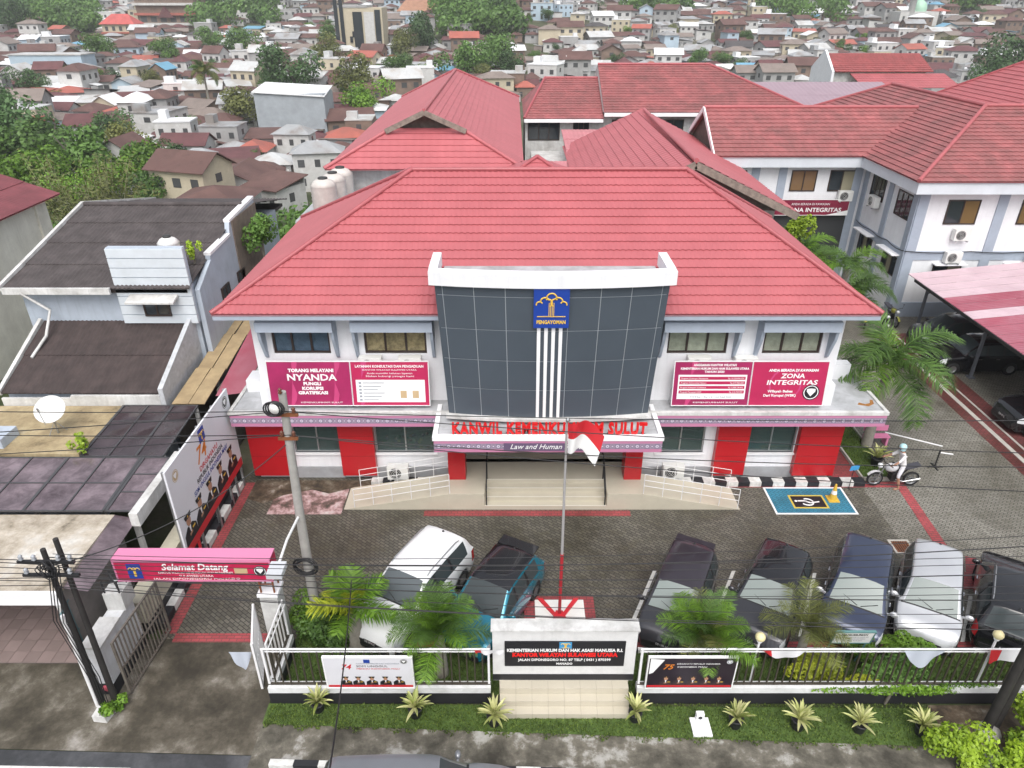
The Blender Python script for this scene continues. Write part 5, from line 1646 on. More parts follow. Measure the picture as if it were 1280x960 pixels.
# ------------------------------------------------------------------ wires
wr = random.Random(9)
def wire(a, c, sag, label, r=.012):
    a, c = Vector(a), Vector(c)
    k_ = MB()
    n = 28
    pts = [a.lerp(c, i / n) - V3(0, 0, sag * 4 * (i / n) * (1 - i / n)) for i in range(n + 1)]
    pts = [p_ - a for p_ in pts]
    k_.tube(pts, r, 5)
    o_ = k_.build('overhead_wire', BLACKMETAL, None, a)
    return tag(o_, label, 'wire', 'overhead wires of the street')
L1 = 'thin black wire strung between the black poles along the fence'
for i in range(11):
    wire((-10.6 + .12 * (i % 4), 12.2, 4.45 + .1 * i), (12.1, 11.6, 3.7 + .29 * i + wr.uniform(-.08, .08)), .18 + .28 * wr.random(), L1, .008 + .005 * (i % 3 == 0))
for i in range(7):
    wire((-10.7 + .1 * i, 12.2, 4.5 + .12 * i), (-32, 13.5 + wr.uniform(-1, 1), 4.2 + .35 * i), .3, 'thin black wire running from the black twin poles over the garage roof', .010)
for i, (z, yr, zr) in enumerate(((7.4, 16.5, 7.1), (7.4, 15.0, 6.3), (6.7, 14.2, 5.5), (6.7, 15.5, 6.7))):
    wire((-5.7, 15.2, z), (36, yr, zr), .5 + .2 * i, 'black wire running from the grey concrete pole across the office front', .013)
for i, (z, zl) in enumerate(((7.4, 5.6), (6.7, 4.4), (7.4, 6.7), (6.7, 5.2))):
    wire((-5.7, 15.2, z), (-34, 16 + i, zl), .35, 'black wire running from the grey concrete pole to the left over the canopies', .013)
wire((-5.8, 15.2, 6.4), (-10.5, 12.2, 5.1), .5, 'black wire slack between the grey pole and the black twin poles', .014)
wire((-2.8, 6.5, 6.0), (-4.35, 14.3, 2.6), .25, 'black wire slanting down over the white officer banner', .016)

# ------------------------------------------------------------------ flagpole
Fp = thing('flagpole', 'slender steel flagpole on a red and white tiled plinth', 'flagpole', (1.42, 15.35, 0))
MB().box(-1.05, 1.10, -.45, .85, 0, .10).build('plinth_border', BRICKRED, Fp)
MB().box(-.72, .78, -.45 - .003, .68, .10, .125).build('plinth_floor', mat('white_tile', (.74, .73, .70), .4, .08, 3), Fp)
for s in (-1, 1):
    k = MB(); k.prism([(s * .62, .68, .12), (s * .48, .68, .12), (s * .06, 0.02, .12), (s * .1, -.10, .12)], (0, 0, .07)); k.build('red_fin', RED, Fp)
k = MB(); k.prism([(-.2, -.2, .125), (.2, -.2, .125), (.1, .1, .125), (-.1, .1, .125)], (0, 0, .16)); k.build('pole_socket', RED, Fp)
k = MB(); k.tube([(0, 0, .2), (0, 0, 2.6)], .05, 10); k.build('lower_shaft', plain('red_pole_paint', (.42, .03, .04), .4), Fp)
k = MB(); k.tube([(0, 0, 2.6), (-.02, .03, 7.0)], [.042, .03], 10); k.build('shaft', plain('grey_pole_paint', (.35, .34, .34), .4), Fp)
k = MB(); k.lathe([(0, 7.0), (.05, 7.02), (.06, 7.06), (0, 7.12)], 10); k.build('finial', METAL, Fp)
Fg = thing('flag', 'red over white flag drooping from the slender flagpole', 'flag', (1.42, 15.35, 6.95))
nx_, nz_ = 18, 12
def flagpt(i, j):
    s_, t_ = i / nx_, j / nz_
    return 1.25 * V3(.02 + .74 * s_ - .16 * t_ * s_, -.12 * math.sin(s_ * 7 + t_ * 1.2) * s_ ** .5 - .05 * math.sin(11 * s_), -.72 * t_ - .30 * s_ ** 2.2 + .10 * math.sin(s_ * PI))
for nm, j0, j1, m in (('red_stripe', 0, 6, RED), ('white_stripe', 6, 12, PRINTWHITE)):
    k = MB()
    k.add([flagpt(i, j) for j in range(j0, j1 + 1) for i in range(nx_ + 1)], [(j * (nx_ + 1) + i, j * (nx_ + 1) + i + 1, (j + 1) * (nx_ + 1) + i + 1, (j + 1) * (nx_ + 1) + i) for j in range(j1 - j0) for i in range(nx_)], 0, True)
    k.build(nm, m, Fg, fix=False)

# ------------------------------------------------------------------ small furniture
def cloth(label, x0, x1, ztop, drop, m, y=FY - .06, tri=False, red=False):
    t_ = thing('draped_cloth', label, 'cloth', ((x0 + x1) / 2, y, ztop))
    w2 = (x1 - x0) / 2
    n, k2 = 14, 6
    r_ = random.Random(int(x0 * 100) & 255)
    ph = r_.uniform(0, 6)
    def pt(i, j):
        s_, q = -1 + 2 * i / n, j / k2
        d_ = drop * (1 - abs(s_) ** 1.5 * .85 if tri else 1 - .25 * abs(math.sin(s_ * 2.4 + ph)))
        return V3(s_ * w2 * (1 - .1 * q), -.03 - .04 * math.sin(s_ * 6 + ph) * q, .02 - d_ * q)
    me_ = [pt(i, j) for j in range(k2 + 1) for i in range(n + 1)]
    fs = [(j * (n + 1) + i, j * (n + 1) + i + 1, (j + 1) * (n + 1) + i + 1, (j + 1) * (n + 1) + i) for j in range(k2) for i in range(n)]
    k_ = MB(); k_.add(me_, fs, 0, True)
    if red:
        for f in range(len(fs)):
            if f % n in (0, 1, 2): k_.m[f] = 1
    k_.build('cloth', [m, RED], t_, fix=False)
    return t_
CLOTH = plain('white_cotton', (.62, .62, .64), .9)
GREYCL = plain('grey_plastic_sheet', (.48, .52, .60), .4)
cloth('grey plastic sheet draped over the fence before the silver car', 8.82 + 1.1, 10.95, 1.96, .62, GREYCL, tri=True)
cloth('white cloth with red edge draped over the fence by the twin poles', 12.1, 13.4, 1.98, .50, CLOTH, red=True)
cloth('white and red bunting tied to the fence before the sign board', 6.3, 7.5, 1.96, .30, CLOTH, tri=True, red=True)
cloth('red and white bunting hanging at the end of the sign wall', -.95, -.2, 2.02, .16, CLOTH, red=True, y=FY - .1)
c_ = cloth('white rag hanging on the open gate leaf', -7.45, -6.85, 1.35, .7, GREYCL, y=13.0, tri=True)
def globe(x, y, z, label):
    t_ = thing('globe_lamp', label, 'lamp', (x, y, 0), 0, 'globe lamps on the fence')
    k_ = MB(); k_.tube([(0, 0, .5), (0, 0, z - .12)], .03, 8); k_.build('post', STEELWHITE, t_)
    k_ = MB(); k_.lathe([(0, -.13), (.07, -.11), (.12, -.05), (.13, 0), (.12, .05), (.07, .11), (0, .13)], 16, (0, 0, z)); k_.build('globe', plain('cream_globe', (.72, .64, .36), .35), t_)
    k_ = MB(); k_.lathe([(.06, -.17), (.08, -.12), (0, -.12)], 10, (0, 0, z)); k_.build('collar', STEELWHITE, t_)
globe(6.28, 12.66, 2.28, 'cream globe lamp on the fence beside the bunting')
globe(12.27, 12.66, 2.36, 'cream globe lamp on the fence beside the twin poles')
t, w_, h_ = board('notice_sign', 'small white notice board on posts behind the fence', 8.65, 9.68, 13.5, 1.12, 1.62, R(-12), PRINTWHITE, 'sign', frame=plain('teal_frame', (.10, .22, .22), .5))
text('PENGUMUMAN', .11, PRINTBLACK, t, (0, -.004, .36), width=.7, bold=.003, ext=.001)
for i, s_ in enumerate(('DILARANG PARKIR DI AREA INI', 'KECUALI KENDARAAN DINAS', 'TERIMA KASIH')):
    text(s_, .07, plain('grey_print', (.3, .32, .36)), t, (0, -.004, .26 - .09 * i), width=.8 - .12 * i, ext=.001)
k = MB(); k.bar((-.48, .06, -1.1), (-.48, .06, .5), .03); k.build('post', MATS['teal_frame'], t)
k = MB(); k.bar((.48, .06, -1.1), (.48, .06, .5), .03); k.build('post', MATS['teal_frame'], t)
t = thing('meter_plinth', 'low white plinth with a small box on the verge grass', 'plinth', (4.84, 11.75, 0))
MB().box(-.24, .24, -.28, .24, 0, .08).build('base', WHITE_CLEAN, t)
MB().box(-.10, .10, .12, .24, .08, .34).build('box', WHITE_CLEAN, t)
k = MB(); k.T = Matrix.Translation((0, .115, .22)) @ Matrix.Rotation(PI / 2, 4, 'X'); k.lathe([(0, .004), (.055, .004), (.055, 0)], 12); k.build('dial', BLACKMETAL, t)
# pots with variegated agave
leafm = {}
def agave_leaf(seed):
    r_ = random.Random(seed)
    k_ = MB()
    n = 6
    L, W = .52, .06
    vs_ = []
    for i in range(n + 1):
        s_ = i / n
        w2 = W * (1 - s_) ** .7 * (.55 + 1.2 * s_ if s_ < .4 else 1.03)
        x, z = L * s_ * math.cos(.25 + .9 * s_ * .3), L * s_ * .9 - .20 * s_ ** 2.4
        vs_ += [(x, -w2, z + .015), (x, 0, z - .008), (x, w2, z + .015)]
    fs = []
    for i in range(n):
        a = 3 * i
        fs += [(a, a + 1, a + 4, a + 3), (a + 1, a + 2, a + 5, a + 4)]
    k_.add(vs_, fs, 0, True)
    k_.leaf = [r_.random()] * len(fs)
    return k_.mesh('leaf', AGAVE)
AG = [agave_leaf(i) for i in range(4)]
POT = plain('black_plastic_pot', (.022, .022, .026), .5)
potme = MB().lathe([(.0, .02), (.13, 0), (.15, .05), (.185, .30), (.20, .31), (.20, .34), (.165, .34), (.15, .28), (0, .28)], 14).mesh('pot', POT)
def potplant(x, y, label, seed, sc_=1.0, group='potted agaves along the verge'):
    t_ = thing('potted_agave', label, 'potted plant', (x, y, 0.02), 0, group)
    t_.scale = (sc_,) * 3
    link('pot', potme, t_)
    r_ = random.Random(seed)
    for i in range(34):
        e = r_.uniform(-.55, .75) if i > 4 else r_.uniform(.6, 1.1)
        o_ = link('leaf', AG[i % 4], t_, (0, 0, .34), (0, -e * .75, r_.uniform(0, 6.28)))
        q = r_.uniform(.75, 1.1)
        o_.scale = (q, q, q)
    return t_
lab = ['potted variegated agave below the left end of the white officer banner', 'potted variegated agave below the bare fence bars right of the white banner', 'potted variegated agave at the banner-side foot of the sign steps', 'potted variegated agave at the far foot of the sign steps by the dark banner', 'potted variegated agave beside the low white plinth', 'potted variegated agave below the globe lamp with bunting', 'potted variegated agave before the yellow hedge', 'potted variegated agave last before the bare soil']
for i, (x, y) in enumerate(((400, 885), (520, 895), (618, 905), (793, 900), (918, 908), (996, 910), (1072, 914), (1150, 918))):
    g_ = G(x, y)
    potplant(g_.x, min(g_.y, 12.25), lab[i], i, .92 + .05 * (i % 3))
g_ = G(1090, 575)
potplant(14.5, 23.3, 'potted variegated agave beside the palm at the office corner', 31, 1.15, None)
# cone, sign stand, barrier, grate
t = thing('traffic_cone', 'faded yellow traffic cone on the blue accessible bay', 'traffic cone', (11.95, 21.15, .014))
MB().box(-.2, .2, -.2, .2, 0, .04).build('base', plain('cone_yellow', (.62, .40, .05), .6), t)
k = MB(); k.lathe([(.15, .04), (.09, .34), (.035, .68), (.03, .70), (0, .70)], 16); k.build('cone', MATS['cone_yellow'], t)
k = MB(); k.lathe([(.107, .28), (.078, .43)], 16); k.build('white_sleeve', PRINTWHITE, t)
t = thing('sign_stand', 'small blue sign on a thin stand by the striped kerb', 'sign', (12.85, 21.85, 0))
k = MB(); k.tube([(0, 0, 0), (0, 0, .95)], .015, 6); k.tube([(-.18, 0, .01), (.18, 0, .01)], .014, 5); k.tube([(0, -.18, .01), (0, .18, .01)], .014, 5); k.build('stand', BLACKMETAL, t)
k = MB(); k.prism([(-.16, -.02, .82), (.16, -.02, .88), (.18, -.02, 1.08), (-.14, -.02, 1.02)], (0, .02, 0)); k.build('panel', CYAN, t)
g_ = G(1168, 584)
t = thing('boom_barrier', 'white barrier pole on a black stand in the side drive', 'barrier', (g_.x, g_.y, 0))
k = MB(); k.tube([(0, 0, 0), (.05, .05, .78)], .03, 7); k.bar((-.3, 0, .02), (.3, 0, .02), .05); k.bar((0, -.25, .02), (0, .25, .02), .05); k.build('stand', BLACKMETAL, t)
k = MB(); k.tube([(.25, .3, .8), (-1.6, 1.25, .85)], .028, 7); k.build('pole', STEELWHITE, t)
k = MB(); k.tube([(.05, .0, .7), (.45, -.15, .72)], .028, 7); k.build('pole_end', STEELWHITE, t)
t = thing('drain_grate', 'square drain grate with pale frame in the paving', 'drain', (13.3, 18.55, 0))
k = MB()
for a in ((-.36, .36, -.36, -.28), (-.36, .36, .28, .36), (-.36, -.28, -.28, .28), (.28, .36, -.28, .28)):
    k.box(*a, 0, .03)
k.build('frame', MATS['pale_kerb_concrete'], t)
MB().box(-.28, .28, -.28, .28, 0, .012).build('pit', BLACKPAINT, t)
gm = MB().box(-.02, .02, -.28, .28, .012, .028).mesh('grate_bar', RUST)
for i in range(7):
    link('grate_bar', gm, t, (-.24 + .08 * i, 0, 0))
t = thing('bench', 'small pink bench on the side strip behind the palm', 'bench', (15.2, 24.9, 0))
MB().box(-.5, .5, -.15, .15, .38, .44).build('seat', PINK, t)
MB().box(-.5, .5, .18, .23, .55, .8).build('backrest', PINK, t)
for s in (-1, 1):
    MB().box(s * .42 - .04, s * .42 + .04, -.13, .22, 0, .38).build('leg', PINK, t)
# ------------------------------------------------------------------ cars
def paint(name, col, metal=.3, rough=.3):
    return mat(name, col, rough, .06, 1.5, metal=metal, coat=.8)
CARGLASS = plain('car_glass', (.045, .055, .058), .16, 0, .4)
SCREEN = plain('windscreen_glass', (.22, .255, .245), .22, 0, .3)
TYRE = plain('tyre_rubber', (.015, .015, .016), .85)
RIM = plain('alloy_rim', (.38, .39, .40), .3, .8)
TRIM = plain('black_trim', (.014, .014, .015), .5)
LAMP = plain('clear_headlamp', (.62, .64, .66), .1, 0, .8)
TAIL = plain('red_tail_lamp', (.45, .012, .015), .15, 0, .8)
CHROME = plain('chrome', (.65, .65, .66), .15, 1)
def lerp_tab(tab, x):
    for (a, b_), (c, d_) in zip(tab, tab[1:]):
        if a <= x <= c:
            return b_ + (d_ - b_) * (x - a) / (c - a)
    return tab[-1][1] if x > tab[-1][0] else tab[0][1]
SHAPES = {
 'suv': dict(L=4.55, W=1.84, zc=[(0, .72), (.008, .92), (.02, 1.06), (.035, 1.13), (.075, 1.52), (.10, 1.64), (.13, 1.67), (.35, 1.71), (.52, 1.69), (.585, 1.63), (.735, 1.10), (.78, 1.06), (.88, 1.0), (.945, .92), (.975, .80), (1, .58)], rw=(.022, .095), ws=(.585, .735), pil=(.31, .335, .49, .51), win=(.12, .70), belt=1.02),
 'mpv': dict(L=4.25, W=1.70, zc=[(0, .70), (.008, .95), (.02, 1.08), (.03, 1.13), (.06, 1.52), (.085, 1.64), (.12, 1.68), (.35, 1.70), (.54, 1.67), (.61, 1.61), (.775, 1.06), (.82, 1.0), (.90, .93), (.955, .84), (.98, .72), (1, .55)], rw=(.018, .08), ws=(.61, .775), pil=(.28, .30, .50, .52), win=(.10, .74), belt=.98),
 'hatch': dict(L=4.15, W=1.76, zc=[(0, .68), (.008, .90), (.025, 1.02), (.05, 1.10), (.11, 1.46), (.135, 1.55), (.17, 1.58), (.35, 1.60), (.50, 1.58), (.56, 1.53), (.72, 1.02), (.77, .98), (.88, .92), (.945, .84), (.975, .72), (1, .52)], rw=(.04, .13), ws=(.56, .72), pil=(.32, .345, .50, .52), win=(.16, .68), belt=.96),
 'pickup': dict(L=4.7, W=1.85, zc=[(0, .70), (.008, .95), (.02, 1.10), (.03, 1.16), (.06, 1.62), (.085, 1.76), (.12, 1.80), (.35, 1.83), (.55, 1.80), (.60, 1.74), (.72, 1.18), (.77, 1.12), (.88, 1.06), (.95, .98), (.98, .84), (1, .60)], rw=(.02, .08), ws=(.60, .72), pil=(.30, .325, .48, .50), win=(.11, .68), belt=1.06),
}
def make_car(shape, body, roofm, label, loc, heading, plate=None, roofbars=False, scale=1.0, glass=SCREEN, group=None, spoiler=False, lx=1.0, mir=None):
    """heading: direction of the nose, radians from +X"""
    P = SHAPES[shape]
    L, W = P['L'], P['W'] / 2
    t_ = thing('car', label, 'car', loc, heading, group)
    t_.scale = (scale * lx, scale, scale)
    aw = [.105, .12, .15, .205, .26, .29, .305, .73, .745, .775, .83, .885, .915, .93]
    xs = sorted({*[a for a, _ in P['zc']], *aw, *P['pil'], *P['rw'], *P['ws'], *P['win'], P['ws'][1] + .012, .2, .42, .64, .68})
    arch = [(0, .30), (.105, .24), (.12, .40), (.15, .60), (.205, .68), (.26, .60), (.29, .40), (.305, .22), (.73, .22), (.745, .40), (.775, .60), (.83, .68), (.885, .60), (.915, .40), (.93, .24), (1, .30)]
    wid = [(0, .80), (.01, .88), (.03, .94), (.08, .985), (.2, 1), (.8, 1), (.90, .965), (.95, .90), (.98, .82), (1, .72)]
    def section(x):
        zc = lerp_tab(P['zc'], x)
        w_ = W * lerp_tab(wid, x)
        zs = lerp_tab(arch, x)
        bel = min(P['belt'] + .03 * (.5 - x), zc - .06)
        green = max(0, min(1, (zc - P['belt'] - .05) / .55))
        crown = .035 + .045 * green
        wr = w_ * (.90 - .16 * green)
        zr = zc - crown
        zb = min(bel, zr - .015)
        zm = max(zs + .06, min(.62, zb - .1))
        pts = [(w_ * .93, zs), (w_ * .99, max(zs + .04, min(.42, zb - .2))), (w_, max(zs + .05, zm)), (w_ * .972, max(zs + .055, zb))]
        f3, f4 = .08, .90
        pts.append((w_ * .972 + (wr - w_ * .972) * f3, zb + (zr - zb) * f3 + .004))
        pts.append((w_ * .972 + (wr - w_ * .972) * .5 + .02 * green, zb + (zr - zb) * .5))
        pts.append((w_ * .972 + (wr - w_ * .972) * f4 + .008 * green, zb + (zr - zb) * f4))
        pts += [(wr, zr), (wr * .90, zr + crown * .45), (wr * .5, zr + crown * .88), (0, zc)]
        return pts
    secs = [section(x) for x in xs]
    n = len(secs[0])
    rows = []
    for x, s_ in zip(xs, secs):
        X = (x - .5) * L
        rows.append([V3(X, y, z) for y, z in s_] + [V3(X, -y, z) for y, z in s_[-2::-1]])
    M_ = len(rows[0])
    groups = {}
    for i in range(len(xs) - 1):
        xm = (xs[i] + xs[i + 1]) / 2
        for j in range(M_ - 1):
            jj = j if j < n - 1 else M_ - 2 - j
            side = 0 if j < n - 1 else 1
            key = ('body', 0)
            if .006 < xm < .06 and jj == 2: key = ('taillight', side)
            elif .90 < xm < .978 and jj in (2, 3): key = ('headlight', side)
            elif P['ws'][0] < xm < P['ws'][1] and jj >= 8: key = ('windscreen', 0)
            elif P['ws'][1] < xm < P['ws'][1] + .014 and jj >= 7: key = ('cowl', 0)
            elif P['rw'][0] < xm < P['rw'][1] and jj >= 8: key = ('rear_window', 0)
            elif P['rw'][1] < xm < P['ws'][0] and jj >= 7: key = ('roof', 0)
            elif jj in (4, 5) and P['win'][0] < xm < P['win'][1]:
                a, b_, c, d_ = P['pil']
                if xm < a: key = ('side_window', side * 10 + 1)
                elif b_ < xm < c: key = ('side_window', side * 10 + 2)
                elif xm > d_: key = ('side_window', side * 10 + 3)
                else: key = ('pillar', side * 10)
            groups.setdefault(key, []).append((i, j))
    for (nm, q), fl in groups.items():
        k_ = MB()
        idx = {}
        vs_, fs = [], []
        for i, j in fl:
            f = []
            for a, b_ in ((i, j), (i + 1, j), (i + 1, j + 1), (i, j + 1)):
                if (a, b_) not in idx:
                    idx[(a, b_)] = len(vs_)
                    vs_.append(rows[a][b_])
                f.append(idx[(a, b_)])
            fs.append(tuple(f))
        k_.add(vs_, fs, 0, True)
        m = {'body': body, 'windscreen': glass, 'rear_window': CARGLASS, 'roof': roofm, 'side_window': CARGLASS, 'pillar': TRIM, 'cowl': TRIM, 'taillight': TAIL, 'headlight': LAMP}[nm]
        k_.build(nm, m, t_, fix=False)
    # ends and underside
    k_ = MB()
    k_.poly(rows[0])
    k_.build('rear_bumper', body, t_)
    k_ = MB()
    k_.poly(rows[-1])
    k_.build('lower_grille', TRIM, t_)
    k_ = MB()
    k_.box(-L * .47, L * .47, -W * .86, W * .86, .22, .62)
    k_.build('underbody', TRIM, t_)
    # wheels
    tyre = MB(); tyre.T = Matrix.Rotation(PI / 2, 4, 'X')
    tyre.lathe([(.19, -.10), (.30, -.11), (.335, -.08), (.34, 0), (.335, .08), (.30, .11), (.19, .10)], 20)
    tme = tyre.mesh('tyre', TYRE)
    rim = MB(); rim.T = Matrix.Rotation(PI / 2, 4, 'X')
    rim.lathe([(0, .085), (.06, .08), (.19, .06), (.2, .095), (.2, -.09), (.19, -.06), (.06, -.08), (0, -.085)], 16)
    rme = rim.mesh('rim', RIM)
    for fx in (.205, .83):
        for s in (-1, 1):
            w2 = bpy.data.objects.new('wheel', None); C.objects.link(w2); w2.parent = t_; w2.location = ((fx - .5) * L, s * (W - .12), .34)
            link('tyre', tme, w2); link('rim', rme, w2)
    # lamps are patches of the same skin, proud of it by a few millimetres
    for s in (-1, 1):
        xm = (P['ws'][1] - .045 - .5) * L
        k_ = MB()
        k_.lathe([(0, -.075), (.06, -.07), (.10, -.03), (.105, .03), (.06, .075), (0, .08)], 10, (0, 0, 0))
        for v in range(len(k_.v)):
            p_ = k_.v[v]
            k_.v[v] = V3(xm + p_.x * .7, s * (W + .12) + p_.y * 1.1, P['belt'] + .08 + p_.z * 1.1)
        k_.bar((xm, s * W * .93, P['belt'] + .03), (xm, s * (W + .08), P['belt'] + .06), .05, .05)
        k_.build('mirror', mir or body, t_)
        for fx in (.36, .55):
            k_ = MB(); k_.bar(((fx - .5) * L, s * (W * 1.0 + .012), P['belt'] - .12), ((fx - .5) * L + .2, s * (W * 1.0 + .012), P['belt'] - .12), .025, .03)
            k_.build('door_handle', CHROME, t_)
        if roofbars:
            zr = lerp_tab(P['zc'], .35) - .06
            k_ = MB(); k_.tube([((.15 - .5) * L, s * W * .70, zr - .02), ((.19 - .5) * L, s * W * .70, zr + .045), ((.5 - .5) * L, s * W * .69, zr + .045), ((.54 - .5) * L, s * W * .69, zr - .02)], .018, 6)
            k_.build('roof_bar', METAL, t_)
        # wipers
        a = P['ws'][1]
        k_ = MB(); k_.bar(((a - .5) * L - .02, s * W * .05 + W * .1, lerp_tab(P['zc'], a) + .02), ((a - .045 - .5) * L, s * W * .05 + W * .1 - s * .0 + .45 * (1 if s > 0 else -1) * .9, lerp_tab(P['zc'], a - .04) - .0), .02, .015)
        k_.build('wiper', TRIM, t_)
    zf = lerp_tab(P['zc'], .985)
    k_ = MB(); k_.box((1 - .5) * L - .06, (1 - .5) * L + .012, -W * .50, W * .50, .42, .56); k_.build('grille', TRIM, t_)
    k_ = MB(); k_.box((.985 - .5) * L - .05, (.985 - .5) * L + .035, -W * .42, W * .42, zf - .15, zf - .08); k_.build('grille_bar', CHROME, t_)
    for xx, nm in (((1 - .5) * L + .014, 'number_plate'), (-.5 * L - .014, 'number_plate')):
        k_ = MB(); k_.box(min(xx, xx + .01), max(xx, xx + .01), -.22, .22, .50, .62); pl_ = k_.build(nm, PRINTBLACK, t_)
        sgn = 1 if xx > 0 else -1
        text(plate or 'DB 1426 A', .11, PRINTWHITE, pl_, (xx + sgn * .013, 0, .525), rot=(PI / 2, 0, sgn * PI / 2), width=.36, ext=.001)
    MB().box(-.5 * L - .03, -.5 * L + .1, -W * .74, W * .74, .36, .50).build('bumper_trim', TRIM, t_)
    MB().box(.5 * L - .1, .5 * L + .015, -W * .66, W * .66, .28, .40).build('bumper_trim', TRIM, t_)
    k_ = MB(); k_.lathe([(0, .05), (.03, .03), (.05, -.02)], 8, ((P['rw'][1] + .03 - .5) * L, 0, lerp_tab(P['zc'], P['rw'][1] + .03))); k_.build('roof_antenna', TRIM, t_)
    if spoiler:
        zz = lerp_tab(P['zc'], P['rw'][1])
        k_ = MB(); k_.box((P['rw'][0] + .005 - .5) * L, (P['rw'][1] + .02 - .5) * L, -W * .70, W * .70, zz - .05, zz + .015); k_.build('spoiler', roofm, t_)
    return t_
pw = paint('pearl_white_paint', (.76, .77, .78), 0, .3)
pt_ = paint('teal_paint', (.015, .20, .29), .4, .25)
pk = paint('gloss_black_paint', (.008, .008, .010), .1, .2)
pg = paint('graphite_paint', (.045, .045, .052), .5, .3)
pn_ = paint('navy_paint', (.038, .050, .095), .4, .28)
ps = paint('silver_paint', (.62, .63, .65), .5, .3)
pd = paint('dark_plum_paint', (.040, .032, .042), .4, .28)
pr_ = paint('grey_metallic_paint', (.24, .25, .27), .5, .3)
DOWN = -PI / 2
make_car('suv', pw, pw, 'white sport utility car parked by the palm left of the flagpole', (-2.95, 15.95, 0), DOWN - R(28), 'DB 1074 LC', True, lx=.97, glass=plain('smoky_windscreen', (.10, .115, .125), .18, 0, .4))
make_car('hatch', pt_, pk, 'teal car with black roof beside the flagpole plinth', (-.55, 15.55, 0), DOWN - R(28), 'DB 1522 FH', False, 1.0, glass=CARGLASS, spoiler=True, lx=.95)
make_car('mpv', pg, pd, 'dark grey car with plum roof spoiler, nearest the flagpole on the other side', (5.0, 15.55, 0), DOWN - R(26), 'DB 1386 AQ', False, 1.0, spoiler=True, lx=.86)
make_car('suv', pg, pk, 'graphite car with black roof between the plum roofed and the navy cars', (7.75, 15.65, 0), DOWN - R(32), 'B 2013 TQ', False, .96, lx=.88)
make_car('mpv', pn_, pn_, 'navy blue van-like car with white mirrors beside the silver car', (10.4, 15.75, 0), DOWN - R(30), 'DB 1841 CA', False, 1.03, lx=.86, mir=ps)
make_car('mpv', ps, ps, 'silver white car parked beside the navy car', (12.5, 15.6, 0), DOWN - R(30), 'DB 4312 LA', False, 1.0, lx=.84)
make_car('suv', pk, pk, 'black car with tail to the fence at the end of the row', (14.85, 15.45, 0), DOWN - R(33) + PI, 'B 1755 KBN', True, 1.0, glass=CARGLASS, lx=.9)
make_car('pickup', pr_, pr_, 'grey car passing on the road beside the striped kerb', (-2.05, 9.2, -.02), 0.02, 'DB 8214 AM', False, 1.0, glass=CARGLASS)
make_car('suv', pk, pk, 'black sport utility car with bright headlamps at the open front of the carport', (23.6, 26.3, 0), PI, 'DB 77 C', True, 1.05, glass=CARGLASS)
make_car('suv', pk, pk, 'black car behind the grey carport post', (23.2, 31.9, 0), PI, 'DB 1208 DA', False, 1.0, glass=CARGLASS)
make_car('mpv', pg, pg, 'dark grey car deepest in the carport by the annex wall', (23.6, 34.6, 0), PI, 'DB 1660 MB', False, 1.0, glass=CARGLASS)

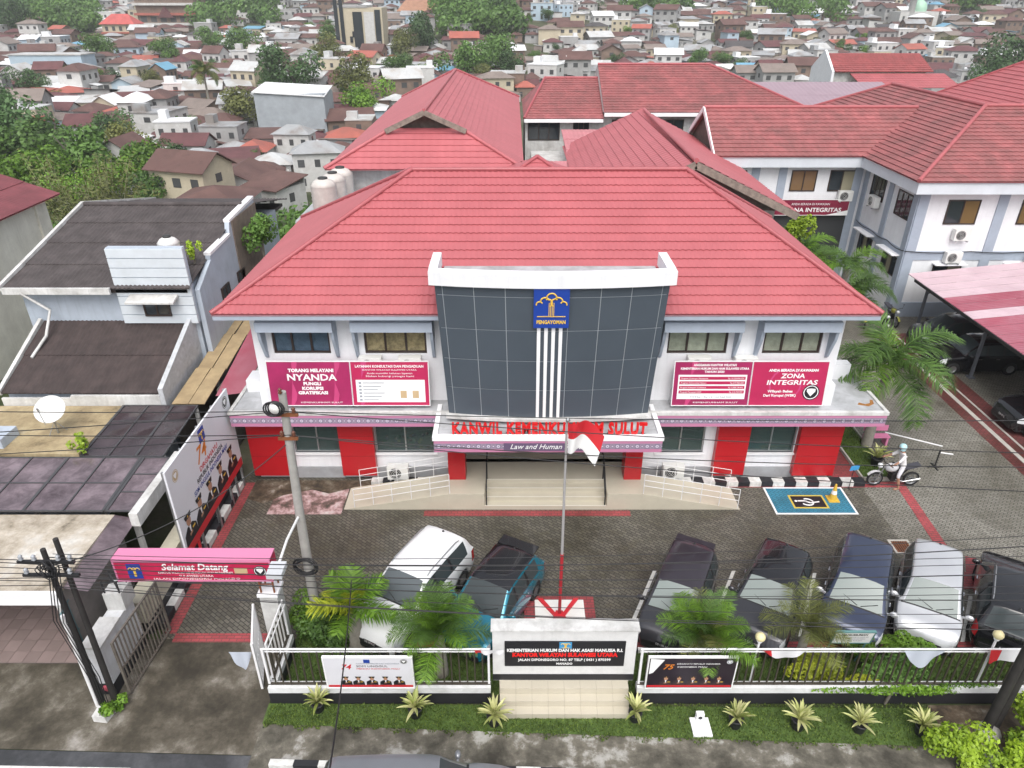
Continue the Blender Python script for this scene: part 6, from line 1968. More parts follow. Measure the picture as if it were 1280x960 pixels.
# ------------------------------------------------------------------ motorcycle and rider (nose to -X)
def motorbike(label, loc, rz, tankm, scale=1.0):
    t_ = thing('motorcycle', label, 'motorcycle', loc, rz)
    t_.scale = (scale,) * 3
    for x in (-.66, .66):
        w2 = bpy.data.objects.new('wheel', None); C.objects.link(w2); w2.parent = t_; w2.location = (x, 0, .30)
        k_ = MB(); k_.T = Matrix.Rotation(PI / 2, 4, 'X')
        k_.lathe([(.235, -.04), (.28, -.045), (.30, 0), (.28, .045), (.235, .04), (.235, -.04)], 20); k_.build('tyre', TYRE, w2)
        k_ = MB(); k_.T = Matrix.Rotation(PI / 2, 4, 'X')
        k_.lathe([(.20, -.02), (.238, -.03), (.238, .03), (.20, .02), (.20, -.02)], 18)
        for a in range(5):
            q = a * 2 * PI / 5
            k_.bar((.03 * math.cos(q), .03 * math.sin(q), 0), (.22 * math.cos(q), .22 * math.sin(q), 0), .03, .03)
        k_.lathe([(.05, -.05), (.05, .05)], 8); k_.build('rim', RIM, w2)
    k_ = MB()
    for s in (-1, 1):
        k_.tube([(-.66, s * .08, .30), (-.46, s * .09, .92)], .022, 6)
    k_.build('fork', METAL, t_)
    k_ = MB(); k_.tube([(-.46, 0, .82), (-.1, 0, .45), (.2, 0, .40), (.45, 0, .72)], .03, 6); k_.tube([(-.46, 0, .85), (0, 0, .72), (.75, 0, .80)], .03, 6); k_.tube([(.2, .07, .38), (.66, .07, .30)], .025, 6); k_.build('frame', BLACKMETAL, t_)
    k_ = MB(); k_.lathe([(0, -.17), (.13, -.15), (.17, -.05), (.16, .05), (.10, .12), (0, .14)], 12)
    k_.v = [V3(-.16 + p.x * 1.5, p.y * .85, .82 + p.z) for p in k_.v]; k_.build('tank', tankm, t_)
    k_ = MB(); k_.prism([(.05, -.12, .80), (.40, -.13, .78), (.82, -.09, .88), (.82, -.09, .94), (.40, -.13, .87), (.05, -.12, .88)], (0, .24, 0)); k_.build('seat', plain('grey_seat_vinyl', (.06, .06, .075), .6), t_)
    k_ = MB(); k_.box(-.15, .22, -.13, .13, .28, .62); k_.lathe([(0, -.15), (.12, -.14), (.12, .14), (0, .15)], 10, (0, 0, .45)); k_.build('engine', BLACKMETAL, t_)
    k_ = MB(); k_.tube([(0, -.14, .35), (.3, -.16, .28), (.85, -.18, .42)], [.025, .03, .05], 8); k_.build('exhaust', CHROME, t_)
    k_ = MB(); k_.tube([(-.33, -.36, 1.02), (-.42, -.2, 1.06), (-.46, 0, 1.0), (-.42, .2, 1.06), (-.33, .36, 1.02)], .016, 6); k_.build('handlebar', BLACKMETAL, t_)
    k_ = MB(); k_.lathe([(0, -.1), (.09, -.07), (.10, .03), (0, .08)], 10); k_.v = [V3(-.58 + p.z, p.y, .88 + p.x) for p in k_.v]; k_.build('headlight', LAMP, t_)
    k_ = MB()
    for a in range(5):
        q0, q1 = R(40 + a * 22), R(62 + a * 22)
        k_.quad((-.66 + .34 * math.cos(q0), -.06, .30 + .34 * math.sin(q0)), (-.66 + .34 * math.cos(q0), .06, .30 + .34 * math.sin(q0)), (-.66 + .34 * math.cos(q1), .06, .30 + .34 * math.sin(q1)), (-.66 + .34 * math.cos(q1), -.06, .30 + .34 * math.sin(q1)))
    k_.build('front_mudguard', tankm, t_)
    for s in (-1, 1):
        k_ = MB(); k_.tube([(-.40, s * .3, 1.03), (-.38, s * .34, 1.22)], .008, 5); k_.lathe([(0, -.01), (.06, 0), (0, .02)], 8, (-.38, s * .35, 1.25)); k_.build('mirror', BLACKMETAL, t_)
    return t_
motorbike('black and white motorcycle ridden past the office corner', (14.55, 22.05, 0), 0, plain('bike_white', (.62, .62, .64), .25), 1.05)
def person(label, joints, edges, radii, mats_fn, loc, rz, mats_):
    me_ = bpy.data.meshes.new('body')
    me_.from_pydata(joints, edges, [])
    o_ = bpy.data.objects.new('body', me_); C.objects.link(o_)
    md = o_.modifiers.new('skin', 'SKIN'); md.use_smooth_shade = True; md.branch_smoothing = .4
    for i, r_ in enumerate(radii):
        me_.skin_vertices[0].data[i].radius = (r_, r_) if not isinstance(r_, tuple) else r_
    me_.skin_vertices[0].data[0].use_root = True
    sb = o_.modifiers.new('sub', 'SUBSURF'); sb.levels = sb.render_levels = 2
    dg = bpy.context.evaluated_depsgraph_get()
    m2 = bpy.data.meshes.new_from_object(o_.evaluated_get(dg))
    bpy.data.objects.remove(o_)
    m2.materials.clear()
    for m in mats_: m2.materials.append(m)
    for p in m2.polygons:
        p.material_index = mats_fn(p.center)
        p.use_smooth = True
    t_ = thing('person', label, 'person', loc, rz)
    link('body', m2, t_)
    return t_
J = [(.20, 0, .93), (.16, 0, 1.10), (.10, 0, 1.30), (.06, 0, 1.42), (.04, 0, 1.50), (.02, 0, 1.60),           # pelvis, waist, chest, neck base, neck, head
     (.08, .18, 1.38), (-.10, .26, 1.20), (-.30, .30, 1.08), (-.36, .31, 1.07),                                # right arm
     (.08, -.18, 1.38), (-.10, -.26, 1.20), (-.30, -.30, 1.08), (-.36, -.31, 1.07),                            # left arm
     (.18, .11, .90), (-.16, .20, .72), (.04, .19, .36), (.05, .19, .30), (-.12, .20, .29),                       # leg on the peg
     (.18, -.11, .90), (.00, -.26, .58), (.10, -.30, .12), (.10, -.30, .06), (-.08, -.31, .04)]                     # leg to the ground
Ed = [(0, 1), (1, 2), (2, 3), (3, 4), (4, 5), (3, 6), (6, 7), (7, 8), (8, 9), (3, 10), (10, 11), (11, 12), (12, 13), (0, 14), (14, 15), (15, 16), (16, 17), (17, 18), (0, 19), (19, 20), (20, 21), (21, 22), (22, 23)]
Ra = [(.17, .14), (.165, .13), (.20, .14), (.11, .10), .06, .09, .075, .055, .035, .03, .065, .048, .035, .03, .095, .065, .045, .045, .035, .095, .065, .045, .045, .035]
for s, wv in ((1, 9), (-1, 13)):
    for q in range(5):
        a = len(J)
        bx, by, bz = J[wv]
        J += [(bx - .03 - .012 * (q % 2), by + s * (.02 - .018 * q) * 1.2, bz + .005), (bx - .055, by + s * (.02 - .018 * q) * 1.2, bz - .035)]
        Ed += [(wv, a), (a, a + 1)]; Ra += [.009, .008]
def rider_mat(c):
    if c.z > 1.46: return 0
    if c.x < -.14 and c.z > .95: return 0
    if c.z < .52: return 0
    return 2 if c.z < .92 and abs(c.y) > .06 or c.z < .85 else 1
rider = person('rider in white with pale blue helmet sitting on the motorcycle', J, Ed, Ra, rider_mat, (14.55, 22.05, 0), 0, [plain('skin', (.32, .17, .11), .6), plain('white_shirt', (.68, .67, .68), .85), plain('pale_trousers', (.56, .56, .60), .85)])
rider.scale = (1.05,) * 3
k = MB(); k.lathe([(.10, -.12), (.125, -.06), (.13, .02), (.11, .09), (.06, .13), (0, .14)], 16, (.02, 0, 1.66)); k.build('helmet', plain('pale_blue_helmet', (.42, .66, .72), .25), rider)
k = MB(); k.lathe([(.133, -.01), (.131, .03)], 16, (.02, 0, 1.66)); k.build('helmet_stripe', PRINTWHITE, rider)
k = MB(); k.prism([(-.095, -.09, 1.60), (-.112, 0, 1.60), (-.095, .09, 1.60), (-.10, .09, 1.68), (-.118, 0, 1.68), (-.10, -.09, 1.68)], (.01, 0, 0)); k.build('visor', CARGLASS, rider)
k = MB(); k.box(-.085, -.062, -.015, .015, 1.565, 1.60); k.build('nose', MATS['skin'], rider)
# parked scooters by the carport corner
for i, (x, y, l, m) in enumerate(((20.2, 37.2, 'yellow motorcycle parked at the annex corner by the carport', plain('bike_yellow', (.6, .42, .02), .3)), (21.0, 36.8, 'black motorcycle parked between the yellow one and the carport', pk), (21.7, 37.5, 'olive motorcycle parked against the annex wall', plain('bike_olive', (.25, .25, .05), .3)))):
    motorbike(l, (x, y, 0), R(60 + 15 * i), m)
# ------------------------------------------------------------------ plants
def frond(seed, L=2.4, leaf=.42, nl=34, droop=1.0, m=LEAF, wide=.03):
    """an arching palm frond: rib along +X, leaflets to both sides"""
    r_ = random.Random(seed)
    k_ = MB()
    pts = []
    for i in range(13):
        s_ = i / 12
        pts.append(V3(L * (s_ - .22 * droop * s_ ** 2.6), 0, L * (.62 * s_ - .78 * droop * s_ ** 2.1)))
    k_.tube(pts, [.022 * (1 - .8 * i / 12) for i in range(13)], 5, 0, False)
    lf = [.5] * len(k_.f)
    def P(s_):
        a = s_ * 12
        i = min(11, int(a))
        return pts[i].lerp(pts[i + 1], a - i), (pts[i + 1] - pts[i]).normalized()
    for i in range(nl):
        s_ = .10 + .9 * i / (nl - 1)
        p_, d_ = P(s_)
        ll = leaf * (.35 + 1.0 * math.sin(PI * min(1, .12 + .86 * s_)) ** .7) * r_.uniform(.85, 1.1)
        for sd in (-1, 1):
            for kk in range(2):
                side = V3(0, sd, 0)
                out = (d_ * r_.uniform(.45, .75) + side * .85 + V3(0, 0, r_.uniform(-.35, .45))).normalized()
                mid = p_ + out * ll * .55 + V3(0, 0, -.02)
                tip = p_ + out * ll + V3(0, 0, -.30 * ll * droop)
                w2 = d_ * wide * .5
                k_.add([p_ - w2 * .6, p_ + w2 * .6, mid + w2, mid - w2, tip], [(0, 1, 2, 3), (3, 2, 4)])
                v = r_.random()
                lf += [v, v]
    k_.leaf = lf
    return k_.mesh('frond', m)
def palm(label, loc, h, fronds, nf, trunkm=BARKPALE, r0=.16, spread=(-.35, .75), sc_=1.0, seed=1, lean=(0, 0), group=None):
    t_ = thing('palm_tree', label, 'palm tree', loc, 0, group)
    r_ = random.Random(seed)
    k_ = MB()
    n = 14
    k_.tube([(lean[0] * (i / n) ** 2, lean[1] * (i / n) ** 2, h * i / n) for i in range(n + 1)], [r0 * (1.25 - .45 * i / n) * (1 + .07 * (i % 2)) for i in range(n + 1)], 10)
    k_.build('trunk', trunkm, t_)
    for i in range(nf):
        az = i * 2.399 + r_.uniform(-.25, .25)
        el = spread[0] + (spread[1] - spread[0]) * (i / max(1, nf - 1)) + r_.uniform(-.08, .08)
        o_ = link('frond', fronds[i % len(fronds)], t_, (lean[0], lean[1], h), (0, -el, az))
        q = sc_ * r_.uniform(.85, 1.1)
        o_.scale = (q, q, q)
    return t_
FOX = [frond(i, 2.6, .55, 44, 1.0, LEAF, .035) for i in range(3)] + [frond(9, 2.5, .6, 44, 1.1, LEAF_BRIGHT, .035)]
DATE = [frond(20 + i, 1.7, .36, 44, .62, LEAF_BRIGHT if i else LEAF, .017) for i in range(3)]
DATEY = [frond(30 + i, 1.7, .36, 36, .65, LEAF_OLIVE, .018) for i in range(2)]
CYC = [frond(40 + i, 1.9, .5, 26, .6, LEAF_YELLOW if i == 1 else LEAF_BRIGHT, .06) for i in range(3)]
COCO = [frond(50 + i, 4.2, .9, 40, 1.0, LEAF_OLIVE if i else LEAF, .09) for i in range(3)]
palm('large arching palm beside the right corner of the office building', (14.75, 24.7, 0), 3.7, FOX, 15, seed=2, r0=.17, spread=(-.55, .8), sc_=1.22)
palm('palm with drooping fronds behind the first one along the office side', (14.6, 29.0, 0), 5.0, FOX, 11, seed=4, sc_=.9)
palm('tall palm with bright fronds near the annex side wall', (16.6, 33.6, 0), 4.6, [FOX[3], FOX[0]], 10, seed=6, sc_=.9)
palm('palm beside the annex porch behind the office roof', (15.9, 37.5, 0), 4.2, [FOX[3], FOX[1]], 10, seed=8, sc_=.95)
palm('broad yellow-green palm beside the round hedge and grey pole', (-4.45, 14.35, 0), 1.3, CYC, 12, seed=3, r0=.2, spread=(-.1, 1.1), sc_=.76)
palm('feathery green palm before the white car', (-1.95, 13.4, 0), 1.55, DATE, 28, seed=5, r0=.16, spread=(-.25, 1.15), sc_=.92)
palm('feathery green palm behind the dark banner', (5.15, 13.4, 0), 1.35, DATE + DATEY[:1], 26, seed=7, r0=.16, spread=(-.25, 1.15), sc_=.9)
palm('thin olive palm between the graphite and navy cars', (7.95, 13.6, 0), 1.5, DATEY, 14, seed=9, r0=.12, spread=(-.25, 1.0), sc_=.85)
def leafball(seed, rx, ry, rz, n, size, m, name='foliage', hollow=.55, lobes=6):
    """leaves spread through a lumpy crown; the outline is uneven and has gaps"""
    r_ = random.Random(seed)
    k_ = MB()
    lf = []
    L = [(V3(r_.gauss(0, .42) * rx, r_.gauss(0, .42) * ry, r_.uniform(-.45, .5) * rz), r_.uniform(.38, .62), r_.random()) for _ in range(lobes)]
    for i in range(n):
        c, q, tone = L[i % lobes]
        d_ = V3(r_.gauss(0, 1), r_.gauss(0, 1), r_.gauss(0, 1) + .25).normalized()
        rad = (hollow + (1 - hollow) * r_.random() ** .6) * q
        p_ = c + V3(d_.x * rx * rad, d_.y * ry * rad, d_.z * rz * rad * 1.05)
        nn = (d_ + V3(r_.gauss(0, .55), r_.gauss(0, .55), r_.gauss(0, .55) + .3)).normalized()
        a = nn.orthogonal().normalized()
        a = Matrix.Rotation(r_.uniform(0, 6.28), 3, nn) @ a
        b_ = nn.cross(a)
        s_ = size * r_.uniform(.6, 1.35)
        k_.add([p_ - a * s_ * .5, p_ + b_ * s_ * .36, p_ + a * s_ * .62, p_ - b_ * s_ * .36], [(0, 1, 2, 3)])
        lf.append(min(1, max(0, .55 * tone + .45 * r_.random())))
    k_.leaf = lf
    return k_.mesh(name, m)
def shrub(label, loc, mesh_, h, group=None, cat='shrub', name='shrub', rz=0.0, sc_=1.0):
    t_ = thing(name, label, cat, loc, rz, group)
    link('foliage', mesh_, t_, (0, 0, h)).scale = (sc_,) * 3
    k_ = MB()
    for i in range(3):
        k_.tube([(0, 0, 0), (.1 * math.cos(i * 2.1), .1 * math.sin(i * 2.1), h)], [.04, .02], 5)
    k_.build('stem', BARK, t_)
    return t_
SB = [leafball(60 + i, .62, .6, .62, 3000, .085, LEAF_BRIGHT if i != 1 else LEAF, hollow=.8, lobes=7) for i in range(3)]
shrub('round clipped green hedge shrub at the gate-side corner of the lawn', (-5.85, 14.9, 0), SB[0], .62)
shrub('round clipped green shrub between the grey pole and the broad palm', (-5.25, 14.45, 0), SB[1], .6, rz=1)
shrub('green shrub close to the fence corner under the grey pole', (-5.3, 15.4, 0), SB[2], .5, rz=2, sc_=.8)
SG = [leafball(70 + i, .45, .4, .42, 2000, .06, LEAF_BRIGHT, hollow=.85, lobes=5) for i in range(2)]
shrub('round green bush before the navy car behind the fence', (9.75, 13.75, 0), SG[0], .62)
shrub('round green bush before the silver car bumper', (10.75, 13.72, 0), SG[1], .72, sc_=1.15)
shrub('low green bush before the silver car near the kerb', (11.55, 13.65, 0), SG[0], .55, rz=1.5)
HY = leafball(80, 1.15, .35, .5, 4200, .075, LEAF_YELLOW, hollow=.7, lobes=9)
shrub('yellow-green hedge behind the fence bars', (8.35, 12.98, 0), HY, .62, cat='hedge', name='hedge')
HG = leafball(81, 1.2, .35, .5, 4200, .075, LEAF, hollow=.7, lobes=9)
shrub('dark green hedge behind the fence under the grey sheet', (10.4, 12.98, 0), HG, .62, cat='hedge', name='hedge')
IV = leafball(82, 1.9, .12, .16, 1600, .07, LEAF_BRIGHT, hollow=.6, lobes=10)
shrub('creeper spilling over the white fence wall', (9.9, 12.45, 0), IV, .58, cat='creeper', name='creeper')
LM = [leafball(90 + i, .75, .65, .6, 3200, .095, LEAF_LIME, hollow=.5, lobes=8) for i in range(2)]
shrub('bright lime green bush at the road beside the bare soil', (10.9, 10.75, 0), LM[0], .45, cat='bush', name='bush')
shrub('tall lime green bush beside the pole footing', (13.1, 11.4, 0), LM[1], 1.0, cat='bush', name='bush')
shrub('lime green bush low at the street corner', (12.3, 10.55, 0), LM[1], .45, cat='bush', name='bush', rz=2)
shrub('small green weed at the foot of the black twin poles', (-10.45, 12.15, 0), leafball(95, .35, .3, .25, 500, .09, LEAF_BRIGHT), .2, cat='weed', name='weed')
shrub('green seedling growing on the canopy edge by the ochre roof', (-14.4, 19.9, 2.9), leafball(96, .3, .25, .35, 400, .09, LEAF_LIME), .45, cat='weed', name='weed')
shrub('leafy sapling growing beside the water tanks', (-11.6, 32.0, 5.5), leafball(97, .8, .7, 1.1, 1500, .16, LEAF), 1.6, cat='sapling', name='sapling')
shrub('small yellow-green sapling behind the neighbour house cladding', (-12.95, 27.8, 6.9), leafball(98, .25, .25, .5, 350, .1, LEAF_LIME), .6, cat='sapling', name='sapling')
shrub('green bush growing under the bargeboard of the middle hall', (14.9, 36.0, 3.6), leafball(99, .9, .9, 1.2, 1800, .16, LEAF_LIME), 2.0, cat='bush', name='bush')
# ------------------------------------------------------------------ the town behind
def hit(px, py):
    a, b_, d_ = ray(px, py)
    t_ = 60.0
    while t_ < 1400:
        p_ = V3(a * t_, b_ * t_, CAM_H + d_ * t_)
        if p_.z <= terrain(p_.x, p_.y):
            return V3(p_.x, p_.y, terrain(p_.x, p_.y))
        t_ += 1.0
    return V3(a * 600, b_ * 600, terrain(a * 600, b_ * 600))
def corr(name, col, var=.25, rough=.6, freq=3.0, stain=None):
    m, n, b_ = _base(name)
    p_ = pos(n, obj=True)
    f = noise_n(n, pos(n), .5, 6, .65)
    c = ramp(n, f, [(.3, tuple(x * (1 - var) for x in col)), (.7, tuple(min(1, x * (1 + var * .5)) for x in col))])
    if stain:
        g_ = noise_n(n, pos(n), .25, 5, .6)
        c = mix(n, ramp(n, g_, [(.48, 0.0), (.62, .8)]), c, stain)
    n.links.new(c, b_.inputs['Base Color'])
    b_.inputs['Roughness'].default_value = rough
    wv = N(n, 'TexWave'); wv.inputs['Scale'].default_value = freq
    n.links.new(p_, wv.inputs[0])
    bump(n, b_, wv.outputs['Fac'], .4, .04)
    MATS[name] = m
    return m
ROOFS = {'rusty brown': corr('rusty_brown_sheet', (.135, .072, .062), .35, .8, stain=(.09, .045, .04)), 'dark maroon': corr('dark_maroon_sheet', (.125, .048, .05), .3, .7), 'zinc grey': corr('zinc_grey_sheet', (.36, .37, .38), .2, .5, stain=(.20, .17, .15)), 'bright white': corr('bright_white_sheet', (.74, .75, .76), .08, .5), 'pale grey': corr('pale_grey_sheet', (.52, .53, .53), .15, .6, stain=(.36, .33, .30)), 'terracotta': corr('terracotta_tile', (.40, .115, .085), .2, .7, stain=(.27, .09, .07)), 'light blue': corr('light_blue_sheet', (.16, .36, .50), .15, .5), 'taupe': corr('taupe_sheet', (.22, .18, .16), .2, .8), 'charcoal': corr('charcoal_sheet', (.075, .07, .072), .3, .8)}
WALLS = {'white': mat('town_white', (.58, .58, .57), .85, .15, .5, (.28, .26, .24), .55, .5), 'cream': mat('town_cream', (.52, .46, .34), .85, .15, .5, (.3, .26, .2), .5, .5), 'grey': mat('town_grey', (.36, .36, .36), .85, .15, .5, (.2, .19, .18), .5, .4), 'pale blue': mat('town_blue', (.40, .50, .58), .8, .1, .5), 'brown': mat('town_brown', (.19, .135, .105), .85, .25, .6)}
WINM = plain('town_window_glass', (.07, .072, .075), .2)
DOORM = plain('town_door_wood', (.12, .065, .04), .7)
def house_parts(w_, d_, h, rise, kind, seed):
    """wall, roof, windows and door of a house centred on the origin, front to -Y; returns named mesh builders"""
    r_ = random.Random(seed)
    out = []
    k_ = MB(); k_.box(-w_ / 2, w_ / 2, -d_ / 2, d_ / 2, -5, h)
    ov = .6
    X, Y_ = w_ / 2 + ov, d_ / 2 + ov
    q = MB()
    if kind == 'gable':
        k_.poly([(-w_ / 2, -d_ / 2, h), (-w_ / 2, d_ / 2, h), (-w_ / 2, 0, h + rise)]); k_.poly([(w_ / 2, d_ / 2, h), (w_ / 2, -d_ / 2, h), (w_ / 2, 0, h + rise)])
        e = h - rise * ov / (d_ / 2)
        for s in (-1, 1):
            q.prism([(-X, s * Y_, e), (X, s * Y_, e), (X, 0, h + rise + .06), (-X, 0, h + rise + .06)], (0, 0, .1))
    elif kind == 'hip':
        e = h - .1
        rx = max(.3, X - Y_)
        c = [(-X, -Y_, e), (X, -Y_, e), (X, Y_, e), (-X, Y_, e)]
        a, b2 = (-rx, 0, h + rise), (rx, 0, h + rise)
        q.poly([c[0], c[1], b2, a]); q.poly([c[1], c[2], b2]); q.poly([c[2], c[3], a, b2]); q.poly([c[3], c[0], a]); q.poly(c[::-1])
    elif kind == 'shed':
        q.prism([(-X, -Y_, h - .1), (X, -Y_, h - .1), (X, Y_, h + rise * .5), (-X, Y_, h + rise * .5)], (0, 0, .12))
        k_.prism([(-w_ / 2, d_ / 2 - .3, h), (w_ / 2, d_ / 2 - .3, h), (w_ / 2, d_ / 2 - .3, h + rise * .45), (-w_ / 2, d_ / 2 - .3, h + rise * .45)], (0, .28, 0))
    else:
        q.box(-w_ / 2 - .15, w_ / 2 + .15, -d_ / 2 - .15, d_ / 2 + .15, h, h + .25)
        q.box(-w_ / 2 + .5, -w_ / 2 + 2.6, .2, d_ / 2 - .5, h + .25, h + 1.9)
    out += [('wall', k_), ('roof', q)]
    ns = 2 if h > 4.5 else 1
    for s_ in range(ns):
        z = 1.0 + s_ * 3.0
        nn = max(2, int(w_ / 2.6))
        for i in range(nn):
            x = -w_ / 2 + (i + .5) * w_ / nn
            if s_ == 0 and i == nn // 2:
                k_ = MB(); k_.box(x - .45, x + .45, -d_ / 2 - .04, -d_ / 2 + .02, 0, 2.1); out.append(('door', k_)); continue
            ww = r_.uniform(.5, .75)
            k_ = MB(); k_.box(x - ww, x + ww, -d_ / 2 - .04, -d_ / 2 + .02, z, z + 1.2); out.append(('window', k_))
    for s in (-1, 1):
        k_ = MB(); k_.box(min(s * w_ / 2, s * (w_ / 2 + .04)), max(s * w_ / 2, s * (w_ / 2 + .04)), -.7, .7, h - 1.9, h - .8); out.append(('window', k_))
    return out
SHAPE = []
rs = random.Random(77)
for i in range(12):
    kind = ['gable', 'hip', 'hip', 'shed', 'hip', 'gable', 'gable', 'flat', 'hip', 'hip', 'shed', 'gable'][i]
    tall = i in (1, 5, 7)
    w_, d_ = rs.uniform(7.0, 10.5), rs.uniform(6, 8.5)
    if w_ < d_ + .5: w_ = d_ + .5
    SHAPE.append((kind, tall, house_parts(w_, d_, 6.3 if tall else 3.4, rs.uniform(1.2, 1.8), kind, i)))
MESHC = {}
def pmesh(si, pi, m):
    key = (si, pi, m.name)
    if key not in MESHC:
        nm, k_ = SHAPE[si][2][pi]
        MESHC[key] = k_.mesh(nm, m)
    return MESHC[key]
LIM = [(0, 222), (60, 242), (100, 258), (300, 250), (345, 238), (410, 200), (485, 125), (548, 88), (605, 106), (665, 104), (690, 85), (880, 80), (960, 100), (1010, 90), (1040, 68), (1150, 66), (1172, 110), (1237, 132), (1280, 84), (1400, 20)]
def lim(x):
    return lerp_tab(LIM, max(0, min(1400, x)))
def seen(p_, top, mg=0, side=70):
    if p_.y < 20: return False
    x, y = proj(p_.x, p_.y, p_.z + top)
    return -side < x < 1280 + side and y < lim(x) + mg and y > -60
spots = []
rh = random.Random(4)
KEEP = [(hit(368, 172), 13), (hit(452, 66), 17), (hit(212, 34), 18), (hit(152, 54), 10), (hit(1142, 34), 13), (hit(530, 26), 17), (hit(50, 100), 12), (hit(375, 125), 11)]
yy = 78.0
while yy < 540:
    st = 8.3 if yy < 330 else 9.5
    xx = -yy * .80 - 20
    while xx < yy * .80 + 40:
        x, y = xx + rh.uniform(-2.4, 2.4), yy + rh.uniform(-2.4, 2.4)
        xx += st
        z = terrain(x, y)
        p_ = V3(x, y, z)
        if not seen(p_, 5.5, -2): continue
        px_, py_ = proj(x, y, z)
        if rh.random() < .14: continue
        if x < 0 and y < (132 if px_ < 150 else 116) and px_ < 245: continue             # the green bank behind the neighbour house
        if 8 < px_ < 128 and -5 < py_ < 48 and rh.random() < .85: continue      # woods
        if 238 < px_ < 345 and py_ < 42 and rh.random() < .85: continue
        if 545 < px_ < 650 and 5 < py_ < 52 and rh.random() < .7: continue
        if 560 < px_ < 690 and 55 < py_ < 108 and rh.random() < .6: continue
        if any((V3(x, y, 0) - V3(q.x, q.y, 0)).length < r_ for q, r_ in KEEP): continue
        if 40 < x < 56 and 90 < y < 108: continue
        if 20 < x < 42 and 70 < y < 86: continue
        spots.append((p_, px_))
    yy += 8.3 if yy < 330 else 9.5
def house_style(px_, y):
    q = rh.random()
    si = rh.randrange(12)
    if SHAPE[si][0] == 'flat':
        rn = rh.choice(['pale grey', 'bright white', 'zinc grey'])
    else:
        rn = rh.choices(['rusty brown', 'dark maroon', 'zinc grey', 'bright white', 'pale grey', 'terracotta', 'light blue', 'taupe', 'charcoal'], [34, 12, 13, 10, 13, 5, 2, 16, 4])[0]
    wn = rh.choices(['white', 'cream', 'grey', 'pale blue', 'brown'], [38, 16, 22, 8, 16])[0]
    return si, rn, wn
spots.sort(key=lambda s: s[0].length)
rest = {}
nh = 0
KINDW = {'gable': 'gabled', 'hip': 'hip roofed', 'shed': 'lean-to roofed', 'flat': 'flat roofed'}
for idx_, (p_, px_) in enumerate(spots):
    si, rn, wn = house_style(px_, p_.y)
    if p_.y < 150:
        if SHAPE[si][0] == 'flat': si = 2
        if rn == 'bright white': rn = 'rusty brown'
    rz = rh.choice([0, 0, PI / 2, PI / 2, .3, -.35, .2, PI]) + rh.uniform(-.15, .15)
    sx = rh.uniform(.68, 1.08)
    if nh < 296:
        kind, tall, parts = SHAPE[si]
        t_ = thing('town_house', '%s %s house with %s roof and %s walls in the crowded town' % ('two-storey' if tall else 'low', KINDW[kind], rn, wn), 'house', p_, rz, '%s %s houses of the town' % (rn, KINDW[kind]))
        t_.scale = (sx, sx, rh.uniform(.9, 1.15))
        for pi, (nm, _) in enumerate(parts):
            m = ROOFS[rn] if nm == 'roof' else WALLS[wn] if nm == 'wall' else WINM if nm == 'window' else DOORM
            if p_.y > 260 and nm == 'door': continue
            link(nm, pmesh(si, pi, m), t_)
        nh += 1
    else:
        T = Matrix.Translation(p_) @ Matrix.Rotation(rz, 4, 'Z') @ Matrix.Scale(sx, 4)
        for nm, k_ in SHAPE[si][2]:
            mname = ROOFS[rn] if nm == 'roof' else WALLS[wn] if nm == 'wall' else WINM
            b_ = rest.setdefault(mname, MB())
            b_.T = T
            b_.add(k_.v, k_.f)
far_ = MB()
ml = list(rest)
for i, m in enumerate(ml):
    far_.add(rest[m].v, rest[m].f, i)
if far_.v:
    tag(far_.build('distant_houses', ml, fix=False), 'mass of small distant houses covering the far hillside', 'houses', kind='stuff')
print('houses', nh, len(spots))
# lean-tos, fences and yards that fill the gaps between the houses
cl = MB()
cm = [ROOFS['rusty brown'], ROOFS['zinc grey'], ROOFS['taupe'], WALLS['white'], ROOFS['bright white'], WALLS['grey'], ROOFS['dark maroon']]
for i in range(1500):
    s_ = rh.choice(spots)[0]
    if s_.y > 330: continue
    x, y = s_.x + rh.uniform(-6, 6), s_.y + rh.uniform(-6, 6)
    z = terrain(x, y)
    w2, d2, h = rh.uniform(1, 2.6), rh.uniform(.8, 2), rh.uniform(1.6, 3.0)
    if any((V3(x, y, 0) - V3(q.x, q.y, 0)).length < r_ for q, r_ in KEEP): continue
    cl.T = Matrix.Translation((x, y, z)) @ Matrix.Rotation(rh.uniform(0, 3), 4, 'Z')
    cl.prism([(-w2, -d2, h), (w2, -d2, h), (w2, d2, h + .5), (-w2, d2, h + .5)], (0, 0, .08), rh.randrange(7))
    cl.box(-w2 * .85, w2 * .85, -d2 * .85, d2 * .85, -2, h, rh.choice([3, 5, 2]))
tag(cl.build('yard_sheds', cm, fix=False), 'jumble of sheds and lean-to roofs between the town houses', 'sheds', kind='stuff')

# ------------------------------------------------------------------ buildings of the town that stand out
def bld(name, label, cat, px, py, rz=0.0, group=None):
    return thing(name, label, cat, hit(px, py), rz, group)
t = bld('warehouse', 'grey rendered warehouse with curved white roof and maroon shopfront', 'warehouse', 368, 172)
s = t.location.length * .877 / 887 * 1.14
W = 78 * s; Hh = 46 * s
MB().box(-W / 2, W / 2, 0, 9, -4, Hh).build('wall', mat('blue_grey_render', (.34, .37, .40), .85, .15, .5, (.24, .26, .28), .5, .4), t)
k = MB(); k.prism([(-W / 2 - .3, -.4, Hh + .3), (W / 2 + .3, -.4, Hh - .6), (W / 2, 9.5, Hh + .6), (-W / 2, 9.5, Hh + 1.4)], (0, 0, .2)); k.build('roof', ROOFS['bright white'], t)
MB().box(-W / 2 + .2, W / 2 - 1, -1.2, -.02, -4, 1.6).build('shopfront', plain('maroon_shutter', (.18, .015, .05), .6), t)
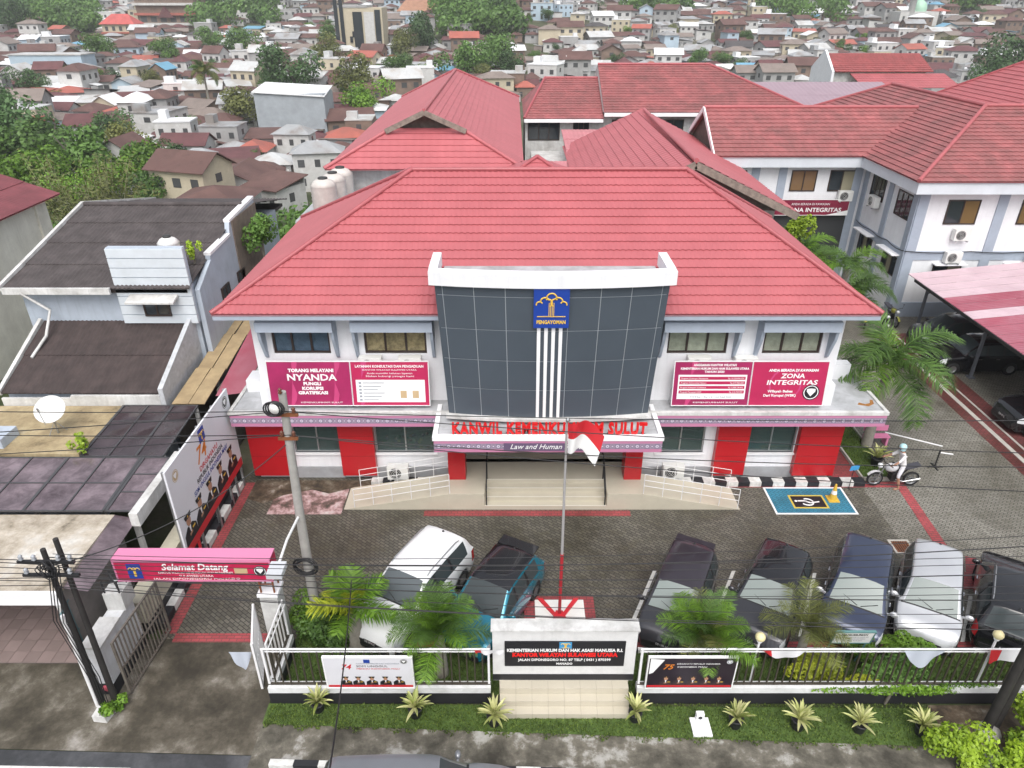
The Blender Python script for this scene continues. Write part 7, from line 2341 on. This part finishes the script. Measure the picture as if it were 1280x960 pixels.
MB().box(-W / 2, W / 2 - .6, -1.6, -.02, 1.6, 1.8).build('shop_canopy', DARKWALL, t)
t = bld('white_store', 'white store with pale flat roof behind the grey warehouse', 'store', 375, 125)
MB().box(-6, 6.5, 0, 9, -4, 5.4).build('wall', WALLS['white'], t)
k = MB(); k.prism([(-6.4, -.4, 5.4), (6.9, -.4, 5.4), (6.9, 9.4, 6.6), (-6.4, 9.4, 6.6)], (0, 0, .2)); k.build('roof', ROOFS['pale grey'], t)
for x in (-4, -1, 2, 5):
    MB().box(x - .6, x + .6, -.05, .02, 2.6, 4).build('window', WINM, t)
t = bld('bank_building', 'cream office with dark glass fins beside the town road', 'building', 452, 66)
s = t.location.length / 887
MB().box(-26 * s, 26 * s, 0, 14, -4, 44 * s).build('wall', WALLS['cream'], t)
for x0, x1, h0, h1 in ((-26, -22, 0, 58), (-20, -16, 0, 56), (-6, 4, 4, 40), (18, 24, 6, 42)):
    MB().box(x0 * s, x1 * s, -.5, -.02, h0 * s, h1 * s).build('glass_fin', GLASSDARK, t)
for i in range(4):
    MB().box((-11 + i * 3) * s, (-8 + i * 3) * s, -.4, -.02, (10 + 5 * i) * s, (16 + 5 * i) * s).build('window', GLASSDARK, t)
MB().box(-27 * s, 10 * s, -.2, 14.2, 44 * s, 46 * s).build('roof', WALLS['grey'], t)
MB().box(6 * s, 17 * s, -.25, -.02, 8 * s, 40 * s).build('pale_panel', WALLS['white'], t)
t = bld('tiered_pavilion', 'red and green tiered hall with dark balconies at the top of the town', 'building', 212, 36)
s = t.location.length / 887
MB().box(-30 * s, 30 * s, 0, 16, -4, 26 * s).build('wall', WALLS['brown'], t)
for i in range(3):
    MB().box(-32 * s, 32 * s, -1.5, -.02, (3 + i * 9) * s, (5.2 + i * 9) * s).build('balcony', WALLS['white'] if i != 1 else ROOFS['terracotta'], t)
for i in range(5):
    k = MB(); k.box((-30 + i * 12.2) * s, (-19 + i * 12.2) * s, -.6, .6, 27 * s, 37 * s); k.build('roof_panel', plain('panel_red', (.40, .04, .07), .6) if i % 2 else plain('panel_green', (.20, .38, .26), .6), t)
k = MB(); k.prism([(-8 * s, -2, 10 * s), (8 * s, -2, 10 * s), (0, -2, 20 * s)], (0, 2, 0)); k.build('porch_gable', ROOFS['dark maroon'], t)
for i in range(6):
    MB().box((-27 + i * 10) * s, (-21 + i * 10) * s, -.06, .02, 6 * s, 11 * s).build('window', WINM, t)
t = bld('cream_villa', 'cream two-storey villa with red hipped roof among trees', 'house', 152, 54)
s = t.location.length / 887
MB().box(-16 * s, 16 * s, 0, 9, -4, 17 * s).build('wall', WALLS['cream'], t)
MB().box(-17 * s, 17 * s, -.8, -.02, 8.5 * s, 10 * s).build('balcony', ROOFS['terracotta'], t)
k = MB(); X = 18 * s
q = [(-X, -1, 17 * s), (X, -1, 17 * s), (X, 10, 17 * s), (-X, 10, 17 * s)]; a, c = (-X * .45, 4.5, 26 * s), (X * .45, 4.5, 26 * s)
k.poly([q[0], q[1], c, a]); k.poly([q[1], q[2], c]); k.poly([q[2], q[3], a, c]); k.poly([q[3], q[0], a]); k.build('roof', corr('bright_red_tile', (.48, .10, .09)), t)
for i in range(4):
    MB().box((-13 + i * 7) * s, (-10 + i * 7) * s, -.06, .02, 11 * s, 15 * s).build('window', WINM, t)
    MB().box((-13 + i * 7) * s, (-10 + i * 7) * s, -.06, .02, 2 * s, 6 * s).build('window', WINM, t)
t = bld('mosque', 'white mosque with slim minaret and pale green dome on the hillside', 'mosque', 1142, 33)
s = t.location.length / 887
MB().box(-16 * s, 22 * s, 0, 14, -4, 13 * s).build('wall', WALLS['white'], t)
k = MB(); k.lathe([(7 * s, 13 * s), (7.4 * s, 16 * s), (6 * s, 20 * s), (3 * s, 23 * s), (0, 25 * s)], 16, (6 * s, 5, 0)); k.build('dome', plain('pale_green_dome', (.35, .55, .42), .5), t)
k = MB(); k.lathe([(3.4 * s, 0), (3 * s, 24 * s), (4.4 * s, 25 * s), (4.4 * s, 27 * s), (2.4 * s, 27.5 * s), (2.4 * s, 31 * s), (3.2 * s, 32 * s), (1.6 * s, 36 * s), (0, 39 * s)], 12, (-5 * s, 1, 0)); k.build('minaret', WALLS['white'], t)
for i in range(6):
    MB().box((-13 + i * 5.5) * s, (-11 + i * 5.5) * s, -.06, .02, 3 * s, 9 * s).build('window', WINM, t)
t = bld('long_roof_hall', 'large hall with broad tan tiled roof below the wooded hill', 'building', 530, 26)
s = t.location.length / 887
MB().box(-26 * s, 26 * s, 0, 16, -4, 9 * s).build('wall', WALLS['white'], t)
k = MB(); k.prism([(-29 * s, -1.5, 9 * s), (29 * s, -1.5, 9 * s), (20 * s, 9, 21 * s), (-20 * s, 9, 21 * s)], (0, 0, .3)); k.build('roof', corr('tan_tile', (.36, .19, .12)), t)
for i in range(7):
    MB().box((-22 + i * 6.5) * s, (-18 + i * 6.5) * s, -.06, .02, 3 * s, 7 * s).build('window', WINM, t)
t = bld('blue_grey_block', 'long pale blue walled block with flat roof beside the green bank', 'building', 50, 100)
s = t.location.length / 887
MB().box(-24 * s, 46 * s, 0, 9, -4, 22 * s).build('wall', WALLS['pale blue'], t)
MB().box(-25 * s, 47 * s, -.3, 9.3, 22 * s, 23 * s).build('roof', ROOFS['pale grey'], t)
for i in range(5):
    MB().box((-18 + i * 12) * s, (-14 + i * 12) * s, -.06, .02, 10 * s, 14 * s).build('window', WINM, t)

# ------------------------------------------------------------------ trees of the town
CR = {}
for i in range(3):
    CR['leafy green', i] = leafball(200 + i, 1, 1, .85, 3000, .105, LEAF, 'crown', .45, 10)
    CR['dark evergreen', i] = leafball(210 + i, 1, 1, .9, 3000, .105, LEAF_DARK, 'crown', .45, 10)
    CR['bright green', i] = leafball(220 + i, 1, 1, .85, 3000, .105, LEAF_BRIGHT, 'crown', .45, 9)
    CR['olive green', i] = leafball(230 + i, 1, 1, .85, 2600, .105, LEAF_OLIVE, 'crown', .4, 9)
trk = {}
def trunkmesh(i):
    if i not in trk:
        k_ = MB()
        k_.tube([(0, 0, -.5), (.03, 0, .5), (.0, .02, 1.0)], [.10, .075, .05], 7)
        r_ = random.Random(i)
        for q in range(5):
            a = r_.uniform(0, 6.28)
            k_.tube([(0, 0, .55 + .08 * q), (.28 * math.cos(a), .28 * math.sin(a), .9 + .1 * q), (.5 * math.cos(a), .5 * math.sin(a), 1.15 + .12 * q)], [.045, .03, .012], 5)
        trk[i] = k_.mesh('trunk', BARK)
    return trk[i]
rt = random.Random(21)
def tree(kind, p_, r_, place, group='trees among the town houses', h=None):
    t_ = thing('tree', '%s tree %s' % (kind, place), 'tree', p_, rt.uniform(0, 6.28), group)
    h = h or r_ * 1.15
    o_ = link('crown', CR[kind, rt.randrange(3)], t_, (0, 0, h)); o_.scale = (r_, r_, r_ * rt.uniform(.85, 1.1))
    o_ = link('trunk', trunkmesh(rt.randrange(3)), t_); o_.scale = (r_ * .9, r_ * .9, h * .85)
    return t_
def tpx(kind, px, py, rp, place, group=None):
    """a tree whose crown centre shows at px, py with a radius of rp pixels, standing on the ground"""
    a = 12.0
    p_ = None
    Yv = 46.0
    while Yv < 600:
        c_ = AY(px, py, Yv)
        r_ = rp * (c_ - V3(0, 0, CAM_H)).length / 887
        g_ = terrain(c_.x, c_.y)
        if c_.z - g_ < r_ * 1.25:
            return tree(kind, V3(c_.x, c_.y, g_), r_, place, group, h=max(r_ * .8, c_.z - g_))
        Yv += 1.5
bank = 'trees on the bank behind the neighbour house'
for i, (kd, x, y, r_, pl) in enumerate((
    ('leafy green', 95, 190, 40, 'broad and leafy under the bamboo canes'), ('bright green', 165, 205, 30, 'bushy above the corrugated roof ridge'), ('leafy green', 10, 182, 40, 'in the thick of the green bank'), ('bright green', 62, 215, 30, 'bushy behind the maroon roof'), ('dark evergreen', 130, 160, 22, 'dark against the brown roofs of the bank'), ('bright green', 22, 210, 34, 'low on the bank beside the maroon roof'), ('dark evergreen', 18, 150, 40, 'rising at the head of the green bank'), ('bright green', 130, 222, 28, 'just behind the corrugated roof ridge'), ('leafy green', 185, 232, 26, 'behind the corrugated roof beside the grey sheet shed'), ('dark evergreen', 215, 198, 20, 'between brown roofs above the grey sheet shed'), ('leafy green', 62, 172, 30, 'behind the bamboo clump'), ('olive green', 150, 178, 24, 'beside the bamboo clump'), ('leafy green', 228, 158, 17, 'below the coconut palm'), ('bright green', 80, 235, 22, 'under the bamboo clump at the maroon house'), ('dark evergreen', 40, 100, 16, 'above the green bank'), ('bright green', 105, 92, 12, 'between brown roofs above the bamboo'))):
    tpx(kd, x, y, r_, pl, bank)
for i, (kd, x, y, r_, pl) in enumerate((
    ('dark evergreen', 366, 84, 30, 'spreading beside the town road'), ('leafy green', 334, 100, 15, 'beside the grey warehouse'), ('olive green', 292, 130, 24, 'with yellowing leaves beside the coconut palm'), ('bright green', 448, 118, 26, 'foremost of the group left of the hall roof'), ('olive green', 440, 92, 28, 'behind the group left of the hall roof'), ('olive green', 405, 60, 18, 'beside the cream office with fins'), ('leafy green', 412, 40, 12, 'above the road by the cream office'), ('dark evergreen', 528, 38, 22, 'tall and dense below the tan roofed hall'), ('olive green', 502, 55, 18, 'beside the dense dark tree under the tan hall'), ('leafy green', 500, 82, 18, 'behind the hall roof ridge'), ('leafy green', 590, 70, 24, 'behind the rear hall beside the white gable'), ('leafy green', 622, 64, 24, 'with a broad crown behind the rear hall'), ('dark evergreen', 640, 78, 16, 'close to the rear block roof'), ('olive green', 606, 92, 14, 'at the foot of the rear hall roof'), ('leafy green', 870, 72, 12, 'behind the rear block hip'), ('leafy green', 905, 74, 11, 'beside the pale shed behind the rear block'), ('dark evergreen', 1255, 74, 28, 'large and dense beside the annex roof'), ('dark evergreen', 1235, 95, 18, 'lower beside the large dense one by the annex roof'), ('leafy green', 1047, 56, 9, 'behind the white gable wall house'), ('dark evergreen', 4, 12, 18, 'at the wooded edge of the town'), ('leafy green', 120, 58, 16, 'below the cream villa'), ('leafy green', 205, 62, 14, 'beside the grey store roof'), ('dark evergreen', 148, 92, 11, 'slim between zinc roofs'), ('olive green', 190, 100, 12, 'between zinc roofs beside the white gable'), ('bright green', 102, 96, 12, 'beside the brown roofs'), ('dark evergreen', 385, 110, 9, 'behind the white store'), ('leafy green', 262, 45, 16, 'below the wood by the tiered hall'), ('leafy green', 300, 50, 18, 'under the wood beside the grey roofs'))):
    tpx(kd, x, y, r_, pl, 'trees that stand out in the town')
for i in range(190):
    s_ = rt.choice(spots)[0]
    if s_.y > 420: continue
    x, y = s_.x + rt.uniform(-6, 6), s_.y + rt.uniform(-6, 6)
    kd = rt.choices(['leafy green', 'dark evergreen', 'bright green', 'olive green'], [4, 3, 2, 2])[0]
    tree(kd, V3(x, y, terrain(x, y)), rt.uniform(1.6, 3.4), 'of small size squeezed between town houses')
# coconut palm and bamboo
c_ = hit(266, 152)
palm('tall coconut palm rising among the town houses', c_, 11.0, COCO, 16, seed=12, r0=.25, spread=(-.55, 1.0), sc_=1.15)
c_ = hit(300, 160)
palm('short coconut palm beside the yellowing tree in the town', c_, 5.0, COCO, 12, seed=13, r0=.22, spread=(-.4, 1.0), sc_=.9)
c_ = AY(105, 225, 74); 
bz = terrain(c_.x, 74)
Bb = thing('bamboo_clump', 'tall feathery bamboo clump with pale canes on the green bank', 'bamboo', (c_.x, 74, bz))
rb = random.Random(8)
cn_ = MB(); lv = MB(); lfv = []
for i in range(46):
    a, q = rb.uniform(0, 6.28), rb.uniform(.2, 2.0)
    bx, by = q * 1.6 * math.cos(a), q * math.sin(a)
    ln = rb.uniform(1.0, 5.5)
    hh = rb.uniform(6.5, 11.5)
    top = V3(bx + ln * math.cos(a), by + ln * .6 * math.sin(a), hh)
    pts = [V3(bx, by, -1).lerp(top, s_ / 6) + V3(0, 0, 1.2 * math.sin(PI * s_ / 6)) for s_ in range(7)]
    cn_.tube(pts, [.06 - .007 * s_ for s_ in range(7)], 5, 0, False)
    for j in range(95):
        s_ = rb.uniform(.25, 1)
        u = s_ * 6; i0 = min(5, int(u))
        p_ = pts[i0].lerp(pts[i0 + 1], u - i0) + V3(rb.gauss(0, .5), rb.gauss(0, .5), rb.gauss(0, .35))
        d_ = V3(rb.gauss(0, 1), rb.gauss(0, 1), rb.gauss(-.4, .6)).normalized()
        e = d_.orthogonal().normalized() * .07
        lv.add([p_, p_ + d_ * .22 + e, p_ + d_ * .5, p_ + d_ * .22 - e], [(0, 1, 2, 3)])
        lfv.append(rb.random())
lv.leaf = lfv
stuff(cn_.build('cane', mat('pale_cane', (.30, .30, .17), .7, .25, 2), Bb))
stuff(lv.build('foliage', LEAF_OLIVE, Bb, fix=False))
BAN = []
c_ = AY(115, 232, 58); bz = terrain(c_.x, 58)
t = thing('banana_plant', 'banana plant with broad grey-green leaves behind the corrugated roof', 'banana plant', (c_.x, 58, bz))
k = MB(); k.tube([(0, 0, 0), (0, 0, 3.0)], [.16, .10], 8); k.build('stem', mat('banana_stem', (.16, .18, .08), .8), t)
bl = MB()
for i in range(9):
    s_ = i / 8
    bl.v += [V3(2.4 * s_, -.32 * math.sin(PI * min(1, .08 + s_ * .9)) , 1.5 * s_ - 1.9 * s_ ** 2 + .06), V3(2.4 * s_, 0, 1.5 * s_ - 1.9 * s_ ** 2), V3(2.4 * s_, .32 * math.sin(PI * min(1, .08 + s_ * .9)), 1.5 * s_ - 1.9 * s_ ** 2 + .06)]
for i in range(8):
    a = 3 * i
    bl.f += [(a, a + 1, a + 4, a + 3), (a + 1, a + 2, a + 5, a + 4)]
bl.m = [0] * 16; bl.sm = [True] * 16; bl.leaf = [.4] * 16
bme = bl.mesh('leaf', LEAF_DARK)
for i in range(9):
    link('leaf', bme, t, (0, 0, 2.9), (0, rb.uniform(-.7, .1), i * 2.4))
# woods that read as one mass
wd = MB(); wl = []
rw_ = random.Random(31)
def woods(px0, px1, py0, py1, n):
    for i in range(n):
        c_ = hit(rw_.uniform(px0, px1), rw_.uniform(py0, py1))
        r_ = rw_.uniform(4.5, 7.5)
        tone = rw_.random()
        for j in range(420):
            d_ = V3(rw_.gauss(0, 1), rw_.gauss(0, 1), rw_.gauss(.3, 1)).normalized()
            q = r_ * (.5 + .5 * rw_.random() ** .5) * (1 + .25 * math.sin(d_.x * 5 + i) * math.sin(d_.z * 4))
            p_ = c_ + V3(0, 0, r_ * .9) + V3(d_.x * q, d_.y * q, d_.z * q * .85)
            nn = (d_ + V3(rw_.gauss(0, .5), rw_.gauss(0, .5), rw_.gauss(0, .5))).normalized()
            a = nn.orthogonal().normalized(); e = nn.cross(a)
            s_ = rw_.uniform(.5, 1.0)
            wd.add([p_ - a * s_, p_ + e * s_ * .7, p_ + a * s_, p_ - e * s_ * .7], [(0, 1, 2, 3)])
            wl.append(.55 * tone + .45 * rw_.random())
woods(10, 125, 8, 46, 46)
woods(240, 345, 8, 40, 34)
woods(548, 650, 6, 50, 40)
woods(780, 860, 6, 22, 14)
woods(955, 1045, 8, 34, 22)
woods(1160, 1240, 4, 16, 14)
woods(0, 1280, -14, 6, 90)
wd.leaf = wl
tag(wd.build('distant_woodland', LEAF, fix=False), 'green woodland on the slopes above the town', 'woodland', kind='stuff')
# undergrowth of the bank behind the neighbour house
ug = MB(); ul = []
for i in range(9000):
    x, y = rw_.uniform(-75, -14), rw_.uniform(42, 105)
    if x > -24 and y < 46: continue
    z = terrain(x, y) + rw_.uniform(0, 1.3)
    d_ = V3(rw_.gauss(0, 1), rw_.gauss(0, 1), rw_.gauss(.8, 1)).normalized()
    a = d_.orthogonal().normalized(); e = d_.cross(a)
    s_ = rw_.uniform(.25, .55)
    p_ = V3(x, y, z)
    ug.add([p_ - a * s_, p_ + e * s_ * .6, p_ + a * s_, p_ - e * s_ * .6], [(0, 1, 2, 3)])
    ul.append(rw_.random())
ug.leaf = ul
tag(ug.build('undergrowth', LEAF, fix=False), 'green undergrowth covering the bank behind the neighbour house', 'undergrowth', kind='stuff')
# ------------------------------------------------------------------ humid air
hz = MB().box(-1000, 1000, -60, 1480, -25, 110)
hz_m = bpy.data.materials.new('humid_air')
hz_m.use_nodes = True
n_ = hz_m.node_tree
n_.nodes.clear()
vo = n_.nodes.new('ShaderNodeVolumePrincipled')
vo.inputs['Color'].default_value = (.93, .95, .97, 1)
vo.inputs['Density'].default_value = .00026
mo = n_.nodes.new('ShaderNodeOutputMaterial')
n_.links.new(vo.outputs[0], mo.inputs['Volume'])
tag(hz.build('haze', hz_m), 'thin pale humid haze over the town', 'haze', kind='stuff')
